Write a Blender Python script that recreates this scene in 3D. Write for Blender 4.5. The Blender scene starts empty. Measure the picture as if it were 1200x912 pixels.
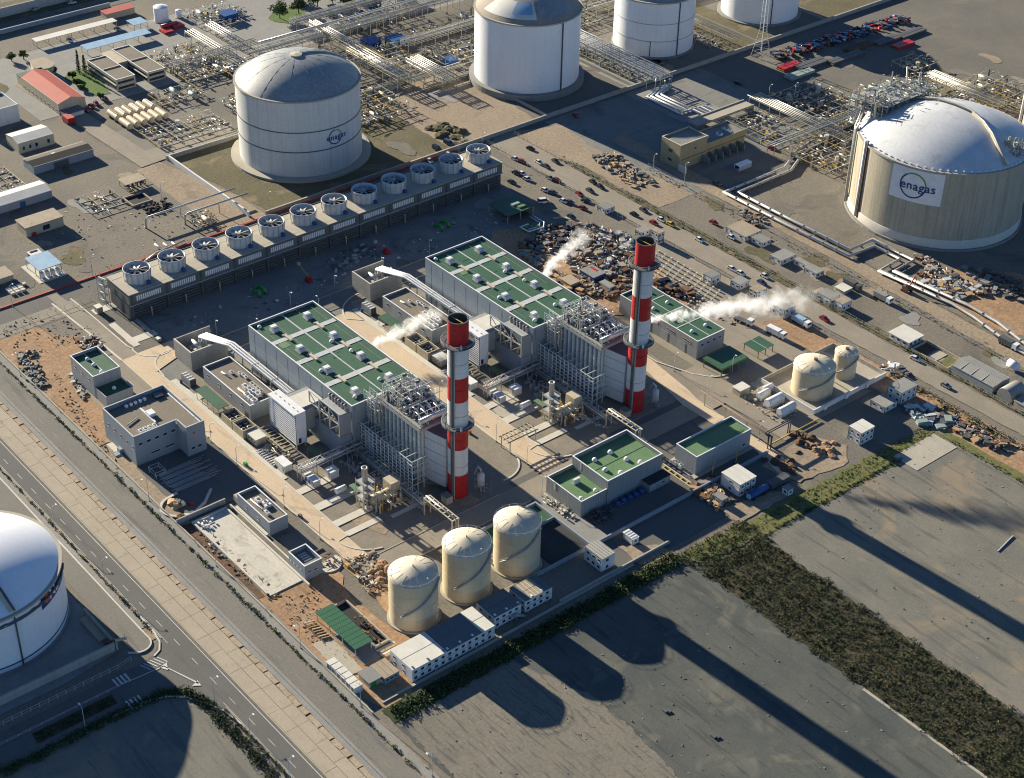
import bpy, math, random
from math import sin, cos, pi, radians, sqrt, atan2, hypot
from mathutils import Vector, Matrix
random.seed(7)
scn = bpy.context.scene
COL = scn.collection

# ------------------------------------------------------------------ camera
# Site axes: X runs along the dual carriageway, Y along the cooling tower, metres, foot of the nearer chimney = origin.
CAMP = Vector((336.65, -263.63, 333.0))
FPX, PITCH, ROLL, YAW = 1976.61, radians(34.3585), radians(1.3266), radians(139.7114)
_fw = Vector((cos(YAW)*cos(PITCH), sin(YAW)*cos(PITCH), -sin(PITCH)))
_rt0 = Vector((sin(YAW), -cos(YAW), 0)); _up0 = _rt0.cross(_fw)
_rt = cos(ROLL)*_rt0 + sin(ROLL)*_up0; _up = -sin(ROLL)*_rt0 + cos(ROLL)*_up0
cam = bpy.data.cameras.new('camera'); camo = bpy.data.objects.new('camera', cam); COL.objects.link(camo)
camo.matrix_world = Matrix(((_rt.x,_up.x,-_fw.x,CAMP.x),(_rt.y,_up.y,-_fw.y,CAMP.y),(_rt.z,_up.z,-_fw.z,CAMP.z),(0,0,0,1)))
cam.sensor_fit = 'HORIZONTAL'; cam.sensor_width = 36; cam.lens = FPX/1200*36; cam.clip_start = 1; cam.clip_end = 6000
scn.camera = camo
def W(px, py, z=0.0):
    """survey: photo pixel -> plan position (x, y) at height z"""
    d = (px-600)*_rt - (py-456)*_up + FPX*_fw; t = (z-CAMP.z)/d.z
    return (CAMP.x+t*d.x, CAMP.y+t*d.y)
# ------------------------------------------------------------------ light
SUN_EL, SUN_AZ = 17.6, 184.4            # the sun stands in the direction SUN_AZ (degrees from +X); shadows fall to AZ+180
sd = Vector((cos(radians(SUN_AZ))*cos(radians(SUN_EL)), sin(radians(SUN_AZ))*cos(radians(SUN_EL)), sin(radians(SUN_EL))))
sun = bpy.data.lights.new('sun', 'SUN'); suno = bpy.data.objects.new('sun', sun); COL.objects.link(suno)
sun.energy = 5.0; sun.angle = radians(0.55); sun.color = (1.0, 0.90, 0.71)
suno.rotation_euler = sd.to_track_quat('Z', 'Y').to_euler(); suno.location = (0,0,300)
wd = bpy.data.worlds.new('World'); scn.world = wd; wd.use_nodes = True
_n = wd.node_tree.nodes; _sky = _n.new('ShaderNodeTexSky'); _sky.sky_type = 'NISHITA'; _sky.sun_disc = False
_sky.sun_elevation = radians(SUN_EL); _sky.sun_rotation = radians(90-SUN_AZ)
_sky.air_density = 0.8; _sky.dust_density = 0.0; _sky.ozone_density = 5.0; _sky.altitude = 300
_n['Background'].inputs['Strength'].default_value = 0.058
wd.node_tree.links.new(_sky.outputs[0], _n['Background'].inputs[0])
scn.view_settings.view_transform = 'Standard'; scn.view_settings.look = 'None'
scn.view_settings.exposure = 1.4; scn.view_settings.gamma = 1.0; scn.view_settings.use_curve_mapping = False
scn.render.engine = 'CYCLES'
scn.cycles.pixel_filter_type = 'BLACKMAN_HARRIS'; scn.cycles.filter_width = 1.1
scn.cycles.max_bounces = 5; scn.cycles.diffuse_bounces = 2; scn.cycles.volume_bounces = 4; scn.cycles.transparent_max_bounces = 12

# ------------------------------------------------------------------ mesh helpers
class MB:
    def __init__(s): s.v=[]; s.f=[]; s.s=[]
    def face(s, pts, sm=False):
        b=len(s.v); s.v.extend(pts); s.f.append(tuple(range(b,b+len(pts)))); s.s.append(sm); return s
    def box(s,x0,y0,z0,x1,y1,z1):
        if x0>x1:x0,x1=x1,x0
        if y0>y1:y0,y1=y1,y0
        return s.prism([(x0,y0),(x1,y0),(x1,y1),(x0,y1)],z0,z1)
    def cbox(s,x,y,z0,dx,dy,dz): return s.box(x-dx/2,y-dy/2,z0,x+dx/2,y+dy/2,z0+dz)
    def prism(s,p,z0,z1,z1b=None):
        n=len(p); b=len(s.v)
        s.v.extend([(x,y,z0) for x,y in p]); s.v.extend([(x,y,z1) for x,y in p])
        for i in range(n):
            j=(i+1)%n; s.f.append((b+i,b+j,b+n+j,b+n+i)); s.s.append(False)
        s.f.append(tuple(b+n+i for i in range(n))); s.s.append(False)
        s.f.append(tuple(b+n-1-i for i in range(n))); s.s.append(False)
        return s
    def poly(s,p,z): return s.face([(x,y,z) for x,y in p])
    def ring(s,prof,x=0,y=0,n=32,sm=True,a0=0,a1=2*pi,closed=True):
        """surface of revolution about (x,y): prof = [(r,z),...]"""
        b=len(s.v); m=len(prof); nn=n if closed else n+1
        for k in range(nn):
            a=a0+(a1-a0)*k/n; c,d=cos(a),sin(a)
            for r,z in prof: s.v.append((x+r*c,y+r*d,z))
        for k in range(n):
            k2=(k+1)%nn
            for i in range(m-1):
                s.f.append((b+k*m+i,b+k2*m+i,b+k2*m+i+1,b+k*m+i+1)); s.s.append(sm)
        return s
    def cyl(s,x,y,z0,z1,r,r2=None,n=16,sm=True):
        r2=r if r2 is None else r2
        s.ring([(r,z0),(r2,z1)],x,y,n,sm)
        s.face([(x+r2*cos(2*pi*k/n),y+r2*sin(2*pi*k/n),z1) for k in range(n)])
        return s
    def tube(s,pts,r,n=6,sm=True,cap=True):
        P=[Vector(p) for p in pts]; b=len(s.v); m=len(P); up=Vector((0,0,1))
        for i,p in enumerate(P):
            d=(P[min(i+1,m-1)]-P[max(i-1,0)])
            if d.length<1e-6: d=Vector((0,0,1))
            d.normalize(); u=Vector((0,1,0)) if abs(d.z)>.95 else up
            e1=d.cross(u).normalized(); e2=e1.cross(d).normalized()
            k=1.0
            if 0<i<m-1:
                d1=(P[i]-P[i-1]).normalized(); k=1/max(.5,abs(d1.dot(d)))
            for q in range(n):
                a=2*pi*q/n+pi/n; s.v.append(tuple(p+r*k*(cos(a)*e1)+r*(1 if abs(d.z)<.95 else k)*(sin(a)*e2)))
        for i in range(m-1):
            for q in range(n):
                q2=(q+1)%n; s.f.append((b+i*n+q,b+i*n+q2,b+(i+1)*n+q2,b+(i+1)*n+q)); s.s.append(sm and n>4)
        if cap:
            s.f.append(tuple(b+n-1-q for q in range(n))); s.s.append(False)
            s.f.append(tuple(b+(m-1)*n+q for q in range(n))); s.s.append(False)
        return s
    def bar(s,a,b,w=.1): return s.tube([a,b],w*.7071,4,False)
    def blob(s,x,y,z,rx,ry,rz,rnd,n=7,m=4,j=.25):
        b=len(s.v)
        for i in range(m+1):
            t=pi*i/m-pi/2
            for k in range(n):
                a=2*pi*k/n+i*.4; q=1+rnd.uniform(-j,j)
                s.v.append((x+rx*q*cos(t)*cos(a),y+ry*q*cos(t)*sin(a),z+rz*(1+rnd.uniform(-j,j)*.5)*sin(t)))
        for i in range(m):
            for k in range(n):
                k2=(k+1)%n; s.f.append((b+i*n+k,b+i*n+k2,b+(i+1)*n+k2,b+(i+1)*n+k)); s.s.append(False)
        return s
    def mesh(s,name,off=(0,0,0)):
        me=bpy.data.meshes.new(name)
        ox,oy,oz=off
        me.from_pydata([(x-ox,y-oy,z-oz) for x,y,z in s.v] if off!=(0,0,0) else s.v,[],s.f)
        if any(s.s): me.polygons.foreach_set('use_smooth',s.s)
        me.update(); return me
ORG={}
def tag(o,label=None,cat=None,group=None,kind=None):
    if label: o['label']=label
    if cat: o['category']=cat
    if group: o['group']=group
    if kind: o['kind']=kind
    return o
def obj(name,mb,mat,parent=None,kind=None,label=None,loc=None):
    """one mesh object; a part when parent is given (vertices are given in site coordinates)"""
    off=ORG.get(parent.name,(0,0,0)) if parent else (loc or (0,0,0))
    me=mb.mesh(name,off); o=bpy.data.objects.new(name,me); COL.objects.link(o)
    if mat: me.materials.append(MT[mat] if isinstance(mat,str) else mat)
    if parent: o.parent=parent; ORG[o.name]=off
    else:
        o.location=off; ORG[o.name]=off
    if kind: o['kind']=kind
    if label: o['label']=label
    return o
def thing(name,label,cat,loc=(0,0,0),group=None,rz=0):
    o=bpy.data.objects.new(name,None); COL.objects.link(o); o.location=loc; o.rotation_euler=(0,0,rz)
    o.empty_display_size=.5; ORG[o.name]=tuple(loc) if rz==0 else (0,0,0)
    return tag(o,label,cat,group)
def struct(name,mb,mat): return obj(name,mb,mat,kind='structure')
def solo(name,mb,mat,label,cat,loc,group=None,kind=None): return tag(obj(name,mb,mat,loc=loc),label,cat,group,kind)
KIDS={}
def kids(o): return [c for c in o.children]
def dup(root,loc,rz=0,label=None,group=None,mats=None,kl=None):
    """copy a thing with its parts and sub-parts; kl = its children list (cached)"""
    r=root.copy(); COL.objects.link(r); r.location=loc; r.rotation_euler=(0,0,rz)
    if label: r['label']=label
    if group: r['group']=group
    for ch,gs in kl:
        c=ch.copy(); COL.objects.link(c); c.parent=r
        for g in gs:
            d=g.copy(); COL.objects.link(d); d.parent=c
        if mats and ch.name.split('.')[0] in mats:
            c.material_slots[0].link='OBJECT'; c.material_slots[0].material=MT[mats[ch.name.split('.')[0]]]
    return r
def tree_of(root): 
    bpy.context.view_layer.update()
    return [(c,list(c.children)) for c in root.children]
ORD=['first','second','third','fourth','fifth','sixth','seventh','eighth','ninth','tenth','eleventh','twelfth','thirteenth','fourteenth','fifteenth','sixteenth','seventeenth','eighteenth','nineteenth','twentieth']
def nth(i):
    if i<20: return ORD[i]
    t={2:'twenty',3:'thirty',4:'forty',5:'fifty',6:'sixty'}[(i+1)//10]; u=(i+1)%10
    return t+'-'+ORD[u-1] if u else t[:-1]+'ieth'

# ------------------------------------------------------------------ materials
MT={}
def L(*a): MTL.new(*a)
def mk(name,c,c2=None,r=.75,met=0.0,sc=.35,amt=.5,fine=.25,fsc=3.0,bump=0.0,spec=.3,streak=0.0,grid=None,stains=None,dark=None):
    """procedural surface: c/c2 blended by broad noise, fine grain, vertical streaks, panel joints"""
    m=bpy.data.materials.new(name); m.use_nodes=True; nt=m.node_tree; N=nt.nodes; K=nt.links
    b=N['Principled BSDF']; b.inputs['Roughness'].default_value=r; b.inputs['Metallic'].default_value=met
    b.inputs['Specular IOR Level'].default_value=spec
    g=N.new('ShaderNodeNewGeometry'); pos=g.outputs['Position']
    c2=c2 or tuple(x*.75 for x in c)
    n1=N.new('ShaderNodeTexNoise'); n1.inputs['Scale'].default_value=sc; n1.inputs['Detail'].default_value=5; n1.inputs['Roughness'].default_value=.65; K.new(pos,n1.inputs['Vector'])
    rp=N.new('ShaderNodeValToRGB'); rp.color_ramp.elements[0].position=.5-.5*(1-amt)-.02 if amt>1 else .5-.22/max(amt,.05)*.5; rp.color_ramp.elements[1].position=.5+.22/max(amt,.05)*.5
    rp.color_ramp.elements[0].position=max(0,rp.color_ramp.elements[0].position); rp.color_ramp.elements[1].position=min(1,rp.color_ramp.elements[1].position)
    rp.color_ramp.elements[0].color=(*c,1); rp.color_ramp.elements[1].color=(*c2,1); K.new(n1.outputs['Fac'],rp.inputs[0])
    out=rp.outputs[0]
    def mixc(kind,fac,a,bcol):
        x=N.new('ShaderNodeMix'); x.data_type='RGBA'; x.blend_type=kind
        if isinstance(fac,float): x.inputs[0].default_value=fac
        else: K.new(fac,x.inputs[0])
        K.new(a,x.inputs[6])
        if isinstance(bcol,tuple): x.inputs[7].default_value=(*bcol,1)
        else: K.new(bcol,x.inputs[7])
        return x.outputs[2]
    def ramp(src,p0,p1,v0=0.,v1=1.):
        q=N.new('ShaderNodeMapRange'); K.new(src,q.inputs[0]); q.inputs[1].default_value=p0; q.inputs[2].default_value=p1; q.inputs[3].default_value=v0; q.inputs[4].default_value=v1; return q.outputs[0]
    if fine>0:
        n2=N.new('ShaderNodeTexNoise'); n2.inputs['Scale'].default_value=fsc; n2.inputs['Detail'].default_value=4; n2.inputs['Roughness'].default_value=.7; K.new(pos,n2.inputs['Vector'])
        v=ramp(n2.outputs['Fac'],.25,.75,1-fine,1+fine); 
        cc=N.new('ShaderNodeCombineColor'); [K.new(v,cc.inputs[i]) for i in range(3)]
        out=mixc('MULTIPLY',1.0,out,cc.outputs[0])
    if streak>0:
        mp=N.new('ShaderNodeMapping'); mp.inputs['Scale'].default_value=(.9,.9,.03); K.new(pos,mp.inputs[0])
        n3=N.new('ShaderNodeTexNoise'); n3.inputs['Scale'].default_value=1.0; n3.inputs['Detail'].default_value=4; K.new(mp.outputs[0],n3.inputs['Vector'])
        out=mixc('MIX',ramp(n3.outputs['Fac'],.48,.75,0.,streak),out,tuple(x*.35 for x in c))
    if stains:
        sc_,p,colr,am=stains
        n4=N.new('ShaderNodeTexNoise'); n4.inputs['Scale'].default_value=sc_; n4.inputs['Detail'].default_value=6; n4.inputs['Roughness'].default_value=.6; n4.inputs['Distortion'].default_value=.8
        mp=N.new('ShaderNodeMapping'); mp.inputs['Location'].default_value=(31.,17.,5.); K.new(pos,mp.inputs[0]); K.new(mp.outputs[0],n4.inputs['Vector'])
        out=mixc('MIX',ramp(n4.outputs['Fac'],p,p+.12,0.,am),out,colr)
    if dark:
        sc_,p,colr,am,st=dark      # directional marks (tyre tracks, scrapes)
        mp=N.new('ShaderNodeMapping'); mp.inputs['Rotation'].default_value=(0,0,radians(st[2])); mp.inputs['Scale'].default_value=(st[0],st[1],1.); K.new(pos,mp.inputs[0])
        n5=N.new('ShaderNodeTexNoise'); n5.inputs['Scale'].default_value=sc_; n5.inputs['Detail'].default_value=5; n5.inputs['Roughness'].default_value=.6; K.new(mp.outputs[0],n5.inputs['Vector'])
        out=mixc('MIX',ramp(n5.outputs['Fac'],p,p+.1,0.,am),out,colr)
    if grid:
        gw,gh,gl,gc=grid
        # panel joints on walls: x+y along the wall, z up
        sp=N.new('ShaderNodeSeparateXYZ'); K.new(pos,sp.inputs[0])
        ad=N.new('ShaderNodeMath'); ad.operation='ADD'; K.new(sp.outputs[0],ad.inputs[0]); K.new(sp.outputs[1],ad.inputs[1])
        def line(src,w):
            d=N.new('ShaderNodeMath'); d.operation='DIVIDE'; K.new(src,d.inputs[0]); d.inputs[1].default_value=w
            fr=N.new('ShaderNodeMath'); fr.operation='FRACT'; K.new(d.outputs[0],fr.inputs[0])
            lt=N.new('ShaderNodeMath'); lt.operation='LESS_THAN'; K.new(fr.outputs[0],lt.inputs[0]); lt.inputs[1].default_value=gl/w; return lt.outputs[0]
        if gw and gh:
            mx=N.new('ShaderNodeMath'); mx.operation='MAXIMUM'; K.new(line(ad.outputs[0],gw),mx.inputs[0]); K.new(line(sp.outputs[2],gh),mx.inputs[1]); lo=mx.outputs[0]
        else: lo=line(ad.outputs[0],gw) if gw else line(sp.outputs[2],gh)
        out=mixc('MIX',lo,out,gc)
    K.new(out,b.inputs['Base Color'])
    if bump>0:
        bp=N.new('ShaderNodeBump'); bp.inputs['Strength'].default_value=bump; bp.inputs['Distance'].default_value=.3
        nb=N.new('ShaderNodeTexNoise'); nb.inputs['Scale'].default_value=fsc*.6; nb.inputs['Detail'].default_value=6; K.new(pos,nb.inputs['Vector'])
        K.new(nb.outputs['Fac'],bp.inputs['Height']); K.new(bp.outputs[0],b.inputs['Normal'])
    MT[name]=m; return m
# ground
mk('gravel',(.135,.122,.10),(.19,.166,.13),r=.95,sc=.03,fine=.3,fsc=1.2,bump=.3,stains=(.05,.55,(.085,.08,.075),.6))
mk('gravel_dark',(.11,.104,.092),(.155,.14,.115),r=.95,sc=.04,fine=.3,fsc=1.5,bump=.3,stains=(.06,.58,(.20,.16,.12),.5))
mk('dirt',(.35,.215,.12),(.25,.16,.095),r=.97,sc=.06,fine=.35,fsc=.8,bump=.5,stains=(.09,.54,(.36,.26,.17),.8),dark=(.3,.6,(.16,.10,.065),.6,(.12,1.,0)))
mk('dirt_pale',(.30,.235,.165),(.23,.18,.13),r=.97,sc=.05,fine=.3,fsc=.9,bump=.4,stains=(.08,.56,(.18,.14,.10),.7))
mk('asphalt',(.098,.097,.092),(.12,.116,.106),r=.9,sc=.05,fine=.15,fsc=2.5,bump=.1,dark=(.25,.58,(.06,.06,.06),.5,(.08,1.,0)),stains=(.12,.62,(.13,.12,.105),.6))
mk('asphalt_old',(.15,.142,.125),(.18,.165,.14),r=.92,sc=.04,fine=.2,fsc=2.,bump=.1,dark=(.3,.57,(.085,.08,.075),.5,(.08,1.,0)),stains=(.08,.6,(.20,.175,.14),.5))
mk('yard_paving',(.155,.155,.145),(.20,.195,.175),r=.92,sc=.06,amt=.8,fine=.25,fsc=1.6,stains=(.08,.55,(.10,.10,.096),.7),dark=(.3,.58,(.11,.11,.105),.6,(1.,.12,0)))
mk('asphalt_new',(.032,.035,.037),(.043,.045,.046),r=.9,sc=.06,fine=.2,fsc=2.,bump=.1,stains=(.1,.6,(.09,.088,.08),.5))
mk('road_tan',(.55,.43,.30),(.47,.37,.255),r=.92,sc=.08,fine=.12,fsc=1.5,bump=.1,stains=(.1,.57,(.27,.20,.135),.5),dark=(.25,.6,(.25,.19,.13),.5,(.1,1.,0)))
mk('road_pale',(.27,.235,.185),(.21,.185,.145),r=.92,sc=.08,fine=.15,fsc=1.5,stains=(.1,.57,(.20,.16,.12),.5),dark=(.3,.6,(.17,.145,.115),.4,(.08,1.,0)))
mk('concrete',(.40,.36,.29),(.33,.30,.245),r=.9,sc=.15,fine=.15,fsc=2.,stains=(.2,.6,(.22,.20,.165),.4))
mk('concrete_white',(.56,.52,.44),(.47,.44,.37),r=.9,sc=.2,fine=.12,fsc=2.)
mk('concrete_grey',(.25,.245,.225),(.20,.195,.18),r=.9,sc=.15,fine=.18,fsc=2.,stains=(.2,.58,(.15,.145,.13),.4))
mk('slab_tan',(.37,.315,.235),(.31,.265,.20),r=.92,sc=.12,fine=.16,fsc=2.5,stains=(.25,.6,(.22,.17,.12),.5),dark=(.5,.62,(.24,.19,.14),.5,(.1,1.,0)))
mk('slab_rubble',(.38,.305,.215),(.30,.23,.15),r=.95,sc=.3,fine=.25,fsc=2.,bump=.3)
mk('grass_dry',(.125,.105,.06),(.085,.078,.04),r=.97,sc=.07,fine=.35,fsc=1.,bump=.4,stains=(.07,.55,(.23,.17,.10),.8))
mk('grass',(.10,.12,.035),(.14,.13,.05),r=.97,sc=.1,fine=.35,fsc=1.2,bump=.4)
mk('lawn',(.09,.15,.03),(.06,.11,.025),r=.95,sc=.2,fine=.3,fsc=1.5)
mk('lot',(.135,.132,.113),(.175,.163,.132),r=.95,sc=.05,amt=.8,fine=.2,fsc=1.8,bump=.1,stains=(.045,.53,(.24,.19,.13),.85),dark=(.4,.54,(.085,.087,.08),.7,(.1,1.,16)))
mk('lot_dark',(.062,.07,.066),(.095,.098,.086),r=.95,sc=.05,amt=.8,fine=.2,fsc=1.8,bump=.1,stains=(.07,.57,(.15,.14,.11),.7),dark=(.5,.55,(.045,.05,.048),.75,(.09,1.,5)))
mk('lot_pale',(.185,.165,.13),(.15,.138,.112),r=.95,sc=.05,fine=.25,fsc=1.3,bump=.15,stains=(.12,.57,(.12,.112,.10),.75),dark=(1.0,.54,(.075,.075,.07),.75,(.13,1.2,2)))
mk('paint_worn',(.30,.29,.265),(.20,.195,.18),r=.8,sc=.8,fine=.3,fsc=4.)
mk('basin_floor',(.54,.50,.42),(.46,.43,.36),r=.92,sc=.12,fine=.15,fsc=1.5,stains=(.16,.54,(.27,.25,.215),.85),dark=(.4,.58,(.33,.30,.25),.6,(.3,1.,0)))
mk('paint_white',(.56,.545,.50),(.40,.39,.355),r=.7,sc=.6,fine=.2,fsc=4.)
mk('mud_red',(.15,.085,.05),(.095,.058,.036),r=.97,sc=.15,fine=.4,fsc=1.2,bump=.6,stains=(.3,.56,(.06,.04,.028),.7))
# plant
mk('roof_green',(.030,.085,.045),(.040,.105,.058),r=.55,sc=.12,fine=.2,fsc=1.2,spec=.3,stains=(.16,.56,(.055,.11,.07),.55),dark=(.5,.6,(.018,.05,.03),.5,(1.,.15,0)))
mk('roof_green_light',(.12,.205,.10),(.095,.175,.08),r=.6,sc=.15,fine=.2,fsc=1.5,stains=(.25,.57,(.16,.23,.13),.5),dark=(.5,.6,(.075,.14,.065),.5,(1.,.12,0)))
mk('green_sheet',(.022,.10,.05),(.03,.12,.06),r=.5,sc=.2,fine=.12,fsc=2.,grid=(.9,0,.12,(.015,.06,.03)))
mk('wall_blue',(.25,.29,.32),(.22,.255,.285),r=.6,sc=.1,fine=.06,fsc=2.,streak=.12)
mk('wall_grey',(.30,.31,.305),(.26,.27,.265),r=.7,sc=.1,fine=.08,fsc=2.,streak=.2,grid=(3.0,0,.07,(.17,.175,.175)))
mk('wall_panel',(.30,.315,.32),(.27,.285,.29),r=.6,sc=.1,fine=.06,fsc=2.,streak=.12,grid=(2.4,0,.08,(.19,.20,.205)))
mk('wall_corr',(.27,.285,.29),(.235,.25,.255),r=.55,sc=.1,fine=.08,fsc=2.,streak=.25,grid=(.75,0,.2,(.18,.19,.195)))
mk('wall_conc',(.37,.355,.315),(.30,.29,.255),r=.85,sc=.2,fine=.12,fsc=1.5,streak=.3,grid=(0,1.6,.06,(.2,.19,.17)))
mk('wall_white',(.66,.65,.61),(.56,.55,.52),r=.7,sc=.2,fine=.08,fsc=2.,streak=.12)
mk('wall_beige',(.47,.41,.295),(.40,.345,.25),r=.8,sc=.2,fine=.1,fsc=2.,streak=.25)
mk('wall_olive',(.33,.29,.18),(.28,.245,.155),r=.8,sc=.2,fine=.1,fsc=2.,streak=.2)
mk('roof_gravel',(.165,.145,.115),(.205,.175,.135),r=.95,sc=.15,fine=.3,fsc=3.,stains=(.2,.6,(.12,.105,.09),.5))
mk('roof_grey',(.22,.22,.205),(.17,.17,.16),r=.85,sc=.2,fine=.15,fsc=2.)
mk('roof_blue',(.10,.13,.145),(.125,.15,.16),r=.6,sc=.2,fine=.1,fsc=2.,grid=(1.2,0,.1,(.07,.09,.1)))
mk('roof_white',(.62,.60,.53),(.52,.50,.44),r=.6,sc=.2,fine=.08,fsc=2.)
mk('roof_tan',(.34,.28,.20),(.27,.22,.16),r=.8,sc=.3,fine=.2,fsc=2.,stains=(.4,.58,(.17,.13,.09),.6))
mk('roof_red',(.40,.075,.05),(.33,.06,.04),r=.75,sc=.2,fine=.12,fsc=2.,streak=.1)
mk('roof_sheet',(.30,.295,.265),(.22,.215,.195),r=.6,sc=.25,fine=.12,fsc=2.,grid=(1.0,0,.12,(.18,.175,.16)))
mk('white_metal',(.74,.74,.73),(.62,.62,.61),r=.45,sc=.3,fine=.06,fsc=2.,spec=.4)
mk('rack_paint',(.58,.62,.60),(.48,.52,.50),r=.5,sc=.5,fine=.1,fsc=2.)
mk('boiler_panel',(.22,.27,.29),(.18,.22,.24),r=.55,sc=.3,fine=.12,fsc=2.,grid=(0,1.1,.1,(.33,.37,.38)))
mk('duct_panel',(.56,.58,.58),(.49,.51,.51),r=.5,sc=.3,fine=.08,fsc=2.,grid=(1.6,1.9,.07,(.38,.40,.40)))
mk('roof_brown',(.055,.05,.04),(.075,.065,.05),r=.85,sc=.3,fine=.2,fsc=2.)
mk('pad_gravel',(.235,.205,.16),(.175,.155,.125),r=.95,sc=.2,fine=.25,fsc=2.)
mk('pale_metal',(.50,.51,.50),(.40,.41,.40),r=.5,sc=.5,fine=.12,fsc=2.,spec=.4)
mk('tower_grey',(.125,.135,.13),(.095,.105,.10),r=.7,sc=.3,fine=.15,fsc=2.,streak=.3)
mk('steel',(.36,.37,.36),(.26,.27,.26),r=.5,sc=.6,fine=.15,fsc=2.,spec=.4)
mk('steel_green',(.27,.33,.30),(.22,.27,.25),r=.55,sc=.6,fine=.12,fsc=2.)
mk('steel_dark',(.07,.075,.078),(.10,.105,.105),r=.6,sc=.6,fine=.2,fsc=2.)
mk('pipe_silver',(.58,.57,.53),(.44,.43,.40),r=.38,met=.45,sc=.6,fine=.12,fsc=3.,spec=.5)
mk('pipe_grey',(.33,.335,.325),(.26,.265,.26),r=.45,met=.3,sc=.6,fine=.12,fsc=3.)
mk('pipe_cream',(.50,.45,.33),(.40,.35,.25),r=.6,sc=.6,fine=.15,fsc=3.)
mk('rust',(.19,.10,.055),(.11,.065,.04),r=.85,sc=.8,fine=.3,fsc=3.)
mk('yellow',(.55,.38,.07),(.42,.28,.05),r=.6,sc=.8,fine=.15,fsc=3.)
mk('chim_red',(.45,.020,.022),(.36,.016,.018),r=.55,sc=.25,fine=.12,fsc=1.5,streak=.45,stains=(.5,.58,(.40,.06,.05),.5))
mk('chim_white',(.62,.62,.60),(.55,.55,.53),r=.5,sc=.15,fine=.06,fsc=1.5,streak=.25,grid=(0,2.4,.07,(.42,.42,.41)))
mk('black',(.012,.012,.013),(.02,.02,.02),r=.8,fine=.1)
mk('glass',(.025,.032,.04),(.04,.05,.06),r=.15,fine=.05,spec=.6)
mk('rubber',(.02,.02,.021),r=.85,fine=.1)
mk('lng_white',(.76,.77,.77),(.69,.70,.70),r=.5,sc=.05,fine=.06,fsc=.8,streak=.1,spec=.35,stains=(.09,.62,(.50,.46,.40),.35))
mk('lng_panel',(.58,.58,.555),(.50,.50,.475),r=.7,sc=.06,fine=.1,fsc=1.,streak=.3,grid=(2.1,1.3,.08,(.44,.435,.41)))
mk('lng_dome',(.20,.215,.22),(.29,.295,.285),r=.55,sc=.09,fine=.25,fsc=.8,stains=(.12,.55,(.17,.185,.18),.7),spec=.4)
mk('lng_dome_white',(.56,.57,.57),(.47,.48,.48),r=.5,sc=.1,fine=.14,fsc=.8,spec=.4,stains=(.12,.56,(.38,.38,.37),.6))
mk('dome_bright',(.74,.75,.76),(.66,.67,.68),r=.4,sc=.08,fine=.05,fsc=.6,spec=.5)
mk('dome_brown',(.32,.27,.21),(.25,.21,.165),r=.8,sc=.1,fine=.2,fsc=.8)
mk('lng_conc',(.42,.375,.28),(.35,.315,.24),r=.85,sc=.05,fine=.12,fsc=1.,streak=.55,grid=(5.2,0,.12,(.25,.225,.175)))
mk('tank_cream',(.56,.47,.315),(.50,.42,.28),r=.6,sc=.15,fine=.06,fsc=1.5,streak=.16)
mk('tank_roof',(.55,.49,.375),(.47,.42,.325),r=.6,sc=.2,fine=.08,fsc=1.5)
mk('sign_blue',(.02,.05,.17),(.018,.045,.15),r=.5,fine=.05)
mk('sign_green',(.15,.32,.03),r=.5,fine=.05)
mk('sign_orange',(.62,.10,.02),r=.5,fine=.05)
mk('sign_sky',(.28,.42,.55),r=.5,fine=.05)
mk('paint_blue',(.03,.09,.24),(.025,.07,.19),r=.45,fine=.1)
mk('paint_red',(.42,.02,.02),(.33,.018,.018),r=.4,fine=.1,spec=.5)
mk('paint_orange',(.50,.09,.02),r=.5,fine=.1)
mk('paint_green',(.03,.30,.05),(.025,.24,.04),r=.45,fine=.1)
mk('car_white',(.68,.68,.67),r=.25,fine=.02,spec=.6)
mk('car_silver',(.38,.39,.40),r=.28,met=.5,fine=.02,spec=.6)
mk('car_black',(.018,.019,.022),r=.22,fine=.02,spec=.6)
mk('car_grey',(.10,.11,.115),r=.28,met=.3,fine=.02,spec=.6)
mk('car_red',(.36,.012,.014),r=.25,fine=.02,spec=.6)
mk('car_green',(.02,.06,.045),r=.25,fine=.02,spec=.6)
mk('car_blue',(.03,.07,.16),r=.25,fine=.02,spec=.6)
mk('leaf',(.035,.062,.018),(.065,.095,.025),r=.85,sc=.5,fine=.4,fsc=2.)
mk('leaf_bush',(.045,.085,.02),(.075,.12,.03),r=.85,sc=.6,fine=.4,fsc=2.)
mk('leaf_dry',(.115,.095,.04),(.08,.072,.028),r=.9,sc=.4,fine=.4,fsc=2.)
mk('leaf_dark',(.022,.036,.012),(.036,.05,.016),r=.9,sc=.4,fine=.4,fsc=2.)
mk('leaf_olive',(.055,.05,.022),(.06,.042,.02),r=.9,sc=.4,fine=.4,fsc=2.)
mk('scrub_soil',(.06,.05,.03),(.035,.038,.018),r=.97,sc=.12,fine=.4,fsc=1.2,stains=(.12,.56,(.10,.075,.045),.8))
mk('bark',(.07,.05,.035),r=.9)
mk('brick_rubble',(.33,.25,.18),(.20,.16,.12),r=.9,sc=1.,fine=.4,fsc=2.)
mk('wood',(.42,.28,.15),(.32,.21,.11),r=.85,sc=.6,fine=.2,fsc=3.)
mk('bark_brown',(.10,.055,.035),r=.9)
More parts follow.
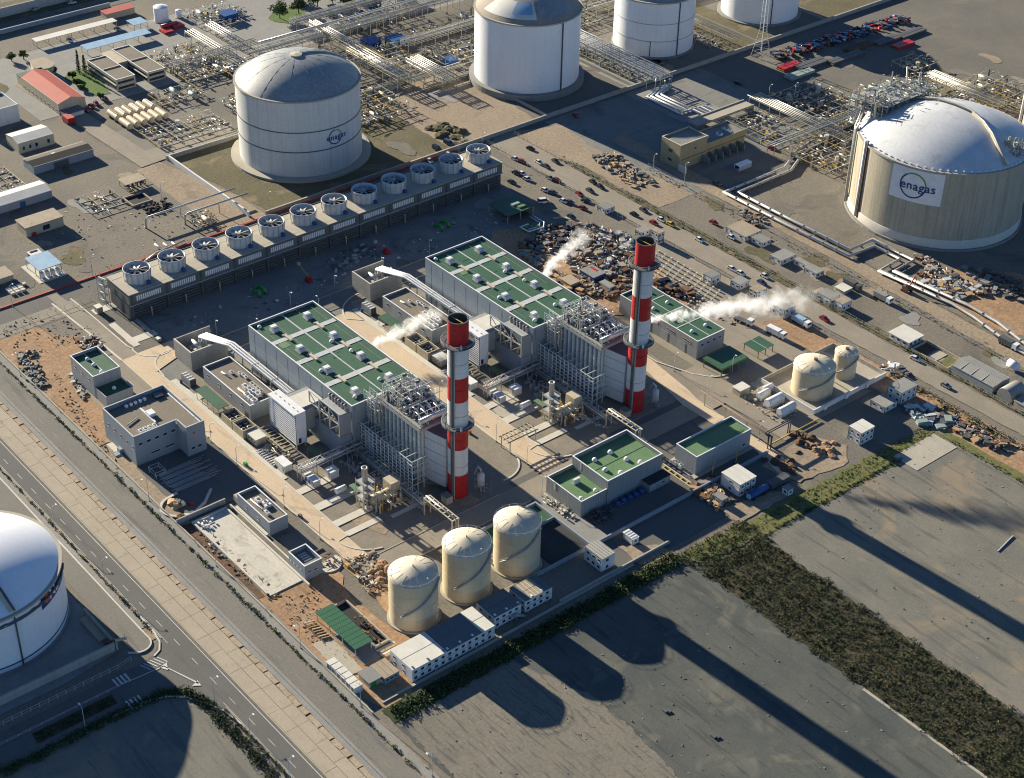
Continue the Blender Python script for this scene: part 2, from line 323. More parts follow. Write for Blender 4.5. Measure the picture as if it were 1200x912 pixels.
# ================================================================== ground, roads and pavements
_zc=[0]
def Z(k): return .05*k
def Zn(k):
    _zc[0]=(_zc[0]+1)%24; return .05*k+.002*_zc[0]
def rough(pts,amp,step=3.0,seed=1):
    rnd=random.Random(seed); out=[]
    n=len(pts)
    for i in range(n):
        a,b=pts[i],pts[(i+1)%n]; L_=hypot(b[0]-a[0],b[1]-a[1]); m=max(1,int(L_/step))
        for k in range(m):
            t=k/m; out.append((a[0]+(b[0]-a[0])*t+rnd.uniform(-amp,amp),a[1]+(b[1]-a[1])*t+rnd.uniform(-amp,amp)))
    return out
def zone(name,pts,mat,lvl,amp=0,seed=1,step=3.):
    if amp: pts=rough(pts,amp,step,seed)
    return struct(name,MB().poly(pts,Zn(lvl)),mat)
def zp(name,px,mat,lvl,amp=0,seed=1,step=3.): return zone(name,[W(*p) for p in px],mat,lvl,amp,seed,step)
def rc(x0,y0,x1,y1): return [(x0,y0),(x1,y0),(x1,y1),(x0,y1)]
zone('ground',rc(-2500,-2500,2500,2500),'gravel',0)
# --- dual carriageway (runs along X)
XA,XB=-260,190
zone('verge',rc(XA,-82,XB,-78.2),'dirt_pale',2)
zone('pavement',rc(XA,-80.9,XB,-78.75),'concrete_grey',4)
r1=zone('carriageway',rc(XA,-89,XB,-82),'asphalt_old',4)
r2=zone('carriageway',rc(XA,-108.2,XB,-101.9),'asphalt',4)
md=zone('median',rc(XA,-101.9,XB,-89),'gravel_dark',2)
me=struct('kerb',MB().box(XA,-89.9,0,XB,-89.05,.34),'concrete_grey')
me=struct('kerb',MB().box(XA,-101.25,0,XB,-100.95,.34),'concrete')
me=struct('kerb',MB().box(XA,-82.0,0,XB,-81.85,.32),'concrete_grey')
struct('kerb',MB().box(XA,-91.5,0,XB,-90,.2),'concrete_grey')
rnd=random.Random(3)
x=-165.
while x<184:                                   # broken kerb slabs
    l=rnd.uniform(3.2,6.2); w=rnd.uniform(0,.25)
    pts=rough([(x+.15,-93.15),(x+l-.15,-93.15),(x+l-.15,-91.75+w),(x+.15,-91.75+w)],.12,1.4,int(x*7)+900)
    obj('slab',MB().prism(pts,.0,.26+rnd.uniform(0,.08)),'slab_rubble',md)
    x+=l+rnd.uniform(0,.5)
for row,(y0,y1) in enumerate(((-96.95,-93.3),(-100.85,-97.05))):   # concrete paving slabs of the median
    x=-170.+row*3
    while x<182:
        l=rnd.choice((7.5,8.,8.5,10.)); 
        obj('slab',MB().box(x+.04,y0+rnd.uniform(0,.05),0,x+l-.06,y1,.22+rnd.uniform(0,.03)),'slab_tan',md); x+=l
def mark(parent,x0,y0,x1,y1,lvl=5): return obj('marking',MB().poly(rc(x0,y0,x1,y1),Z(lvl)),'paint_white',parent)
for k in range(26): mark(r2,-145+k*9.9,-105.75,-141.6+k*9.9,-105.6)
for k in range(26): obj('marking',MB().poly(rc(-150+k*10.4,-86.35,-146.8+k*10.4,-86.24),Z(5)),'paint_worn',r1)
mark(r2,XA,-102.3,XB,-102.1)
mark(r2,XA,-108.0,4,-107.88); mark(r2,34,-108.0,XB,-107.88)
struct('kerb',MB().box(XA,-108.5,0,1,-108.25,.34),'concrete'); struct('kerb',MB().box(36,-108.5,0,XB,-108.25,.34),'concrete')
zone('verge',rc(XA,-111.2,0,-108.5),'dirt_pale',2); zone('pavement',rc(XA,-111.0,-6,-109.3),'concrete_grey',4)
zone('verge',rc(34,-112.5,XB,-108.5),'dirt_pale',2); zone('pavement',rc(40,-111.6,XB,-109.6),'road_pale',4)
zone('service_road',[(XA,-117.8),(-2,-117.8),(2,-116.6),(3.6,-114.6),(2.5,-112.6),(0,-111.5),(-4,-111.2),(XA,-111.2)],'asphalt_old',3)
def kerbline(pts,w=.3,h=.15,mat='concrete_white',z0=0.):
    mb=MB(); n=len(pts)
    L1=[];R1=[]
    for i in range(n):
        a=Vector(pts[max(0,i-1)]);b=Vector(pts[min(n-1,i+1)]);d=(b-a).normalized();nn=Vector((-d.y,d.x))*w/2
        p=Vector(pts[i]);L1.append(tuple(p+nn));R1.append(tuple(p-nn))
    h+=.2
    for i in range(n-1): mb.prism([R1[i],R1[i+1],L1[i+1],L1[i]],z0,h)
    return struct('kerb',mb,mat)
def arc(cx,cy,r,a0,a1,n=10): return [(cx+r*cos(radians(a0+(a1-a0)*k/n)),cy+r*sin(radians(a0+(a1-a0)*k/n))) for k in range(n+1)]
kerbline([(XA,-111.1),(-5,-111.1)]+arc(-1,-114.6,3.6,90,-30,10)+[(0.5,-118.6)],.45,.2)
kerbline([(-14,-108.4),(-3,-108.6),(2,-109.4),(5,-111.2),(6.2,-113.6)],.5,.18)
# side road to the tank site and its junction
zone('side_road',[(6.6,-230),(19.2,-230),(19.2,-135),(20,-122),(22,-117),(26,-113.4),(33,-110.3),(40,-108.2),(-4,-108.2),(2,-110),(5.5,-113),(6.6,-118)],'asphalt',3)
sr=bpy.data.objects['side_road']
zone('planted_bed',[(12.2,-154),(16.6,-154.4),(16.2,-130.6),(12.2,-130.2)],'scrub_soil',4)
for k in range(4): obj('marking',MB().poly(rc(16.2-k*.0,-129.2+0,19,-128.9),Z(5)) if False else MB().poly(rc(17+.0,-128.8+k*1.2,21.4,-128.2+k*1.2),Z(5)),'paint_white',sr)
for k in range(4): obj('marking',MB().poly(rc(7.2,-127.5+k*1.2,10.6,-126.9+k*1.2),Z(5)),'paint_white',sr)
for pts in ([(10.5,-126),(10.8,-126),(11.6,-113.6),(11.3,-113.4)],[(11.3,-113.4),(11.6,-113.6),(23.6,-109.6),(23.2,-109.2)],[(10.6,-112),(13.6,-113.4),(11.2,-114.8)],[(22.2,-109),(24.6,-109.3),(23.2,-111.4)]):
    obj('marking',MB().poly(pts,Z(6)),'paint_white',sr)
for k in range(6): obj('marking',MB().poly([(7.0,-118.6+k*1.05),(10.5,-117.2+k*1.05),(10.5,-116.85+k*1.05),(7.0,-118.25+k*1.05)],Z(5)),'paint_white',sr)
kerbline([(20,-134),(20.6,-124),(22.4,-118.4),(26,-114.6),(32,-111.5),(37,-109.4),(44,-108.4)],.45,.2)
zp('lot',[(-40,925),(150,832),(200,812),(238,818),(275,855),(345,940),(520,1150),(-250,1180)],'lot',1,.6)
# --- tank site, lower left
zone('tank_compound',[(-120,-230),(0,-230),(0.6,-139),(-2,-120.6),(-40,-119.4),(-120,-119.4)],'concrete_grey',2)
# --- the power station
zone('yard',rc(-158,-46,-103,152),'yard_paving',1)
zone('yard',rc(-200,-77,-140,-47),'gravel',1)
zone('dirt_ground',[(-200,-78),(-92,-78),(-92,-66),(-108,-66),(-138,-66),(-141,-50),(-150,-47),(-165,-58),(-200,-68)],'dirt',2,1.2,4)
zone('dirt_ground',[(-92,-78),(-38,-78),(-40,-74.5),(-92,-73.2)],'dirt_pale',2,.4,5)
zone('dirt_ground',[(-40,-78.1),(4,-78.1),(4,-75.2),(-39,-75.2)],'mud_red',3,.3,6)
zone('dirt_ground',[(0,-78),(55,-78),(64,-74),(64,-66),(46,-52),(36,-55),(20,-56),(6,-50),(6,-56),(-2,-63),(2,-74)],'dirt',2,.9,7)
zone('dirt_ground',[(2,-50),(22,-48),(32,-52),(30,-40),(26,-30),(14,-32),(9,-40),(4,-45)],'dirt',3,.8,8)
zone('yard',rc(-75,-74,-40.6,-47.5),'asphalt',3)
zone('yard',rc(-139,-67,-96,-47),'road_pale',2)
zone('yard',rc(-112,-47,10,105),'pad_gravel',2)
zone('yard',rc(-140,128,-100,152),'asphalt_old',3)
zone('car_park',[(-192,147),(-150,146),(-100,140),(-72,150),(-66,158),(-100,165),(-190,165)],'gravel',3,.4,9)
zone('scrap_yard',[(-103,92),(-128,118),(-120,128),(-100,134),(-80,146),(-62,150),(-44,142),(-30,138),(-50,112),(-60,92)],'dirt',4,.8,10)
zone('yard',[(-38,146),(-70,150),(-84,158),(-84,166),(6,166),(6,150),(-12,150)],'road_pale',3,.4,11)
zone('yard',rc(-30,112,44,150),'road_pale',2)
zone('yard',rc(6,16,62,96),'asphalt',2)
zone('yard',rc(44,96,76,166),'gravel_dark',2)
zone('dirt_ground',[(-12,152),(60,152),(76,149),(140,149),(140,168),(70,166),(-8,165)],'dirt',3,.6,12)
zone('dirt_ground',[(52,22),(66,22),(67,34),(58,32)],'dirt_pale',4,.5,13)
zone('dirt_ground',[(58,60),(67,60),(67,86),(62,80)],'dirt_pale',4,.5,14)
zone('dirt_ground',[(50,88),(64,90),(67,112),(60,118),(48,112)],'dirt_pale',4,.7,15)
# plant roads, pale sun-bleached concrete
zone('plant_road',rc(-134,-46.8,14,-40.4),'road_tan',4)
zone('plant_road',[(-190,-47.6),(-134,-46.8),(-134,-40.6),(-165,-41.4),(-190,-44)],'road_pale',4)
zone('plant_road',[(-134.6,-41),(-134.6,-26),(-126,-24),(-120,-41)],'road_tan',5)
zone('plant_road',rc(-126,-24,-116,112),'asphalt_old',4)
zone('plant_road',rc(9,-46.8,17.4,112),'road_pale',4)
zone('plant_road',rc(-112,27.6,9,36.6),'road_tan',4)
zone('plant_road',rc(17.4,16.6,47,23.2),'concrete_grey',4)
zone('plant_road',[(-40,102.6),(-18,102.6),(4,99.5),(10,98),(44,97.6),(60,95),(60,88),(44,92),(9,91.5),(-18,97),(-40,97)],'road_tan',5)
zone('plant_road',rc(-6,104,46,112),'road_pale',4)
kerbline([(-116,-40.4),(-40,-40.2),(-4,-40.2)]+arc(-4,-32.5,11.5,-88,-12,9),.45,.16)
kerbline([(-134,-46.9),(-75,-46.9)],.4,.16); kerbline([(-74,-47),(6,-47)],.4,.16)
kerbline([(-184,-48.6),(-160,-47.6),(-134,-46.9)],.8,.14)
kerbline([(-183,-41.5),(-170,-41),(-141,-40.8)]+arc(-136,-33,7.6,-110,20,9),.55,.16)
kerbline(arc(-121,-31,8.5,150,262,9)+[(-116,-40.2)],.5,.16)
kerbline([(-126,-22),(-126,105)],.3,.15,'concrete'); kerbline([(-116,-20),(-116,24)],.3,.15,'concrete'); kerbline([(-116,40),(-116,105)],.3,.15,'concrete')
for y0 in(-1,77):
    pass
kerbline(arc(-106,32+14,14,180,262,8)+[(-103,36.7),(-4,36.7)]+arc(-4,44.5,11.5,-88,-12,9),.5,.16)
kerbline([(-112,27.5),(-60,27.5),(-8,27.6)]+arc(-6,17.4,10.2,80,-10,9),.5,.16)
kerbline([(9,-40),(9,10)],.3,.15,'concrete'); kerbline([(17.5,-30),(17.5,16)],.3,.15,'concrete')
kerbline([(-38,103),(-16,103.2),(-2,108)]+arc(-4,118,9.2,-70,0,7),.5,.16)
# pale concrete walkways round the units (pieces of the setting)
for dy in (0,77):
    for (a,b,c,d) in ((-12.5,-40,-9.5,-24),(-23,-40,-19.6,-23.5),(-33,-40,-30,-28),(-112,-40,-79,-37.6),(-79,-40,-40,-38.4),(-6,-40,-3.5,-27),(-4,-24,-2.2,-12),(-100,-38,-96,-32),(-84,-34,-78,-31)):
        zone('walkway',rc(a,b+dy,c,d+dy),'concrete_white',5)
zone('walkway',rc(-158,-39.2,-139,-36.6),'concrete_white',5); zone('walkway',rc(-171,-39.5,-167,-27),'concrete_white',5)
zone('walkway',rc(-145,-39.4,-141,-28),'concrete_white',5); zone('walkway',rc(-167,-30.4,-143,-28.6),'concrete',5)
zone('yard',rc(-183,-40.6,-127,-27.5),'gravel_dark',3)
# --- strips behind the cooling tower and the gas terminal
zone('perimeter_road',rc(-182,-150,-172.5,190),'road_pale',2)
zone('perimeter_road',rc(-191.8,-150,-182,200),'asphalt',2)
kerbline([(-192.4,-150),(-192.2,150)],.7,.4,'roof_red')
zone('yard',[(-330,-160),(-192,-160),(-192,32),(-262,32),(-330,20)],'gravel',1)
zone('yard',[(-262,30),(-192,30),(-192,52),(-214,52),(-262,42)],'dirt_pale',2,.4,21)
zone('tank_bund',[(-262,46),(-262,150),(-196,150),(-196,55)],'grass_dry',2,.3,22)
zone('bund_ground',[(-262,150),(-196,150),(-193,205),(-262,205)],'dirt_pale',3,.4,23)
zone('bund_ground',[(-262,205),(-194,198),(-194,256),(-262,256)],'gravel_dark',3,.4,24)
zone('bund_ground',[(-265,256),(-196,256),(-196,282),(-265,282)],'concrete_grey',3)
zone('bund_ground',[(-265,340),(-196,325),(-196,358),(-265,358)],'grass_dry',3,.4,25)
zone('bund_ground',[(-265,400),(-196,398),(-196,470),(-265,470)],'grass_dry',3,.4,26)
zone('terminal_road',rc(-192,196,-100,300),'yard_paving',2)
zone('apron',rc(-192,300,-60,560),'gravel_dark',2)
zone('terminal_road',rc(-300,395,-196,402),'road_pale',2)
zone('yard',[(-196,170),(-150,183),(-100,183),(-100,205),(-160,200),(-185,205)],'dirt_pale',3,.6,27)
zone('yard',rc(-100,184,150,212),'gravel',2)
zone('haul_road',[(-190,166),(-140,167),(160,171),(160,178),(-140,180),(-196,180)],'road_pale',4,.3,28)
zone('verge',rc(-150,180,160,184.5),'grass_dry',4,.5,29)
zone('haul_road',[(-160,211),(-30,210),(30,207),(160,201),(160,209),(40,214),(-30,217),(-160,220)],'dirt_pale',4,.3,30)
zone('yard',[(-110,220),(-40,219),(20,216),(60,213),(80,232),(60,330),(-110,340)],'gravel',3,.4,31)
zone('scrap_yard',[(10,222),(40,216),(62,226),(58,262),(30,262),(8,246)],'dirt',4,.6,32)
zone('yard',[(-330,60),(-262,60),(-262,520),(-330,520)],'gravel_dark',1)
zone('terminal_road',rc(-300,40,-270,80),'asphalt_old',2)
zone('terminal_yard',rc(-420,20,-330,330),'concrete_grey',1)
zone('terminal_road',rc(-480,-60,-405,330),'gravel',2)
zone('verge',rc(-470,-20,-445,320),'grass_dry',3,.5,33)
zone('terminal_road',rc(-560,-100,-480,330),'road_pale',2)
zone('lawn',[W(75,92),W(80,84),W(100,80),W(112,88),W(130,110),W(112,113)],'lawn',3,.4,34)
# --- lots on the right
zone('lot',[(66,-76),(69,20),(70,34),(78,34.6),(200,34.6),(260,34.6),(260,-76)],'lot_dark',3,.3,40)
zone('lot_paving',[(70,-75),(70,-36),(84,-31),(96,-27),(110,-27),(134,-29.5),(190,-34),(190,-75)],'lot_pale',4,.7,41,1.2)
zone('lot',[(76,60),(76.6,148),(240,148),(240,60)],'lot',3,.4,43)
zone('lot_paving',rc(74,126,84,147),'concrete',5)
zone('scrub_bank',[(66.5,34.6),(73,37),(76,59),(78,148.2),(71,149),(69,120),(67.5,60)],'grass',4,.8,44)
zone('scrub_bank',[(76,34.6),(260,34.6),(260,59.6),(76,60)],'scrub_soil',4,.9,45,2.)
zone('scrub_bank',[(63,-76),(69.4,-76),(70,34),(66,34)],'leaf_dark',5,.4,46)
zone('verge',rc(76,148.2,200,152),'grass',5,.4,47)
kerbline([(140,34.0),(152,34.1),(168,34.0),(186,34.2)],.9,.2,'concrete')
# worn and stained patches in the ground cover
rnd=random.Random(99)
def patch(x,y,r,mat,lvl):
    n=14; ph=rnd.uniform(0,6); zone('ground_patch',[(x+r*(1+.3*sin(2*a+ph)+.2*sin(3*a+ph*2)+rnd.uniform(-.12,.12))*cos(a)*1.4,y+r*(1+.3*sin(2*a+ph)+.2*sin(3*a+ph*2)+rnd.uniform(-.12,.12))*sin(a)) for a in [2*pi*k/n for k in range(n)]],mat,lvl)
for (x0,y0,x1,y1,n,mats,lv) in ((-330,-60,-196,30,16,('dirt_pale','gravel_dark','concrete_grey','grass_dry'),2.6),(-330,60,-266,130,8,('dirt_pale','concrete_grey','asphalt_old'),2.6),(-420,20,-330,330,22,('dirt_pale','concrete_grey','asphalt_old','grass_dry'),2.6),(-262,110,-198,300,14,('dirt_pale','concrete_grey','gravel_dark'),4.2),(-150,60,-108,140,8,('gravel_dark','concrete_grey'),2.),(-190,300,-70,430,14,('dirt_pale','road_pale','asphalt_old'),3.2),(-100,185,110,208,14,('dirt_pale','grass_dry','concrete_grey'),3.2),(-108,222,60,330,10,('dirt_pale','gravel_dark'),4.2),(-110,-45,8,100,16,('concrete','gravel_dark','dirt_pale'),3.2),(-30,114,42,150,6,('dirt_pale','concrete'),3.2)):
    for k in range(n): patch(rnd.uniform(x0,x1),rnd.uniform(y0,y1),rnd.uniform(1.6,5.5),rnd.choice(mats),lv+.2*(k%4))
zp('terminal_road',[(18,100),(36,92),(186,187),(166,197)],'road_pale',4.6); zp('terminal_road',[(150,184),(166,197),(284,154),(262,148)],'road_pale',4.7); zp('terminal_road',[(186,112),(200,106),(262,148),(240,156)],'asphalt_old',4.4); zp('terminal_road',[(0,28),(140,0),(160,0),(0,42)],'asphalt',4.4)
# --- planting
def leaves(mb,c,rx,ry,rz,n,s,rnd,shell=.5):
    for _ in range(n):
        u=rnd.uniform(-1,1); a=rnd.uniform(0,2*pi); q=sqrt(1-u*u); r=rnd.uniform(shell,1)**.6*(1+.18*sin(3*a+5*u))
        p=Vector((c[0]+rx*r*q*cos(a),c[1]+ry*r*q*sin(a),c[2]+rz*r*u))
        d1=Vector((rnd.gauss(0,1),rnd.gauss(0,1),rnd.gauss(0,.6))).normalized(); d2=d1.cross(Vector((rnd.gauss(0,1),rnd.gauss(0,1),rnd.gauss(0,1)))).normalized()
        k=s*rnd.uniform(.6,1.3)
        mb.face([tuple(p-d1*k),tuple(p+d2*k*.6),tuple(p+d1*k),tuple(p-d2*k*.6)])
    return mb
BUSH=[]
for k in range(5):
    rr=random.Random(50+k); mb=MB()
    for _ in range(4): leaves(mb,(rr.uniform(-.35,.35),rr.uniform(-.3,.3),.45+rr.uniform(0,.5)),.6,.55,.5,26,.17,rr)
    BUSH.append(mb.mesh('bush_foliage')); BUSH[-1].materials.append(MT['leaf_bush'])
STEM=MB().cyl(0,0,0,.6,.06,.03,6).mesh('bush_stem'); STEM.materials.append(MT['bark'])
def bush(x,y,s,label,group,k=0,name='roadside_bush'):
    t=thing(name,label,'bush',(x,y,.03),group,rz=rnd.uniform(0,6)); t.scale=(s,s,s)
    for nm,me in (('crown',BUSH[k%5]),('stem',STEM)):
        o=bpy.data.objects.new(nm,me); COL.objects.link(o); o.parent=t
    return t
rnd=random.Random(12)
x=-152.; i=0
xs=[]
while x<88: xs.append(x); x+=rnd.uniform(3.4,6.4)
for i,x in enumerate(xs): bush(x,-81.45+rnd.uniform(-.15,.15),rnd.uniform(.7,1.35),'round green bush, %s from the left in the row beside the plant wall'%nth(i),'bushes along the plant side of the road',i)
xs=[]; x=-108.
while x<-2: xs.append(x); x+=rnd.uniform(4.,9.5)
for i,x in enumerate(xs): bush(x,-108.85+rnd.uniform(-.1,.1),rnd.uniform(.6,1.2),'dark green bush, %s from the left in the service road kerb row'%nth(i),'bushes by the service road kerb',i)
xs=[]; x=37.
while x<78: xs.append(x); x+=rnd.uniform(3.4,6.)
for i,x in enumerate(xs): bush(x,-109.0+rnd.uniform(-.15,.15),rnd.uniform(.7,1.2),'dark green bush, %s from the junction in the bottom carriageway row'%nth(i),'bushes below the lower carriageway',i)
def scrub(name,label,pts_fn,n,mats,seed,smin=.25,smax=.5,hmin=.3,hmax=1.2):
    """ground cover: leaf clumps scattered over a strip"""
    rr=random.Random(seed); mbs=[MB() for _ in mats]
    for _ in range(n):
        x,y=pts_fn(rr); h=rr.uniform(hmin,hmax); w=h*rr.uniform(.7,1.3)
        leaves(mbs[rr.randrange(len(mats))],(x,y,h*.45),w,w,h*.6,11,rr.uniform(smin,smax),rr,.2)
    root=thing(name,label,'shrubs',(pts_fn(rr)[0],pts_fn(rr)[1],0)); root['kind']='stuff'
    for mb,m in zip(mbs,mats): o=obj('foliage',mb,m,root); o['kind']='stuff'
    return root
def U(a,b): return lambda r:(r.uniform(a[0],b[0]),r.uniform(a[1],b[1]))
scrub('roadside_scrub','low dark hedge growth under the bushes on the plant side of the road',U((-200,-81.8),(95,-81.1)),420,['leaf','leaf_bush'],1,.1,.2,.25,.6)
scrub('roadside_scrub','thin dark hedge line between the service road and lower carriageway',U((-120,-109.2),(-2,-108.6)),200,['leaf','leaf_dark'],2,.1,.2,.25,.6)
scrub('roadside_scrub','dark hedge strip below the lower carriageway near the bottom edge',U((36,-109.5),(100,-108.7)),150,['leaf','leaf_dark'],3,.1,.2,.25,.6)
def hedge_path(px,w):
    P=[W(*p) for p in px]
    def fn(r):
        k=r.randrange(len(P)-1); t=r.random(); a,b=P[k],P[k+1]; d=Vector((b[0]-a[0],b[1]-a[1])).normalized(); o=r.uniform(-w,w)
        return (a[0]+(b[0]-a[0])*t-d.y*o,a[1]+(b[1]-a[1])*t+d.x*o)
    return fn
scrub('lot_hedge','thick dark hedge curving along the kerb of the bottom left lot',hedge_path([(0,908),(50,884),(100,858),(150,833),(190,814),(222,812),(245,828),(270,855),(300,890),(330,925)],1.5),1050,['leaf','leaf_dark','leaf_dark'],4,.16,.3,.6,1.7)
scrub('planted_bed_hedge','dark clipped bed in the shaded side road',U((12.6,-153.6),(16,-131)),260,['leaf_dark'],14,.12,.22,.3,.7)
scrub('boundary_hedge','long dark hedge between the plant boundary and the central lot',U((64.3,-74),(69.6,33)),1500,['leaf_dark','leaf'],5,.2,.4,.7,1.9)
scrub('scrub_strip','wide strip of dark green and brown scrub between the two lots',lambda r:(lambda x:(x,r.uniform(34.4+.8*sin(x*.5)+.5*sin(x*1.7),60.2+.9*sin(x*.37+1)+.5*sin(x*1.3))))(r.uniform(77,205)),5600,['leaf_dark','leaf','leaf_dry','leaf_dark','leaf_olive'],6,.14,.3,.3,1.4)
scrub('scrub_strip','patch of bushy scrub at the corner where the two lots meet',U((66,33),(80,62)),700,['leaf_dark','leaf','leaf_dry'],7,.14,.3,.4,1.3)
scrub('grass_bank','yellow green grass bank along the upper edge of the right lot',lambda r:(r.uniform(68.5,73.5)+r.random()*1.5,r.uniform(60,148)),620,['leaf_dry','leaf_bush'],8,.12,.25,.2,.6)
scrub('kerb_weeds','dark weeds along the kerb at the upper edge of the right lot',lambda r:(76.2+r.gauss(0,.4),r.uniform(58,128)),260,['leaf_dark','leaf'],9,.15,.3,.3,.8)
scrub('kerb_weeds','weeds along the top right edge of the right lot',U((80,147.6),(150,149.4)),220,['leaf_dry','leaf'],10,.12,.25,.2,.6)
scrub('verge_weeds','rough green weeds lining the far side of the haul road',U((-160,180.2),(120,184)),700,['leaf_dry','leaf','leaf_dry'],11,.12,.3,.2,.8)
scrub('verge_weeds','weeds and shrubs between haul road and red dirt at right',U((40,162),(125,166)),260,['leaf','leaf_dark'],12,.15,.35,.4,1.3)
scrub('verge_weeds','scattered weeds along the pipeline fence at right',U((-130,203),(110,208)),300,['leaf_dry','leaf_dry','leaf'],13,.12,.25,.2,.6)
# ================================================================== gas tanks
def cylmap(me,cx,cy,R,a_deg,z,w,h=None):
    """wrap a flat mesh (x right, y up, centred) onto a vertical cylinder at angle a_deg, height z"""
    pass
def text_mesh(body,size,res=3):
    cu=bpy.data.curves.new('t','FONT'); cu.body=body; cu.size=size; cu.align_x='CENTER'; cu.align_y='CENTER'; cu.resolution_u=res; cu.offset=.014*size; cu.space_character=1.08
    o=bpy.data.objects.new('t',cu); COL.objects.link(o); bpy.context.view_layer.update()
    dg=bpy.context.evaluated_depsgraph_get(); me=bpy.data.meshes.new_from_object(o.evaluated_get(dg))
    V=[(v.co.x,v.co.y) for v in me.vertices]; F=[tuple(p.vertices) for p in me.polygons]
    bpy.data.objects.remove(o); bpy.data.curves.remove(cu); bpy.data.meshes.remove(me)
    return V,F
def ringflat(r0,r1,a0,a1,n=28):
    V=[];F=[]
    for k in range(n+1):
        a=radians(a0+(a1-a0)*k/n); V+= [(r0*cos(a),r0*sin(a)),(r1*cos(a),r1*sin(a))]
        if k: b=2*k-2; F.append((b,b+1,b+3,b+2))
    return V,F
def wrap(VF,cx,cy,R,a,z0,dx=0,dz=0):
    mb=MB(); V,F=VF
    for x,y in V:
        t=radians(a)+(x+dx)/R; mb.v.append((cx+R*cos(t),cy+R*sin(t),z0+y+dz))
    for f in F: mb.f.append(f); mb.s.append(False)
    return mb
def rectflat(w,h,n=16):
    V=[];F=[]
    for k in range(n+1):
        x=-w/2+w*k/n; V+=[(x,-h/2),(x,h/2)]
        if k: b=2*k-2; F.append((b,b+2,b+3,b+1))
    return V,F
def logo(root,cx,cy,R,a,z,s,flip=False):
    lo=obj('logo',wrap(ringflat(s*.86,s,95,355),cx,cy,R+.12,a,z),'sign_blue',root)
    obj('arc',wrap(ringflat(s*.86,s,-5,95),cx,cy,R+.12,a,z),'sign_green',lo)
    obj('lettering',wrap(text_mesh('enagas',s*1.05),cx,cy,R+.16,a,z,s*.22,-.02*s),'sign_blue',lo)
def dome_prof(R,z,rise,n=10):
    rho=(R*R+rise*rise)/(2*rise); th=math.asin(min(1,R/rho)); out=[]
    for k in range(n+1):
        t=th*(1-k/n); out.append((max(.001,rho*sin(t)),z+rise-rho+rho*cos(t)))
    return out
def lng(label,x,y,R,h,rise,wall,dome,base_r=None,base_h=.6,base_mat='concrete_grey'):
    t=thing('gas_tank',label,'tank',(x,y,0))
    obj('base',MB().ring([(.1,base_h),(base_r or R+2,base_h),(base_r or R+2,0)],x,y,64,False),base_mat,t)
    obj('wall',MB().ring([(R,base_h),(R,h)],x,y,96),wall,t)
    obj('dome',MB().ring(dome_prof(R-.3,h+.05,rise),x,y,96),dome,t)
    obj('rim',MB().ring([(R,h-.5),(R+.55,h-.5),(R+.55,h+.15),(R-.6,h+.15)],x,y,96,False),'concrete',t)
    return t
def band(t,x,y,R,z,w=.35,mat='steel_dark'): return obj('band',MB().ring([(R+.02,z-w/2),(R+.14,z-w/2),(R+.14,z+w/2),(R+.02,z+w/2)],x,y,96,False),mat,t)
def vpipe(t,x,y,R,a,z0,z1,r=.3,mat='steel_dark',name='riser'):
    p=(x+(R+r)*cos(radians(a)),y+(R+r)*sin(radians(a))); return obj(name,MB().tube([(*p,z0),(*p,z1)],r,6),mat,t)
# tank beside the cooling tower
t1=lng('pale panelled gas tank with grey dome standing behind the cooling tower fans',-234,96,26.6,35.5,9.5,'lng_panel','lng_dome',30.5,1.0,'concrete')
band(t1,-234,96,26.6,21.5,.45); band(t1,-234,96,26.6,12.5,.45); logo(t1,-234,96,26.6,361,17.2,3.4)
mb=MB().ring([(1.6,44.6),(2.6,44.9),(2.6,45.6),(.3,45.9)],-234,96,20,False); obj('manhole',mb,'pipe_cream',t1)
for k in range(26): 
    a=2*pi*k/26
    if k%2: obj('roof_rib',MB().tube([(-234+r*cos(a),96+r*sin(a),z+.03) for r,z in dome_prof(26.3,35.55,9.5,6)[:-1]],.09,4),'lng_dome',t1)
pr=dome_prof(26.3,35.55,9.5,8)
obj('roof_pipe',MB().tube([(-234+r*cos(1.7),96+r*sin(1.7),z+.5) for r,z in pr],.28,6),'pipe_cream',t1)
obj('roof_walkway',MB().tube([(-234+r*cos(1.62),96+r*sin(1.62),z+.35) for r,z in pr],.5,4),'steel',t1)
t2=lng('large white gas tank with weathered dome at the top centre',-234.5,225,25,36.5,8.5,'lng_white','dome_brown',27.6,3.0,'concrete_grey')
vpipe(t2,-234.5,225,25,359.5,3,36,.32); 
obj('roof_patch',MB().ring([(r,z+.12) for r,z in dome_prof(24.7,36.55,8.5)[1:6]],-234.5,225,10,True,radians(255),radians(330),False),'roof_white',t2)
obj('roof_patch',MB().ring([(r,z+.1) for r,z in dome_prof(24.7,36.55,8.5)[1:7]],-234.5,225,10,True,radians(335),radians(395),False),'lng_dome',t2)
lo=obj('logo',MB().ring([(r,z+.2) for r,z in dome_prof(24.7,36.55,8.5)[2:6]],-234.5,225,10,True,radians(298),radians(326),False),'sign_sky',t2)
t3=lng('white gas tank with two dark bands right of the top centre tank',-229,303,20,28.5,7,'lng_white','lng_dome',21,.8)
band(t3,-229,303,20,17.5,.3,'steel'); band(t3,-229,303,20,8.75,.3,'steel'); vpipe(t3,-229,303,20,352,1,28,.28); vpipe(t3,-229,303,20,312,1,9,.2)
t4=lng('white gas tank cut off by the top edge at right',-226,377,20,27,7,'lng_white','lng_dome',22,.8)
band(t4,-226,377,20,14,.3,'steel'); vpipe(t4,-226,377,20,330,1,26,.25)
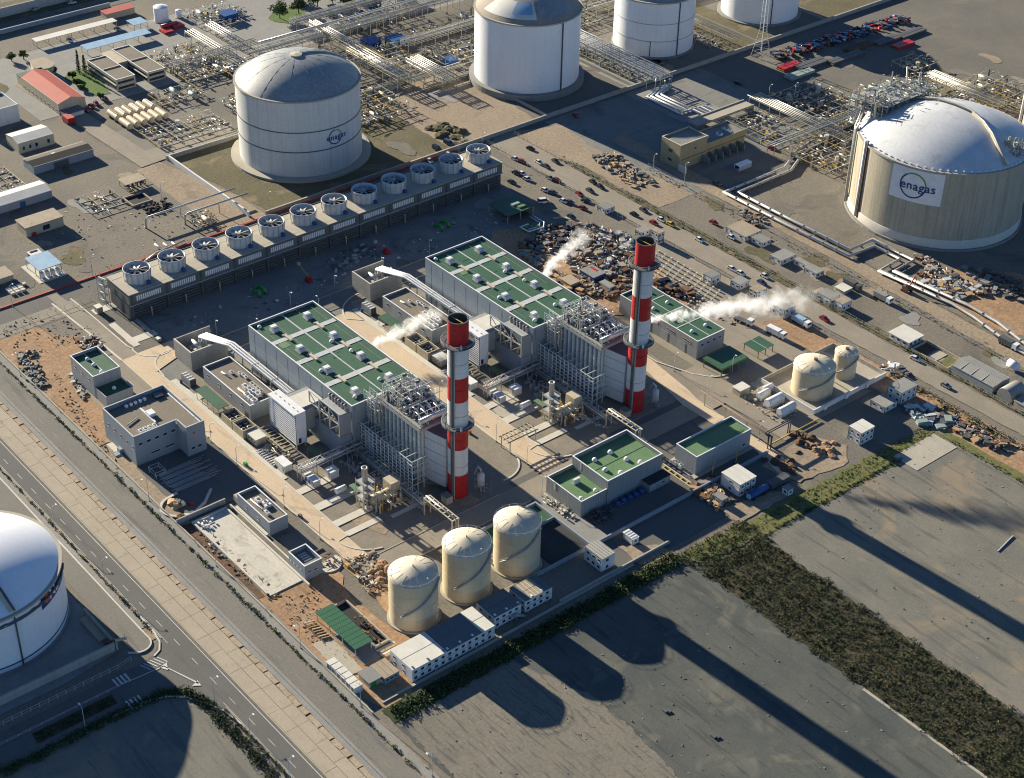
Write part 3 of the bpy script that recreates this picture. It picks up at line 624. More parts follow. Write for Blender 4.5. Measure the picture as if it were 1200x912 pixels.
# great concrete tank at right
BX,BY,BR=-29.5,275,35.4
t5=lng('huge concrete gas tank with white dome and company board at the right edge',BX,BY,BR,34.5,10.,'lng_conc','lng_dome_white',BR+1.2,1.2,'concrete_grey')
obj('skirt',MB().ring([(BR+.35,1.2),(BR+.35,4.6),(BR+.05,4.9)],BX,BY,96),'concrete_white',t5)
sg=obj('sign',wrap(rectflat(21.5,14.0),BX,BY,BR+.15,291.5,26.6),'white_metal',t5)
obj('arc',wrap(ringflat(4.9,5.5,125,352),BX,BY,BR+.24,291.5,26.6,-1.2,0),'sign_blue',sg)
obj('arc',wrap(ringflat(4.9,5.5,-8,125),BX,BY,BR+.24,291.5,26.6,-1.2,0),'sign_green',sg)
obj('lettering',wrap(text_mesh('enagas',5.1),BX,BY,BR+.32,291.5,26.6,.8,-.2),'sign_blue',sg)
for k in range(72):
    a=2*pi*k/72; obj('rim_bollard',MB().cbox(BX+(BR-.9)*cos(a),BY+(BR-.9)*sin(a),34.7,.5,.5,.7),'white_metal',t5)
vpipe(t5,BX,BY,BR,247,2,36,.55,'white_metal','corner_duct'); vpipe(t5,BX,BY,BR,249.3,2,36,.35,'rust','riser')
# the walkway and pipework over the white dome
pr=dome_prof(BR-.3,34.55,10.,10)
def ondome(r,a):
    rho=((BR-.3)**2+10.**2)/20.; return (BX+r*cos(radians(a)),BY+r*sin(radians(a)),34.55+10.-rho+sqrt(rho*rho-r*r))
wk=[ondome(BR-1,188),ondome(22,170),ondome(15,150),ondome(8,110),ondome(9,60),ondome(14,20),ondome(20,5),ondome(26,-4),ondome(BR-1,-8)]
obj('dome_walkway',MB().tube([(x,y,z+.7) for x,y,z in wk],.75,4),'pipe_cream',t5)
obj('dome_pipe',MB().tube([(x+.9,y-.9,z+1.4) for x,y,z in wk],.35,6),'pipe_silver',t5)
for x,y,z in wk[1:-1]: obj('pipe_stand',MB().bar((x,y,z-.1),(x,y,z+1.2),.3),'steel',t5)
rr=random.Random(5)
def clutter(x0,y0,z0,x1,y1,z1,n,rr,kinds=('tube','bar','box','cyl'),s=1.):
    """an assortment of small plant fittings inside a box, real pieces joined into one mesh"""
    mb=MB()
    for _ in range(n):
        x=rr.uniform(x0,x1);y=rr.uniform(y0,y1);z=rr.uniform(z0,z1);k=rr.choice(kinds)
        if k=='tube':
            l=rr.uniform(1,4)*s
            if rr.random()<.5: mb.tube([(x,y,z),(x+l,y,z)],rr.uniform(.08,.22)*s,5)
            else: mb.tube([(x,y,z),(x,y+l,z)],rr.uniform(.08,.22)*s,5)
        elif k=='bar': mb.bar((x,y,z0),(x,y,z),.14*s)
        elif k=='box': mb.cbox(x,y,z-.4*s,rr.uniform(.4,1.4)*s,rr.uniform(.4,1.4)*s,rr.uniform(.3,1.)*s)
        elif k=='cyl': mb.cyl(x,y,z0,z,rr.uniform(.15,.5)*s,None,7)
    return mb
# pump platform on the dome edge
px0=ondome(31,192)
pf=thing('pump_platform','steel pump platform crowded with pipes on the edge of the white dome','platform',(px0[0],px0[1],39))
ax,ay=BX-31,BY-6
for k in range(6):
    for j in range(3): obj('column',MB().bar((ax-4+k*3.,ay-14+j*13+k*1.2,36),(ax-4+k*3.,ay-14+j*13+k*1.2,46),.35),'steel',pf)
for z in (40,43.5): obj('deck',MB().prism([(ax-5,ay-15),(ax+12,ay-10),(ax+12,ay+20),(ax-5,ay+14)],z,z+.25),'steel',pf)
for m,n,kk in (('pipe_cream',90,('tube','bar')),('pipe_grey',80,('tube','cyl','box')),('steel_green',70,('bar','tube')),('yellow',18,('bar',)),('pipe_silver',40,('tube','cyl'))):
    o=obj('pipework',clutter(ax-6,ay-13,39.,ax+12,ay+24,47.5,int(n*1.5),rr,kk,1.15),m,pf); o['kind']='stuff'
obj('vent_mast',MB().tube([(ax+4,ay+12,43),(ax+2,ay+13,52)],.35,6),'white_metal',pf)
for q in range(5): obj('handrail',MB().tube([(ax-5+q*4,ay-15,44.9),(ax-5+q*4,ay+15,44.9)],.06,4),'yellow',pf)
obj('riser_pipe',MB().tube([(-54.6,248.6,2),(-54.6,248.6,35),(-57,256,38.5)],.7,8),'pipe_silver',pf)
obj('riser_pipe',MB().tube([(-55.8,249.8,2),(-55.8,249.8,36),(-59,257,40.5)],.5,8),'white_metal',pf)
# second pipe cluster on the far right of the dome
pf2=thing('valve_platform','small valve cluster on the right side of the white dome','platform',ondome(30,12))
q0=ondome(30,12)
for m,n in (('pipe_cream',30),('pipe_grey',30),('steel_green',24)): 
    o=obj('pipework',clutter(q0[0]-4,q0[1]-4,q0[2]-2,q0[0]+4,q0[1]+5,q0[2]+5,n,rr,('tube','bar','cyl'),1.),m,pf2); o['kind']='stuff'
# neighbouring concrete tank, only its flank in view at the right edge
t6=lng('concrete gas tank flank seen at the right edge above the white dome',-22,384,BR,34.5,12.5,'lng_conc','lng_dome_white',BR+1.2)
vpipe(t6,-22,384,BR,216,2,36,.8,'white_metal','corner_duct')
# lower left tank
LX,LY,LR=-39,-146,26.1
t7=lng('white gas tank with glossy blue-white dome at the lower left edge',LX,LY,LR,19.3,7.6,'lng_white','dome_bright',LR+.6,.8)
band(t7,LX,LY,LR,2.4,.4); band(t7,LX,LY,LR,16.3,.2); 
pp=[(LX+(LR+.5)*cos(radians(a)),LY+(LR+.5)*sin(radians(a)),17.2+.25*sin(a*.9)) for a in range(330,425,4)]
obj('rim_pipe',MB().tube(pp,.3,6),'steel_dark',t7); vpipe(t7,LX,LY,LR,364.5,.8,18.5,.25)
rho=((LR-.3)**2+7.6**2)/15.2
def onl(r,a): return (LX+r*cos(radians(a)),LY+r*sin(radians(a)),19.35+7.6-rho+sqrt(rho*rho-r*r))
w7=[onl(25.5,364),onl(20,364),onl(14,364),onl(8,364),onl(3,364)]
obj('dome_walkway',MB().tube([(x,y,z+.5) for x,y,z in w7],.5,4),'pipe_cream',t7); obj('dome_pipe',MB().tube([(x+.1,y+1,z+.5) for x,y,z in w7],.3,6),'steel_dark',t7)
s7=obj('sign',wrap(rectflat(17,4.6),LX,LY,LR+.1,403.5,16.6),'sign_blue',t7)
obj('emblem',wrap(ringflat(.01,1.45,0,360,14),LX,LY,LR+.18,391,16.6),'sign_orange',s7)
obj('lettering',wrap(text_mesh('Na',4.6),LX,LY,LR+.18,399.5,16.5),'white_metal',s7)
# ================================================================== cooling tower
ct=thing('cooling_tower','long grey cooling tower block with a row of twelve fan stacks','cooling tower',(-162,57,0))
CX0,CX1,CY0,CY1,CH=-171.5,-155.2,-31,145,11
obj('casing',MB().box(CX0+.4,CY0+.3,0,CX1-.4,CY1-.3,CH-2.2),'steel_dark',ct)
obj('fascia',MB().box(CX0,CY0,CH-4.4,CX1,CY1,CH),'tower_grey',ct)
obj('deck',MB().box(CX0-.3,CY0-.3,CH,CX1+.3,CY1+.3,CH+.2),'concrete',ct)
for k in range(12):
    y0=CY0+1+k*14.55
    wnd=obj('vent_panel',MB().box(CX1+.0,y0+1.6,CH-3.3,CX1+.12,y0+12.2,CH-1.2),'white_metal',ct)
    for j in range(13): obj('mullion',MB().box(CX1+.12,y0+1.6+j*.87,CH-3.3,CX1+.2,y0+1.78+j*.87,CH-1.2),'steel_dark',wnd)
    for z in range(5): obj('louvre',MB().box(CX1-.4,y0+.5,.6+z*1.15,CX1+.15,y0+13.6,.95+z*1.15),'steel_dark',ct)
    obj('pilaster',MB().box(CX1-.4,y0-.3,0,CX1+.35,y0+.3,CH-.6),'steel_dark',ct)
    obj('basin_pipe',MB().tube([(CX1+.9,y0+7,0),(CX1+.9,y0+7,3.6),(CX1,y0+7,3.6)],.28,6),'pipe_cream',ct)
obj('ledge',MB().box(CX1,CY0,CH-4.7,CX1+.7,CY1,CH-4.4),'steel',ct)
for k in range(12):
    y=-22.6+k*14.68; x=-163.6
    fs=obj('fan_stack',MB().ring([(4.85,CH+.2),(4.7,CH+1.6),(4.8,CH+3.0),(5.15,CH+5.),(4.95,CH+5.),(4.6,CH+3.),(4.5,CH+1.)],x,y,28),'pale_metal',ct)
    obj('throat',MB().poly([(x+4.3*cos(2*pi*q/20),y+4.3*sin(2*pi*q/20)) for q in range(20)],CH+2.2),'black',fs)
    for q in range(8):
        a=2*pi*q/8+k*.3; c,s_=cos(a),sin(a)
        obj('fan_blade',MB().face([(x+.4*c-.4*s_,y+.4*s_+.4*c,CH+4.1),(x+4.3*c-.42*s_,y+4.3*s_+.42*c,CH+4.0),(x+4.3*c+.5*s_,y+4.3*s_-.5*c,CH+4.3),(x+.4*c+.35*s_,y+.4*s_-.35*c,CH+4.35)]),'pipe_grey',fs)
    obj('hub',MB().cyl(x,y,CH+3.4,CH+4.6,.7,None,10),'steel',fs)
    for q in range(14):
        a=2*pi*q/14; obj('stiffener',MB().bar((x+4.9*cos(a),y+4.9*sin(a),CH+.2),(x+5.2*cos(a),y+5.2*sin(a),CH+5),.16),'steel',fs)
    obj('fan_motor',MB().box(x+4.6,y+1,CH+.2,x+6.2,y+2.2,CH+1.3),'paint_blue',ct)
for x in (CX0+.2,CX1-.2):
    obj('handrail',MB().tube([(x,CY0,CH+1.2),(x,CY1,CH+1.2)],.05,4),'steel',ct)
stair=thing('stair_tower','zigzag steel stair at the left end of the cooling tower','stairs',(-172.5,-33,0))
for k in range(7):
    obj('flight',MB().bar((-176+ (k%2)*6,-32.4-.4*(k%2),k*1.6),(-170-(k%2)*6,-32.4-.4*(k%2),k*1.6+1.6),.5),'steel',stair)
for x in (-176,-170):
    for y in (-33.4,-31.8): obj('post',MB().bar((x,y,0),(x,y,12),.2),'steel',stair)
# ================================================================== generic builders
def parapet(mb,x0,y0,x1,y1,z0,z1,t=.3):
    mb.box(x0,y0,z0,x1,y0+t,z1); mb.box(x0,y1-t,z0,x1,y1,z1); mb.box(x0,y0+t,z0,x0+t,y1-t,z1); mb.box(x1-t,y0+t,z0,x1,y1-t,z1); return mb
def shell(t,x0,y0,x1,y1,h,wall,roof,par=.7,cop='white_metal',pt=.3,z0=0):
    """flat-roofed building: wall block, recessed roof, parapet wall and pale coping"""
    obj('wall',MB().box(x0,y0,z0,x1,y1,h-par),wall,t)
    obj('roof',MB().poly(rc(x0+pt,y0+pt,x1-pt,y1-pt),h-par+.03),roof,t)
    obj('parapet',parapet(MB(),x0,y0,x1,y1,h-par,h-.06,pt),wall,t)
    obj('coping',parapet(MB(),x0-.04,y0-.04,x1+.04,y1+.04,h-.06,h+.06,pt+.08),cop,t)
def winX(t,x,y0,y1,z0,z1,name='window',frame='white_metal'):      # window on a +X face
    w=obj(name,MB().box(x-.1,y0,z0,x+.05,y1,z1),'glass',t)
    obj('sill',MB().box(x+.05,y0-.08,z0-.1,x+.12,y1+.08,z0),frame,w); obj('lintel',MB().box(x+.05,y0-.08,z1,x+.09,y1+.08,z1+.08),frame,w); return w
def winY(t,y,x0,x1,z0,z1,name='window',frame='white_metal'):      # window on a -Y face
    w=obj(name,MB().box(x0,y-.05,z0,x1,y+.1,z1),'glass',t); obj('sill',MB().box(x0-.08,y-.12,z0-.1,x1+.08,y-.05,z0),frame,w); obj('lintel',MB().box(x0-.08,y-.09,z1,x1+.08,y-.05,z1+.08),frame,w); return w
def hvac(t,x,y,z,dx=1.6,dy=1.2,dz=1.1,name='roof_unit'):
    u=obj(name,MB().cbox(x,y,z,dx,dy,dz),'white_metal',t); obj('fan_grille',MB().cyl(x,y,z+dz,z+dz+.12,min(dx,dy)*.38,None,10),'steel_dark',u); return u
# roof ventilator of the turbine halls: plinth, box and hooded cowl (drawn once, placed many times)
def vent_meshes():
    a=MB().box(-1.1,-1.5,0,2.3,1.5,.12); b=MB().box(-.9,-1.1,.12,.7,1.1,1.7)
    c=MB()
    for k in range(7):
        a0=pi*k/6; 
    pts=[(.7+1.6*sin(pi*k/8)*1.0,.25+1.35*cos(pi*k/16)) for k in range(9)]
    prof=[(.7,.2),(.7,1.65),(1.2,1.6),(1.75,1.3),(2.1,.8),(2.15,.2)]
    n=len(prof); bb=len(c.v)
    for y in (-1.1,1.1):
        for x,z in prof: c.v.append((x,y,z))
    for i in range(n-1): c.f.append((i,i+n,i+1+n,i+1)); c.s.append(False)
    c.f.append(tuple(range(n))); c.s.append(False); c.f.append(tuple(2*n-1-i for i in range(n))); c.s.append(False)
    out=[]
    for nm,mb,m in (('vent_plinth',a,'concrete_grey'),('vent_box',b,'white_metal'),('vent_cowl',c,'pale_metal')):
        me=mb.mesh(nm); me.materials.append(MT[m]); out.append((nm,me))
    return out
VENT=vent_meshes()
def place(parent,name,me,x,y,z,rz=0,s=1.):
    o=bpy.data.objects.new(name,me); COL.objects.link(o); o.parent=parent; g=ORG[parent.name]; o.location=(x-g[0],y-g[1],z-g[2]); o.rotation_euler=(0,0,rz); o.scale=(s,s,s); ORG[o.name]=(x,y,z); return o
def roof_vent(parent,x,y,z,rz=0):
    v=place(parent,'ventilator',VENT[1][1],x,y,z,rz)
    for nm,me in (VENT[0],VENT[2]):
        o=bpy.data.objects.new(nm,me); COL.objects.link(o); o.parent=v
    return v
DOMEL=MB().ring([(.75,0),(.75,.35),(.55,.75),(.2,.9),(.01,.92)],0,0,12).mesh('roof_cowl'); DOMEL.materials.append(MT['white_metal'])
def frame_posts(t,xs,ys,z0,z1,w,mat,name='post'):
    for x in xs:
        for y in ys: obj(name,MB().bar((x,y,z0),(x,y,z1),w),mat,t)
# ================================================================== the two generating units
def unit(dy,wh):
    T=lambda n,l,c,x,y: thing(n,l%wh,c,(x,y+dy,0))
    # ---- turbine hall
    h=T('turbine_hall','big green-roofed turbine hall of the %s unit with ridge vents','building',-69,-.5)
    x0,y0,x1,y1=-100.3,-14+dy,-38.,13+dy; HZ=19.
    shell(h,x0,y0,x1,y1,HZ,'wall_blue','roof_green',.9,'white_metal',.35)
    rz=HZ-.84
    obj('ridge_line',MB().box(x0+.4,y0+13.3,rz,x1-.4,y0+13.75,rz+.18),'pale_metal',h)
    for k,(xa,xb) in enumerate(((-87.2,-85.),(-71.9,-69.6),(-55.2,-52.8))):
        obj('roof_strip',MB().box(xa,y0+.4,rz,xb,y1-.4,rz+.1),'pale_metal',h)
        for yy in (7.0,20.):
            g=obj('duct_crossing',MB().box(xa-.6,y0+yy-.5,rz+.1,xb+1.4,y0+yy+.5,rz+.7),'pipe_cream',h)
            obj('saddle',MB().box(xa-1.3,y0+yy-.9,rz,xa-.6,y0+yy+.9,rz+.45),'steel',g)
    for k in range(4):
        for yy in (6.4,20.2): roof_vent(h,-93.5+k*16.2,y0+yy-.3,rz+.02)
    for x,y in ((-97.8,3),(-75,17.6),(-62,4.4),(-46,17),(-42.5,4.5),(-66,19.5)): place(h,'roof_cowl',DOMEL,x,y0+y,rz+.02)
    rr=random.Random(12+int(dy))
    for k in range(9): xx=rr.uniform(x0+3,x1-6); yy=rr.uniform(y0+2,y1-5); obj('roof_patch',MB().box(xx,yy,rz-.02,xx+rr.uniform(1.5,5),yy+rr.uniform(1,3.4),rz+.025+.004*k),rr.choice(('roof_green','roof_green_light','green_sheet')),h)
    for k in range(5): yy=y0+3+k*5.4; obj('conduit',MB().tube([(x0+1,yy,rz+.12),(x0+rr.uniform(20,58),yy,rz+.12)],.07,4),'steel',h)
    for z in (6.,12.5): obj('seam',MB().box(x0,y0-.05,z,x1,y0-.003,z+.12),'steel',h)
    for k in range(9): obj('cladding_joint',MB().box(x0+6.9*(k+.5),y0-.04,0,x0+6.9*(k+.5)+.08,y0-.002,18),'steel',h)
    obj('drain_pipe',MB().tube([(x1+.2,y0+1.2,0),(x1+.2,y0+1.2,18)],.12,6),'steel',h)
    # ---- stair and silencer bay on the hall's near flank
    b=T('silencer_bay','open steel bay with vent silencers against the hall of the %s unit','steel frame',-47,-16.3)
    bx0,bx1,by0,by1=-56.2,-38.4,-18.7+dy,-14.1+dy
    obj('lower_wall',MB().box(bx0,by0,0,bx1,by1-.05,8.3),'wall_blue',b); obj('deck',MB().box(bx0,by0,8.3,bx1+.2,by1-.05,8.55),'concrete_grey',b)
    obj('end_wall',MB().box(bx1-.25,by0,8.55,bx1,by1-.1,16.6),'wall_grey',b)
    for x in (bx0+.2,-50.3,-44.4,bx1-.4): obj('column',MB().bar((x,by0+.2,8.5),(x,by0+.2,17.4),.38),'pale_metal',b)
    for i,(xa,xb) in enumerate(((bx0,-50.3),(-50.3,-44.4),(-44.4,bx1-.4))):
        obj('brace',MB().bar((xa+.2,by0+.15,8.6),(xb,by0+.15,13),.26),'pale_metal',b); obj('brace',MB().bar((xb,by0+.15,13),(xa+.2,by0+.15,17),.22),'pale_metal',b)
    for z in (13,17.3): obj('beam',MB().bar((bx0,by0+.2,z),(bx1,by0+.2,z),.34),'pale_metal',b)
    obj('top_deck',MB().box(-49.5,by0+.5,16.8,bx1-.1,by1-.1,17.),'steel',b)
    for k in range(6): s=obj('silencer',MB().cyl(-48.5+k*1.75,by1-1.1,17,18.8+.4*(k%2),.55,None,10),'pipe_grey',b); obj('cap',MB().cyl(-48.5+k*1.75,by1-1.1,18.8+.4*(k%2),19.1+.4*(k%2),.7,.2,10),'steel_dark',s)
    obj('fittings',clutter(-55,by0+.6,8.6,-39.5,by1-.6,12.5,46,random.Random(3),('tube','cyl','box'),.7),'pipe_cream',b)['kind']='stuff'
    # ---- air intake
    a=T('air_intake','white louvred air intake box on stilts at the %s unit','air intake',-58.6,-25.8)
    ax0,ax1,ay0,ay1=-66.6,-50.8,-28.+dy,-23.6+dy
    obj('box',MB().box(ax0+.5,ay0+.5,2.,ax1,ay1,14),'white_metal',a)
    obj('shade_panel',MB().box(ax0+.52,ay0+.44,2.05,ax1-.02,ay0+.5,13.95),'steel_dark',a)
    lm=MB()
    for k in range(14): z=2.1+k*.85; lm.face([(ax0,ay0+.2,z),(ax1,ay0+.2,z),(ax1,ay0+.34,z+.46),(ax0,ay0+.34,z+.46)]); lm.face([(ax0+.06,ay1,z),(ax0+.06,ay0,z),(ax0+.2,ay0,z+.5),(ax0+.2,ay1,z+.5)])
    obj('louvres',lm,'white_metal',a)['kind']='stuff'
    obj('hood',MB().box(ax0-.05,ay0-.05,14.,ax1+.05,ay1+.05,14.35),'white_metal',a)
    for k in range(6): obj('lifting_lug',MB().cbox(ax0+1.4+k*2.6,ay0+2.2,14.35,.3,.3,.25),'steel',a)
    obj('access_door',MB().box(ax1,ay0+1.2,2.4,ax1+.06,ay0+2.2,4.4),'glass',a)
    for x in (ax0+.6,-61.3,-56,ax1-.4):
        for y in (ay0+.6,ay1-.5): obj('leg',MB().bar((x,y,0),(x,y,2.05),.4),'steel',a)
    obj('duct',MB().box(-64.5,ay1,4.5,-53.,-14.1+dy,12.6),'wall_grey',a)
    obj('duct_hood',MB().box(-62.2,ay1+.3,12.62,-54.5,-14.3+dy,13.1),'roof_white',a)
    pg=T('pipe_gallery','low open steel frame in front of the %s unit air intake','steel frame',-58,-29.5)
    for k in range(9): obj('cross_beam',MB().bar((-67+k*2.,-32.2+dy,1.6),(-67+k*2.,-28.4+dy,1.6),.22),'pipe_cream',pg)
    for y in (-32.2,-28.4): obj('rail',MB().bar((-67.2,y+dy,1.75),(-50.8,y+dy,1.75),.25),'pipe_cream',pg)
    for x in (-67,-59,-51): obj('post',MB().bar((x,-32.2+dy,0),(x,-32.2+dy,1.7),.25),'steel',pg)
    # ---- bus ducts
    d=T('bus_duct','three white bus ducts running beside the hall of the %s unit','duct',-92,-17.5)
    for k in range(3):
        o_=k*1.15
        obj('duct_tube',MB().tube([(-119.3,-23.2+o_+dy,7.2),(-119.2,-23+o_+dy,8.6),(-107.6-.3*k,-18.1+o_+dy,8.4),(-66.8+o_*.9,-18.1+o_+dy,8.1),(-66.2+o_*.9,-14.2+dy,8.1)],.46,8),'white_metal',d)
        obj('drop',MB().tube([(-119.3,-23.2+o_+dy,3.5),(-119.3,-23.2+o_+dy,7.3)],.4,8),'white_metal',d)
    for x in (-104,-92,-80,-70):
        obj('trestle',MB().bar((x,-18.6+dy,0),(x,-18.6+dy,7.6),.3),'steel',d); obj('trestle',MB().bar((x,-15.2+dy,0),(x,-15.2+dy,7.6),.3),'steel',d); obj('cross_head',MB().bar((x,-18.9+dy,7.55),(x,-14.9+dy,7.55),.3),'steel',d)
        obj('collar',MB().box(x-.25,-18.75+dy,7.7,x+.25,-15.2+dy,8.75) if False else MB().box(x-.2,-18.75+dy,8.5,x+.2,-15.2+dy,8.72),'steel',d)
    # ---- transformer enclosure
    e=T('transformer_bay','open-topped concrete transformer enclosure of the %s unit','enclosure',-118,-24)
    ex0,ex1,ey0,ey1=-124.5,-112.6,-30.7+dy,-16+dy
    obj('wall',MB().box(ex0,ey0,0,ex1,ey0+.45,7.7),'wall_conc',e); obj('wall',MB().box(ex1-.45,ey0+.45,0,ex1,ey1,7.7),'wall_conc',e)
    obj('wall',MB().box(ex0,ey0+.45,0,ex0+.45,ey1,7.7),'wall_conc',e)
    for (p,q,r_,s_) in ((ex0,ey0,ex1,ey0+.5),(ex1-.5,ey0+.5,ex1,ey1)): obj('coping',MB().box(p,q,7.7,r_,s_,7.82),'concrete_white',e)
    tr=T('transformer','grey power transformer with radiators inside the %s unit enclosure','transformer',-118.5,-23.5)
    obj('tank',MB().box(-122,-27+dy,0,-115.2,-20.5+dy,4.4),'pale_metal',tr)
    for k in range(7): obj('radiator',MB().box(-121.6+k*.9,-28.8+dy,.8,-121.3+k*.9,-27.05+dy,4.6),'pipe_grey',tr)
    obj('conservator',MB().tube([(-121.5,-25+dy,6.2),(-116,-25+dy,6.2)],.75,10),'pale_metal',tr)
    for k in range(3):
        b_=obj('bushing',MB().cyl(-121+k*2.,-22+dy,4.4,7.3,.32,.16,8),'pipe_cream',tr)
    for x,y,w in ((-117,-26.5,1.2),(-115.6,-24,.9),(-119,-27.2,.8),(-116.3,-21.5,1.)): obj('cabinet',MB().cbox(x,y+dy,4.4,w,w,1.2),'pipe_cream',tr)
    # ---- electrical building
    g=T('switchgear_building','flat gravel-roofed switchgear building of the %s unit','building',-89.5,-25.5)
    shell(g,-104.7,-30.7+dy,-74.3,-19.8+dy,6.3,'wall_panel','roof_gravel',.8,'white_metal',.35)
    for (x,y,l) in ((-96,-24.5,1.),(-93.6,-22.6,1.),(-92.,-22.2,1.),(-90.4,-22.2,1.)): hvac(g,x,y+dy,5.55,1.5,1.1,.8)
    for k in range(4): hvac(g,-85+k*.2+k*1.9,-25.8+k*1.1-.8*k+dy,5.55,2.3,1.5,1.5)
    for k in range(4): hvac(g,-85.2+k*1.9,-23+dy,5.55,1.5,1.3,1.2)
    obj('roof_duct',MB().tube([(-86,-28+dy,6.1),(-78,-28+dy,6.1),(-78,-23+dy,6.1)],.35,6),'pipe_cream',g); obj('roof_duct',MB().tube([(-98.5,-27+dy,5.8),(-94.5,-26.5+dy,5.9)],.3,6),'white_metal',g)
    obj('plant_deck',MB().box(-82,-29.6+dy,5.52,-75.2,-24.6+dy,5.7),'steel_dark',g)
    for k in range(3): hvac(g,-80.7+k*2.2,-27.8+dy,5.7,1.7,2.2,1.1)
    for k in range(4): winY(g,-30.7+dy,-102+k*7.2,-100.8+k*7.2,3.6,4.6)
    obj('door',MB().box(-78,-30.78+dy,0,-76.4,-30.66+dy,2.5),'steel_dark',g)
    # ---- canopy, coolers, cabins along the plant road
    c=T('equipment_canopy','low green canopy beside the switchgear building of the %s unit','canopy',-89.5,-36.3)
    obj('roof',MB().prism([(-97,-38.6+dy),(-82,-38.6+dy),(-82,-34.2+dy),(-97,-34.2+dy)],3.9,4.1),'roof_green_light' if False else 'roof_green',c)
    frame_posts(c,(-96.6,-93,-89.5,-86,-82.4),(-38.3+dy,-34.5+dy),0,3.9,.18,'pipe_cream')
    for k,(xa) in enumerate((-80.6,-73.4)):
        q=thing('cooler_bay','walled cooler bay, %s of two by the plant road at the %s unit'%(('left','right')[k],wh),'enclosure',(xa+3,-35+dy,0))
        obj('wall',parapet(MB(),xa,-38.4+dy,xa+6.6,-33+dy,0,3.5,.3),'wall_beige',q); obj('floor',MB().box(xa+.3,-38.1+dy,.35,xa+6.3,-33.3+dy,.6),'black',q)
        for i in range(2):
            for j in range(2): f=obj('cooler',MB().cbox(xa+1.9+i*2.8,-36.9+j*2.3+dy,.6,2.2,1.8,2.),'steel_dark',q); obj('fan_ring',MB().ring([(.75,2.62),(.75,2.85),(.6,2.85)],xa+1.9+i*2.8,-36.9+j*2.3+dy,12),'pipe_grey',f)
    ca=thing('container','grey equipment container with dark end at the %s unit kerb'%wh,'container',(-107,-35.6+dy,0))
    obj('body',MB().box(-110.2,-36.6+dy,.3,-104,-34.2+dy,3.),'wall_corr',ca); obj('end_panel',MB().box(-104,-36.5+dy,.4,-103.9,-34.3+dy,2.9),'steel_dark',ca)
    for k in range(4): obj('roof_rib',MB().box(-109.6+k*1.6,-36.5+dy,3.,-109.2+k*1.6,-34.3+dy,3.12),'white_metal',ca)
    solo('drum',MB().cyl(-108.6,-37.6+dy,.25,1.6,.5,None,10),'paint_blue','blue drum beside the grey container at the %s unit kerb'%wh,'drum',(-108.6,-37.6+dy,0))
    cb=thing('plant_cabin','cream plant cabin behind the cooler bays of the %s unit'%wh,'cabin',(-63.5,-35.2+dy,0))
    obj('body',MB().box(-66,-37.3+dy,.25,-60.6,-33.4+dy,2.9),'wall_beige',cb); obj('roof',MB().box(-66.2,-37.5+dy,2.9,-60.4,-33.2+dy,3.05),'roof_white',cb)
    for k in range(3): winY(cb,-37.3+dy,-65.4+k*1.7,-64.6+k*1.7,1.2,2.1)
    sk=[(-45.5,-36.4,5.6,3.0,2.7,'white equipment cabin nearest the kerb at the %s unit'),(-33.,-33.6,5.8,2.4,2.4,'white pump cabin with blue trim beside the pipe bridge of the %s unit'),(-32.,-26.6,3.2,3.2,3.,'white cube cabin under the pipe bridge of the %s unit')]
    for (x,y,lx,ly,hh,lb) in sk:
        w=thing('plant_cabin',lb%wh,'cabin',(x,y+dy,0)); obj('body',MB().cbox(x,y+dy,.3,lx,ly,hh-.3),'wall_white',w); obj('roof',MB().cbox(x,y+dy,hh,lx+.2,ly+.2,.15),'white_metal',w)
        obj('door',MB().box(x+lx/2-1.4,y+dy-ly/2-.06,.4,x+lx/2-.5,y+dy-ly/2+.02,2.2),'steel',w); obj('plinth',MB().cbox(x,y+dy,.2,lx+.5,ly+.5,.12),'concrete',w)
        if 'blue' in lb:
            for k in range(3): obj('blue_trim',MB().box(x-2.4+k*1.9,y+dy-ly/2-.05,.5,x-1.3+k*1.9,y+dy-ly/2+.02,1.9),'paint_blue',w)
    sg_=T('green_shelter','small pale green flat shelter below the silencer bay of the %s unit','shelter',-45,-24.5)
    obj('roof',MB().box(-47.6,-26+dy,2.5,-42.6,-23.6+dy,2.65),'roof_green_light',sg_); frame_posts(sg_,(-47.3,-42.9),(-25.8+dy,-23.8+dy),0,2.5,.15,'steel')
    rr=random.Random(31)
    wp=thing('valve_manifold','cluster of white pipe fittings below the air intake of the %s unit'%wh,'pipework',(-53,-36+dy,0))
    for k in range(9): obj('pipe',MB().tube([(-58+k*1.25,-39+dy,.6),(-58+k*1.25+rr.uniform(-.2,.2),-34.6+rr.uniform(-.8,.8)+dy,.6)],.22,6),'white_metal',wp)
    obj('fittings',clutter(-58,-37.5+dy,.3,-47.5,-31+dy,1.6,46,rr,('tube','box','cyl'),.8),'pipe_cream',wp)['kind']='stuff'
    obj('header',MB().tube([(-59,-34.2+dy,.9),(-47,-34.2+dy,.9)],.3,8),'pipe_silver',wp)
    # ---- pipe bridge from the cabins to the boiler
    pb=T('pipe_bridge','steel pipe bridge crossing from kerb to boiler at the %s unit','pipe bridge',-37,-24)
    for x in (-38.,-35.6):
        for z in (3.6,5.2): obj('chord',MB().bar((x,-36+dy,z),(x,-12+dy,z),.25),'pale_metal',pb)
    for k in range(9):
        y=-36+k*3+dy
        obj('diagonal',MB().bar((-38,y,3.6),(-38,min(y+3,-12+dy),5.2),.15),'pale_metal',pb); obj('tie',MB().bar((-38,y,5.2),(-35.6,y,5.2),.15),'pale_metal',pb)
        if k%2==0:
            for x in (-38,-35.6): obj('leg',MB().bar((x,y,0),(x,y,5.2),.25),'steel',pb)
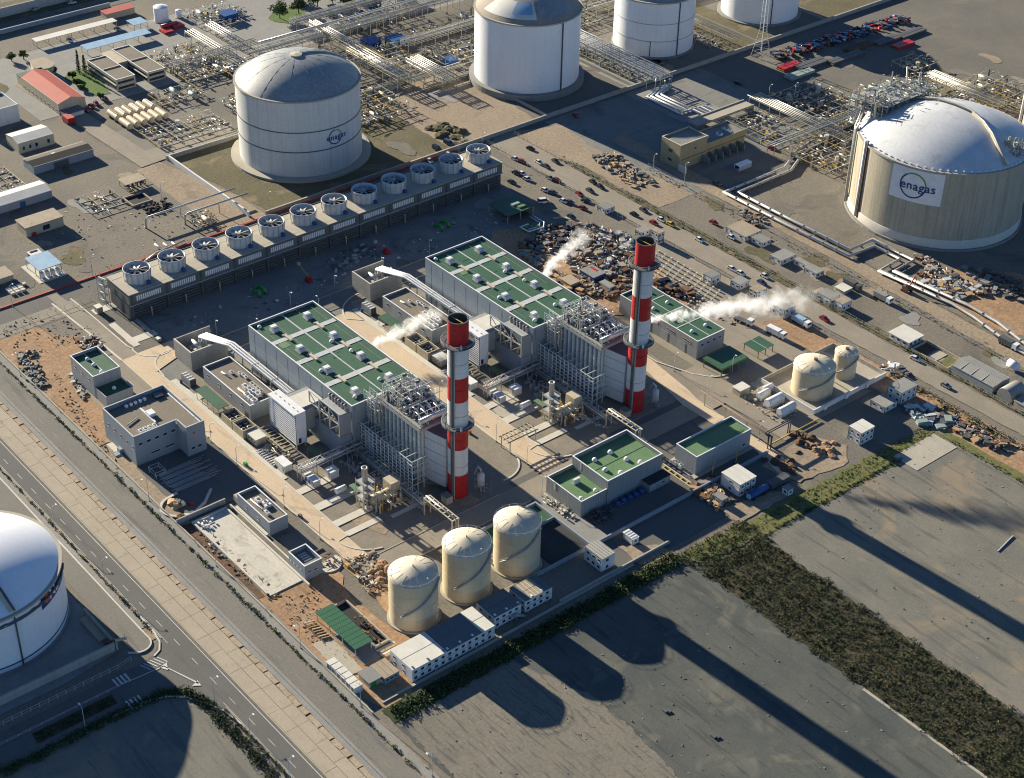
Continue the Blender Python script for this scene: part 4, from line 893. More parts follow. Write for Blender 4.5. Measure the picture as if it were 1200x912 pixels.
    for k in range(4): obj('pipe',MB().tube([(-37.6+k*.55,-36.5+dy,4.),(-37.6+k*.55,-12+dy,4.)],.17,6),('pipe_silver','paint_red' if dy else 'pipe_cream','white_metal','pipe_grey')[k],pb)
    # ---- heat-recovery boiler
    o=T('boiler','tall heat recovery boiler with ribbed casing and pipework top at the %s unit','boiler',-22,0)
    X0,X1,Y0,Y1,BZ=-33.,-12.2,-5.4+dy,5.6+dy,22.
    obj('casing',MB().box(X0,Y0,2,X1,Y1,BZ),'boiler_panel',o)
    obj('plinth',MB().box(X0,Y0+.5,0,X1,Y1-.5,2),'concrete_grey',o)
    for k in range(10): x=X0+.5+k*2.2; obj('buckstay',MB().box(x-.32,Y0-.7,.3,x+.32,Y0-.003,BZ),'rack_paint',o)
    for k in range(8): z=3.4+k*2.5; obj('casing_girt',MB().box(X0,Y0-.3,z,X1,Y0-.001,z+.18),'steel',o)
    for k in range(5): y=Y0+.4+k*2.5; obj('buckstay',MB().box(X1+.003,y-.25,.3,X1+.6,y+.25,BZ),'rack_paint',o)
    obj('inlet_duct',MB().prism([(-38.2,-3+dy),(X0,Y0+.6),(X0,Y1-.6),(-38.2,3+dy)],1.5,13),'wall_grey',o)
    obj('gallery',MB().box(X0-.8,Y0-1.8,BZ,X1+1.8,Y1+1.6,BZ+.3),'concrete_grey',o)
    obj('gallery_fascia',parapet(MB(),X0-.9,Y0-1.9,X1+1.9,Y1+1.7,BZ-.9,BZ,.15),'steel',o)
    obj('penthouse_base',MB().box(X0+.6,Y0+.6,BZ+.3,X1-.6,Y1-.6,BZ+1.),'steel_dark',o)
    dr=obj('steam_drum',MB().tube([(X1+.2,Y0-.6,BZ+1.7),(X1+.2,Y1+1.2,BZ+1.7)],.95,12),'pipe_silver',o); obj('drum_band',MB().ring([(1.0,-.1),(1.0,.1)],0,0,12) if False else MB().box(X1-.8,Y0+2,BZ+.3,X1+1.2,Y0+2.4,BZ+1.),'steel',dr)
    dr2=obj('steam_drum',MB().tube([(-20.6,Y0-.4,BZ+2),(-20.6,Y1+.8,BZ+2)],.7,10),'pipe_grey',o)
    for k in range(9):
        y=Y0+.6+k*1.25
        obj('riser',MB().tube([(-19.8,y,BZ+1),(-19.2,y,BZ+2.9),(-16.2,y,BZ+2.9),(-15.6,y,BZ+1),] if k%2 else [(-16.6,y,BZ+.9),(-16.,y,BZ+3.3),(-13.4,y,BZ+2.8),(-12.6,y,BZ+1.7)],.2,6),'white_metal',o)
    rr=random.Random(8)
    for m,n,kk in (('pipe_silver',70,('tube','cyl')),('white_metal',60,('tube','bar')),('pipe_cream',30,('tube','bar','box')),('rack_paint',80,('bar','tube')),('steel_dark',26,('box','cyl')),('rust',14,('tube','box'))):
        obj('top_pipework',clutter(X0+.2,Y0-.8,BZ+.4,-19.5,Y1+1.,BZ+5.2,n,rr,kk,.85),m,o)['kind']='stuff'
    for x,y,hh in ((-30,1.5,7.6),(-28,-2,6.2),(-25.5,3.4,6.6),(-23.4,-1,6.),(-21.5,4.2,5.2)):
        s=obj('vent_stack',MB().cyl(x,y+dy,BZ,BZ+hh,.55,None,10),'pale_metal',o); obj('cap',MB().ring([(.75,BZ+hh-.7),(.75,BZ+hh),(.4,BZ+hh)],x,y+dy,12),'steel_dark',s)
    for y in (Y0-1.8,Y1+1.6):
        for z in (BZ+.85,BZ+1.4): obj('handrail',MB().tube([(X0-.8,y,z),(X1+1.8,y,z)],.05,4),'pale_metal',o)
        for k in range(12): obj('handrail_post',MB().bar((X0-.8+k*2.1,y,BZ+.3),(X0-.8+k*2.1,y,BZ+1.4),.08),'pale_metal',o)
    for i in range(5):
        for j in range(4): obj('scaffold_post',MB().bar((X0+1+i*4.6,Y0+.3+j*3.4,BZ+.3),(X0+1+i*4.6,Y0+.3+j*3.4,BZ+(6.2 if i<3 else 3.6)),.15),'rack_paint',o)
    for i in range(5):
        for z in ((2.2,4.2,6.1) if i<3 else (2.,3.6)): obj('scaffold_rail',MB().bar((X0+1+i*4.6,Y0+.3,BZ+z),(X0+1+i*4.6,Y0+10.5,BZ+z),.13),'rack_paint',o)
    for j in range(4):
        for z in (2.2,4.2,6.1): obj('scaffold_rail',MB().bar((X0+1,Y0+.3+j*3.4,BZ+z),(X0+10.2,Y0+.3+j*3.4,BZ+z),.13),'rack_paint',o)
    for i in range(4):
        for j in range(2): obj('scaffold_post',MB().bar((-38.2+i*1.9,Y0-3.4+j*2.2,0),(-38.2+i*1.9,Y0-3.4+j*2.2,23.5),.14),'rack_paint',o)
    for k in range(9):
        for j in range(2): obj('scaffold_rail',MB().bar((-38.2,Y0-3.4+j*2.2,13+k*1.3),(-32.5,Y0-3.4+j*2.2,13+k*1.3),.11),'rack_paint',o)
    for k in range(7): obj('top_frame',MB().bar((X0+.5,Y0+k*1.8,BZ+.3),(X0+.5,Y0+k*1.8,BZ+5),.2),'pale_metal',o)
    for z in (BZ+2.6,BZ+5):
        for x in (X0+.5,X0+6.6): obj('top_frame',MB().bar((x,Y0,z),(x,Y1,z),.2),'pale_metal',o)
    for m,n,kk in (('pipe_silver',26,('tube','cyl')),('rack_paint',34,('bar','tube')),('pipe_cream',16,('tube','box'))): obj('side_pipework',clutter(-37.5,Y0-3.2,12.5,-30.5,Y0-.8,23.5,n,rr,kk,.7),m,o)['kind']='stuff'
    for m,n,kk in (('white_metal',30,('tube','bar')),('pipe_grey',30,('tube','cyl','box'))): obj('gallery_fittings',clutter(-19.5,Y0-1.4,BZ+.4,X1+1.2,Y1+1.2,BZ+2.6,n,rr,kk,.6),m,o)['kind']='stuff'
    # stair tower on the hall side of the boiler
    for k in range(6): obj('stair_flight',MB().bar((-36.6+(k%2)*3.2,-6.6+dy,7+k*2.6),(-33.4-(k%2)*3.2,-6.6+dy,9.6+k*2.6),.45),'pale_metal',o)
    for x in (-36.8,-33.2):
        for y in (-7.2,-5.8): obj('stair_post',MB().bar((x,y+dy,0),(x,y+dy,23),.18),'pale_metal',o)
    # duct to the stack
    td=obj('outlet_duct',MB().prism([(X1,Y0+1.0),(-7.2,-3.4+dy),(-3.2,-2.4+dy),(-3.2,2.4+dy),(-7.2,3.4+dy),(X1,Y1-1.0)],1.5,20.5),'duct_panel',o)
    for z in (5.5,9.5,13.5,17.5): obj('seam',MB().prism([(X1,Y0+.9),(-7.1,-3.5+dy),(-3.2,-2.5+dy),(-3.2,2.5+dy),(-7.1,3.5+dy),(X1,Y1-.9)],z,z+.14),'steel',td)
    obj('duct_cap',MB().prism([(X1,Y0+1.0),(-7.2,-3.4+dy),(-3.2,-2.4+dy),(-3.2,2.4+dy),(-7.2,3.4+dy),(X1,Y1-1.0)],20.5,20.9),'steel_dark',o)
    # ---- steel rack in front of the casing
    s=T('boiler_rack','tall open steel rack with grid front beside the %s unit boiler','steel frame',-24,-11)
    FX0,FX1,FY=-39.,-9.2,-11.2+dy
    nx=14
    for k in range(nx+1):
        x=FX0+(FX1-FX0)*k/nx; obj('column',MB().bar((x,FY,0),(x,FY,12),.24),'rack_paint',s)
    for j in range(9): z=.9+j*1.38; obj('rail',MB().bar((FX0,FY-.08,z),(FX1,FY-.08,z),.2),'rack_paint',s)
    obj('blank_panel',MB().box(-34.8,FY+.1,0,-30.6,FY+.18,10.4),'wall_blue',s)
    for k in range(10):
        x=FX0+3.3*k
        for z in (12,8.): obj('tie_beam',MB().bar((x,FY,z),(x,Y0-.7,z),.2),'rack_paint',s)
    for y in (-9,-6.6):
        obj('column',MB().bar((FX1,y+dy,0),(FX1,y+dy,12),.26),'rack_paint',s)
    for z in (2.6,5,7.4,9.8,12): obj('side_rail',MB().bar((FX1,FY,z),(FX1,-4.6+dy,z),.2),'rack_paint',s)
    # ---- chimney
    k=thing('chimney','red and white banded chimney of the %s unit with two platforms'%wh,'chimney',(0,dy,0))
    R=3.25
    for (z0,z1,m) in ((0,9.2,'chim_red'),(9.2,19.1,'chim_white'),(19.1,26.6,'chim_red'),(26.6,37.2,'chim_white'),(37.2,46.1,'chim_red'),(46.1,56.4,'chim_white'),(56.4,65.8,'chim_red')):
        obj('red_band' if 'red' in m else 'white_band',MB().ring([(R,z0),(R,z1)],0,dy,40),m,k)
    obj('lip',MB().ring([(R,65.8),(R+.12,65.8),(R+.12,66.0),(R-.25,66.0),(R-.25,60)],0,dy,40,False),'steel_dark',k)
    obj('flue_floor',MB().poly([((R-.25)*cos(2*pi*q/24),dy+(R-.25)*sin(2*pi*q/24)) for q in range(24)],60.2),'black',k)
    obj('damper_bar',MB().bar((-2.9,dy-.3,65.2),(2.9,dy+.3,65.2),.3),'yellow',k)
    for z,rad in ((57.6,5.3),(27.6,5.2)):
        pl=obj('platform',MB().ring([(R+.02,z),(rad,z),(rad,z+.25),(R+.02,z+.25)],0,dy,32,False),'steel_dark',k)
        for zz in (z+.8,z+1.35): obj('handrail',MB().ring([(rad-.1,zz),(rad,zz),(rad,zz+.08),(rad-.1,zz+.08)],0,dy,32,False),'steel',pl)
        for q in range(16): a_=2*pi*q/16; obj('bracket',MB().bar((rad*.97*cos(a_),dy+rad*.97*sin(a_),z),(R*cos(a_),dy+R*sin(a_),z-1.6),.14),'steel',pl); obj('rail_post',MB().bar((rad*.98*cos(a_),dy+rad*.98*sin(a_),z),(rad*.98*cos(a_),dy+rad*.98*sin(a_),z+1.4),.09),'steel',pl)
        obj('aircraft_light',MB().cyl(4.3,dy-2.2,z+.25,z+1.6,.3,None,8),'white_metal',pl)
    la=radians(293)
    obj('ladder_rail',MB().bar(((R+.35)*cos(la),dy+(R+.35)*sin(la),2),((R+.35)*cos(la),dy+(R+.35)*sin(la),57),.75),'steel_dark',k)
    obj('cable_duct',MB().bar(((R+.2)*cos(la+.16),dy+(R+.2)*sin(la+.16),0),((R+.2)*cos(la+.16),dy+(R+.2)*sin(la+.16),57),.35),'steel',k)
    for z in (12.5,23,31.8,41.6,51): obj('ring_flange',MB().ring([(R+.01,z),(R+.1,z),(R+.1,z+.15),(R+.01,z+.15)],0,dy,36,False),'steel' if z not in (23,41.6) else 'chim_red',k)
    fb=thing('instrument_hut','small cream instrument hut at the foot of the %s chimney'%wh,'cabin',(1.5,-5.2+dy,0))
    obj('body',MB().cbox(1.5,-5.6+dy,.2,3.,2.4,2.6),'wall_beige',fb); obj('roof',MB().cbox(1.5,-5.6+dy,2.8,3.2,2.6,.15),'roof_grey',fb); obj('door',MB().box(2.99,-6.2+dy,.3,3.06,-5.3+dy,2.2),'steel',fb)
    bd=thing('blowdown_tank','small steel blowdown vessel beside the %s chimney'%wh,'vessel',(3.,7.+dy,0))
    obj('vessel',MB().ring([(.01,6.8),(.7,6.6),(1.25,6.),(1.25,2.),(.7,1.3)],3,7+dy,14),'pale_metal',bd); frame_posts(bd,(2.2,3.8),(6.2+dy,7.8+dy),0,2.4,.2,'steel'); obj('outlet_pipe',MB().tube([(3,7+dy,6.7),(3,7+dy,8),(1.4,7+dy,8.3),(0.8,6+dy,5)],.25,6),'pale_metal',bd); obj('fittings',clutter(1,5+dy,.3,6,10+dy,4,26,random.Random(4),('tube','bar','box'),.6),'steel',bd)['kind']='stuff'
    # ---- gas heater skid
    q=T('gas_heater','gas heater skid with short steel stack and horizontal drum at the %s unit','heater',-12,-24)
    obj('stack',MB().ring([(.95,2),(.95,15.2),(1.05,15.2),(1.05,15.6),(.7,15.6),(.7,13)],-12.4,-27.2+dy,14),'pipe_silver',q)
    obj('drum',MB().tube([(-11,-25.4+dy,3),(-3.,-25.4+dy,3)] if False else [(-10.5,-26.4+dy,3.2),(-10.5,-17.8+dy,3.2)],1.7,14),'pipe_cream',q)
    obj('burner_house',MB().box(-13.8,-19.5+dy,3.4,-9.4,-15.8+dy,7.),'wall_beige',q)
    for z in (4,7,10): obj('platform',MB().box(-14.6,-29.4+dy,z,-10.2,-25+dy,z+.18),'steel',q)
    for x in (-14.5,-10.3):
        for y in (-29.3,-25.1): obj('post',MB().bar((x,y+dy,0),(x,y+dy,11.2),.2),'pipe_cream',q)
    for z in (5.,8.,11.): 
        for y in (-29.3,-25.1): obj('handrail',MB().tube([(-14.5,y+dy,z),(-10.3,y+dy,z)],.07,4),'pale_metal',q)
    rr=random.Random(17)
    for m,n in (('pipe_cream',46),('pale_metal',40),('rust',16),('yellow',8)): obj('pipework',clutter(-15,-29+dy,.3,-6,-14.5+dy,6.5,n,rr,('tube','bar','cyl'),.75),m,q)['kind']='stuff'
    for y in (-25,-19.5): obj('saddle',MB().box(-12,y+dy,0,-9,y+.5+dy,1.9),'concrete_grey',q)
    gs=T('gas_bottle_shelter','green roofed shelter with white horizontal tank beside the %s gas heater','shelter',-19,-26)
    obj('roof',MB().box(-21.4,-27.4+dy,3.1,-16.6,-23.6+dy,3.25),'roof_green_light',gs); frame_posts(gs,(-21.2,-19,-16.8),(-27.2+dy,-23.8+dy),0,3.1,.15,'steel')
    wt=thing('horizontal_tank','white horizontal tank under the green shelter at the %s unit'%wh,'tank',(-21,-29+dy,0))
    obj('shell',MB().tube([(-23.2,-31.2+dy,1.4),(-23.2,-27.4+dy,1.4),],1.,12),'white_metal',wt)
    obj('saddle',MB().box(-23.8,-30.6+dy,0,-22.6,-30.1+dy,.8),'concrete_grey',wt); obj('saddle',MB().box(-23.8,-28.4+dy,0,-22.6,-27.9+dy,.8),'concrete_grey',wt)
    # ---- pipe track along the foot of the boiler rack
    pt=T('pipe_track','steel pipe track running past the boiler foot at the %s unit','pipe rack',-15,-14)
    for z in (2.6,4.4):
        for y in (-15.2,-12.8): obj('rail',MB().bar((-40,y+dy,z),(2,y+dy,z),.2),'steel_green',pt)
    for k in range(15):
        x=-40+k*3
        obj('tie',MB().bar((x,-15.2+dy,4.4),(x,-12.8+dy,4.4),.16),'pale_metal',pt)
        if k%2==0:
            for y in (-15.2,-12.8): obj('post',MB().bar((x,y+dy,0),(x,y+dy,4.4),.2),'steel_green',pt)
    for j in range(3): obj('pipe',MB().tube([(-39.6,-14.7+j*.7+dy,2.95),(1.6,-14.7+j*.7+dy,2.95)],.2,6),('pipe_silver','pipe_grey','steel')[j],pt)
    rr=random.Random(23)
    pu=T('pump_set','group of blue-grey pumps and pipes below the boiler rack of the %s unit','pump',-30,-19)
    for k in range(5): 
        p_=obj('pump',MB().cbox(-34+k*2.6,-19.4+dy,.25,1.,2.,1.),'steel',pu); obj('motor',MB().cyl(-34+k*2.6,-18.6+dy,1.2,2.6,.4,None,8),'pipe_grey',p_)
    for m,n in (('pale_metal',30),('pipe_silver',22)): obj('pipework',clutter(-36,-21.5+dy,.3,-20,-16+dy,3.2,n,rr,('tube','bar'),.8),m,pu)['kind']='stuff'
    # ---- gantry at the end of the pipe track
    ga=T('pipe_gantry','white ladder-like pipe gantry spanning the road at the %s unit','pipe bridge',8,-13)
    for y in (-15.2,-12.8): obj('chord',MB().bar((2,y+dy,6.6),(17,y+dy,6.6),.32),'pipe_cream',ga)
    for k in range(7): obj('rung',MB().bar((2.2+k*2.4,-15.2+dy,6.6),(2.2+k*2.4,-12.8+dy,6.6),.24),'white_metal',ga)
    for x in (2.4,16.6):
        for y in (-15.2,-12.8): obj('leg',MB().bar((x,y+dy,0),(x,y+dy,6.6),.34),'pipe_cream',ga)
    obj('pipe',MB().tube([(2,-14+dy,4.),(2,-14+dy,6.95),(17,-14+dy,6.95),(17,-14+dy,1)],.2,6),'pipe_silver',ga)
unit(0,'nearer'); unit(77,'farther')
# ================================================================== other buildings of the power station
def PY(x,y,z):
    d=Vector((x,y,z))-CAMP; return 456-FPX*d.dot(_up)/d.dot(_fw)
def hsolve(x,y,ty):
    lo,hi=0.,60.
    for _ in range(30):
        m=(lo+hi)/2
        if PY(x,y,m)>ty: lo=m
        else: hi=m
    return lo
def foot(base,top,Lp,Rp):
    """plan rectangle and height of a block from its near corner (foot, top) and its left and right roof corners"""
    x,y=W(*base); h=hsolve(x,y,top[1]); return W(*Lp,h)[0],y,x,W(*Rp,h)[1],h
def gable(t,x0,y0,x1,y1,h,rise,wall,roof,axis='x',over=.3,drop=0):
    obj('wall',MB().box(x0,y0,0,x1,y1,h),wall,t)
    if axis=='x':
        ym=(y0+y1)/2; g=MB()
        for x in (x0+.02,x1-.02): g.face([(x,y0,h),(x,y1,h),(x,ym,h+rise)])
        obj('gable_end',g,wall,t)
        a=MB().face([(x0-over,y0-over,h-.1),(x1+over,y0-over,h-.1),(x1+over,ym,h+rise+.06),(x0-over,ym,h+rise+.06)]); b=MB().face([(x0-over,ym,h+rise+.06),(x1+over,ym,h+rise+.06),(x1+over,y1+over,h-.1),(x0-over,y1+over,h-.1)])
    else:
        xm=(x0+x1)/2; g=MB()
        for y in (y0+.02,y1-.02): g.face([(x0,y,h),(x1,y,h),(xm,y,h+rise)])
        obj('gable_end',g,wall,t)
        a=MB().face([(x0-over,y0-over,h-.1),(xm,y0-over,h+rise+.06),(xm,y1+over,h+rise+.06),(x0-over,y1+over,h-.1)]); b=MB().face([(xm,y0-over,h+rise+.06),(x1+over,y0-over,h-.1),(x1+over,y1+over,h-.1),(xm,y1+over,h+rise+.06)])
    obj('roof_slope',a,roof,t); obj('roof_slope',b,roof,t)
# --- green and grey two-tier building by the road
t=thing('pump_building','grey two-tier building with dark green roofs beside the dirt track','building',(-122,-60,0))
shell(t,-135.2,-65.3,-118.6,-54.9,8.9,'wall_panel','roof_green',1.2,'white_metal',.3)
obj('lower_wall',MB().box(-118.6,-65.2,0,-110.6,-55.,4.1),'wall_panel',t); obj('lower_roof',MB().poly(rc(-118.5,-64.9,-110.9,-55.3),4.14),'roof_green',t)
obj('lower_parapet',MB().box(-118.6,-65.2,4.1,-110.6,-64.9,4.8).box(-118.6,-55.3,4.1,-110.6,-55.,4.8).box(-110.9,-64.9,4.1,-110.6,-55.3,4.8),'wall_panel',t)
obj('roof_gutter',MB().box(-134.6,-60.3,7.74,-119,-60.0,7.85),'pale_metal',t)
for x in (-131,-126.4,-120.8): place(t,'roof_cowl',DOMEL,x,-60.9,7.75)
place(t,'roof_cowl',DOMEL,-114.5,-60,4.15)
obj('balcony',MB().box(-117,-55,3.,-113,-53.2,3.2),'concrete_white',t)
for k in range(3): winY(t,-65.3,-133+k*5,-131.8+k*5,5.4,6.3)
# --- control building
t=thing('control_building','blue-grey flat-roofed control building with stepped corner near the road','building',(-84,-62,0))
P6=[(-96.1,-73.4),(-75.5,-73.4),(-75.5,-57.6),(-69.6,-57.6),(-69.6,-50.7),(-96.1,-50.7)]
obj('wall',MB().prism(P6,0,10.2),'wall_blue',t)
obj('roof',MB().poly([(-95.7,-73),(-75.9,-73),(-75.9,-57.2),(-70,-57.2),(-70,-51.1),(-95.7,-51.1)],10.24),'roof_gravel',t)
pm=MB(); cm=MB()
for i in range(6):
    a,b=P6[i],P6[(i+1)%6]; x0,x1=sorted((a[0],b[0])); y0,y1=sorted((a[1],b[1]))
    k=.35
    if y0==y1: (yy0,yy1)=(y0,y0+k) if i in (0,2) else (y0-k,y0); pm.box(x0,yy0,10.2,x1,yy1,11.75 if i!=4 else 11.75); cm.box(x0-.03,yy0-.03,11.75,x1+.03,yy1+.03,11.87)
    else: (xx0,xx1)=(x0-k,x0) if i in (1,3) else (x0,x0+k); pm.box(xx0,y0+k,10.2,xx1,y1-k,11.74); cm.box(xx0-.03,y0,11.745,xx1+.03,y1,11.86)
obj('parapet',pm,'wall_blue',t); obj('coping',cm,'pale_metal',t)
for k in range(5): winX(t,-75.5,-71.8+k*3.0,-70.5+k*3.0,7.6,8.6)
for k in range(2): winX(t,-75.5,-67.8+k*5.2,-64.6+k*5.2,2.6,3.3)
for k in range(5): winY(t,-73.4,-93.4+k*4.1,-92.6+k*4.1,6.4,7.5)
winX(t,-69.6,-56.2,-55.,2.4,3.4); winX(t,-69.6,-53.8,-52.6,2.4,3.4)
obj('fire_box',MB().box(-69.6,-55.2,8.4,-69.5,-54.5,9.),'paint_orange',t)
for k in range(5): hvac(t,-93.8,-66+k*1.7,10.25,1.1,.9,.9)
for k in range(4): hvac(t,-78.2,-69.3+k*1.7,10.25,1.8,1.2,1.)
obj('roof_duct',MB().box(-90,-63.2,10.25,-80,-62.6,10.8),'white_metal',t); obj('roof_duct',MB().box(-86.5,-63,10.25,-83.6,-60.6,11.5),'white_metal',t)
obj('roof_pipe',MB().tube([(-84,-71,10.6),(-86,-66,10.6)],.2,6),'steel',t); obj('mast',MB().bar((-71.6,-53,10.7),(-71.6,-53,13.4),.1),'pale_metal',t)
obj('gutter',MB().box(-92,-51.6,10.4,-70.6,-51.2,10.8),'white_metal',t); obj('skylight',MB().box(-94.5,-56,10.25,-91.5,-53,10.95),'glass',t)
obj('drain_pipe',MB().tube([(-75.3,-73.5,0),(-75.3,-73.5,11)],.1,6),'pale_metal',t)
st=thing('entrance_steps','white concrete entrance landing and steps at the control building wall','steps',(-88,-75.5,0))
obj('landing',MB().box(-92,-75.6,0,-85.4,-73.45,.45),'concrete_white',st)
for k in range(4): obj('step',MB().box(-85.4+k*.45,-76,0,-84.95+k*.45,-74,.42-.09*k),'concrete_white',st)
obj('porch',MB().box(-86.6,-76.4,.0,-84.2,-74.4,.5).box(-86.4,-74.6,.45,-84.4,-73.45,2.),'wall_blue',st)
# --- yard in the building's shade: pipe stacks, skips
rr=random.Random(2)
for k in range(5):
    s=thing('pipe_stack','stack of long grey pipes lying in the shaded yard, %s from the control building'%nth(k),'pipes',(-66+k*2.4,-62,0),'pipe stacks in the shaded yard')
    for j in range(5): obj('pipe',MB().tube([(-67.2+k*2.5+j*.42,-72+rr.uniform(0,2),.35),(-67.2+k*2.5+j*.42,-56+rr.uniform(-3,3),.35)],.17,5),'pipe_grey',s)
t=thing('steel_cage','open steel cage frame standing in the shaded yard','steel frame',(-67,-70,0))
for x in (-70,-65.5):
    for y in (-72,-68.4): obj('post',MB().bar((x,y,0),(x,y,2.6),.12),'pale_metal',t)
for (a,b) in (((-70,-72),(-65.5,-72)),((-70,-68.4),(-65.5,-68.4)),((-70,-72),(-70,-68.4)),((-65.5,-72),(-65.5,-68.4))):
    for z in (1.3,2.6): obj('rail',MB().bar((*a,z),(*b,z),.1),'pale_metal',t)
for i,(px,py,m,lb) in enumerate(((397/4,0,'',''),)): pass
for (x,y,m,lb) in ((-47.5,-70.,'paint_red','red bin in the shaded yard by the curved kerb'),(-48.8,-72.,'white_metal','white crate in the shaded yard by the curved kerb'),(-50,-72.6,'paint_blue','blue crate in the shaded yard by the curved kerb')):
    t=thing('waste_bin',lb,'bin',(x,y,.15)); obj('body',MB().prism([(x-.8,y-.6),(x+.8,y-.6),(x+.8,y+.6),(x-.8,y+.6)],.15,1.2),m,t); obj('lid',MB().box(x-.85,y-.65,1.2,x+.85,y+.65,1.3),'steel_dark',t)
kerbline([(-50,-61),(-45.4,-66),(-42.4,-72.2)]+arc(-49,-73.6,5.4,-5,-185,12)+[(-55,-70.6)],.9,.4,'concrete_white')
solo('soil_heap',rough and MB().blob(-50.5,-74.2,0,3.0,1.9,1.6,rr,12,5),'wood','tan soil heap inside the white curved kerb','soil heap',(-50.5,-74.2,0))
solo('soil_heap',MB().blob(-43.5,-75.8,0,2.4,1.7,1.3,rr,12,5),'mud_red','red brown soil heap left of the long basin','soil heap',(-43.5,-75.8,0))
# --- pale basin and its buildings
t=thing('concrete_basin','long shallow concrete basin with stained pale floor','basin',(-16,-68,0))
obj('floor',MB().box(-38.2,-74.2,0,5,-62.9,.42),'basin_floor',t)
for (a,b,c,d) in ((-38.8,-74.8,4,-74.2),(-38.8,-74.2,-38.2,-62.3),(-38.2,-62.9,8.4,-62.3)): obj('wall',MB().box(a,b,0,c,d,1.0),'concrete_white',t)
obj('channel_wall',MB().box(-39,-60.9,0,2,-60.4,.9),'concrete_white',t)
rr=random.Random(44)
obj('inlet_fittings',clutter(-37.8,-73.5,.4,-33.5,-69,1.5,18,rr,('tube','box'),.7),'white_metal',t)['kind']='stuff'
t=solo('retaining_wall',MB().box(-41.3,-78.7,0,-40.8,-61.2,2.2),'wall_conc','long concrete retaining wall at the head of the basin','wall',(-41,-70,0))
t=thing('pump_house','blue-grey pump house with deep parapet between basin and plant road','building',(-28,-55.5,0))
shell(t,-37.4,-58.8,-18.8,-52.1,5.2,'wall_blue','roof_gravel',1.0,'white_metal',.3)
for (x,y,w,d) in ((-31,-55.,2.2,1.6),(-28.6,-54,1.2,2.),(-26.8,-54.2,1.,2.2),(-24,-56.4,2.,1.)): hvac(t,x,y,4.25,w,d,1.)
obj('roof_pipe',MB().tube([(-33,-56.6,4.6),(-26.4,-56.6,4.6),(-26.4,-53,4.6)],.22,6),'white_metal',t)
winY(t,-58.8,-33,-32,2.2,3.1); winY(t,-58.8,-26,-25,2.2,3.1)
obj('annex',MB().box(-40.6,-58.4,0,-37.45,-53,2.6),'wall_conc',t)
obj('walkway',MB().box(-37,-60.2,0,-19,-59.2,.9),'concrete_white',t)
t=thing('valve_house','small blue-grey valve house with sunken roof at the basin end','building',(1.5,-59,0))
shell(t,-2.9,-62.25,5.8,-56,5.9,'wall_blue','roof_grey',1.7,'white_metal',.3)
for k in range(4): winY(t,-62.25,-1.9+k*1.7,-1.5+k*1.7,3.2,3.5)
for k in range(2): winX(t,5.8,-61+k*2,-60.+k*2,2.8,3.4)
for k in range(4): obj('roof_beam',MB().box(-1.4+k*1.1,-60,4.22,-.9+k*1.1,-57.4,4.4),'roof_white',t)
t=solo('raised_platform',MB().prism([(-16,-58),(-3.5,-58),(-3.5,-49.5),(-16,-49.5)],0,.5),'asphalt_old','low dark platform between pump house and valve house','platform',(-10,-54,0))
t=solo('paved_circle',MB().prism(arc(3,-52.5,4.4,-100,110,14),0,.45),'concrete_white','rounded white debris pad beside the valve house','pad',(3,-53,0))
solo('debris_pile',clutter(-.5,-55.5,.45,6,-49.5,.9,50,rr,('box','tube'),.55),'rust','scattered debris on the rounded white pad','debris',(3,-53,0),kind='stuff')
# --- big green canopy and pit
t=thing('green_canopy','large green sheet-metal canopy roof over the dirt yard','canopy',(32,-66.4,0))
obj('roof',MB().prism([(22,-69.6),(42,-69.6),(42,-63.4),(22,-63.4)],3.25,3.4),'green_sheet',t)
frame_posts(t,(22.4,28.8,35.2,41.6),(-69.2,-63.8),0,3.25,.22,'pipe_cream')
obj('floor',MB().box(30,-69.4,0,46,-62,.3),'concrete_grey',t)
for k in range(9): obj('roof_seam',MB().box(24+k*2.,-69.6,3.4,24.06+k*2.,-63.4,3.43),'green_sheet',t)
t=thing('sunken_pit','deep dark pit with concrete rim beside the green canopy','pit',(32,-60.5,0))
obj('pit_floor',MB().poly(rc(21,-62.9,42,-58.3),.26),'black',t)
for (a,b,c,d) in ((21,-58.3,43,-57.8),(42,-63.2,42.6,-58.3),(20.5,-62.9,21,-57.8)): obj('rim',MB().box(a,b,0,c,d,1.1),'concrete',t)
obj('fittings',clutter(29,-62.5,.3,41.5,-58.6,1.6,36,rr,('tube','box','bar'),.7),'rust',t)['kind']='stuff'
t=thing('plank_stack','stack of pale planks beside the pit','planks',(45,-60.4,0))
for k in range(4): obj('plank',MB().box(43.4+k*1.0,-63.4,.2,44.2+k*1.0,-57.2,.55+.1*(k%2)),'wood' if k%2 else 'roof_white',t)
solo('concrete_pad',MB().prism(rough(rc(30,-76.4,47,-70.4),.3,2.,5),0,.35),'concrete','pale concrete pad in front of the green canopy','pad',(38,-73,0))
t=thing('timber_rack','timber rack with bundles beside the green canopy','rack',(26,-71.6,0))
for k in range(8): obj('beam',MB().bar((21.5+k*1.2,-73+.2*(k%2),.7),(22.3+k*1.2,-70.2,.7),.3),'wood' if k%3 else 'concrete_white',t)
for y in (-73,-70.4): obj('bearer',MB().bar((21,y,.4),(31.5,y,.4),.3),'rust',t)
# six small site cabins
for k in range(6):
    x=41.2+k*2.35
    t=thing('site_cabin','narrow white site cabin, %s of six from the left by the road'%nth(k),'cabin',(x,-77,0),'narrow site cabins by the road')
    obj('body',MB().box(x-.95,-78.3,.25,x+.95,-75.5,2.6),'wall_white',t); obj('roof',MB().box(x-1.02,-78.4,2.6,x+1.02,-75.4,2.74),'roof_white',t)
    obj('door',MB().box(x-.4,-78.36,.35,x+.5,-78.27,2.3),'glass',t)
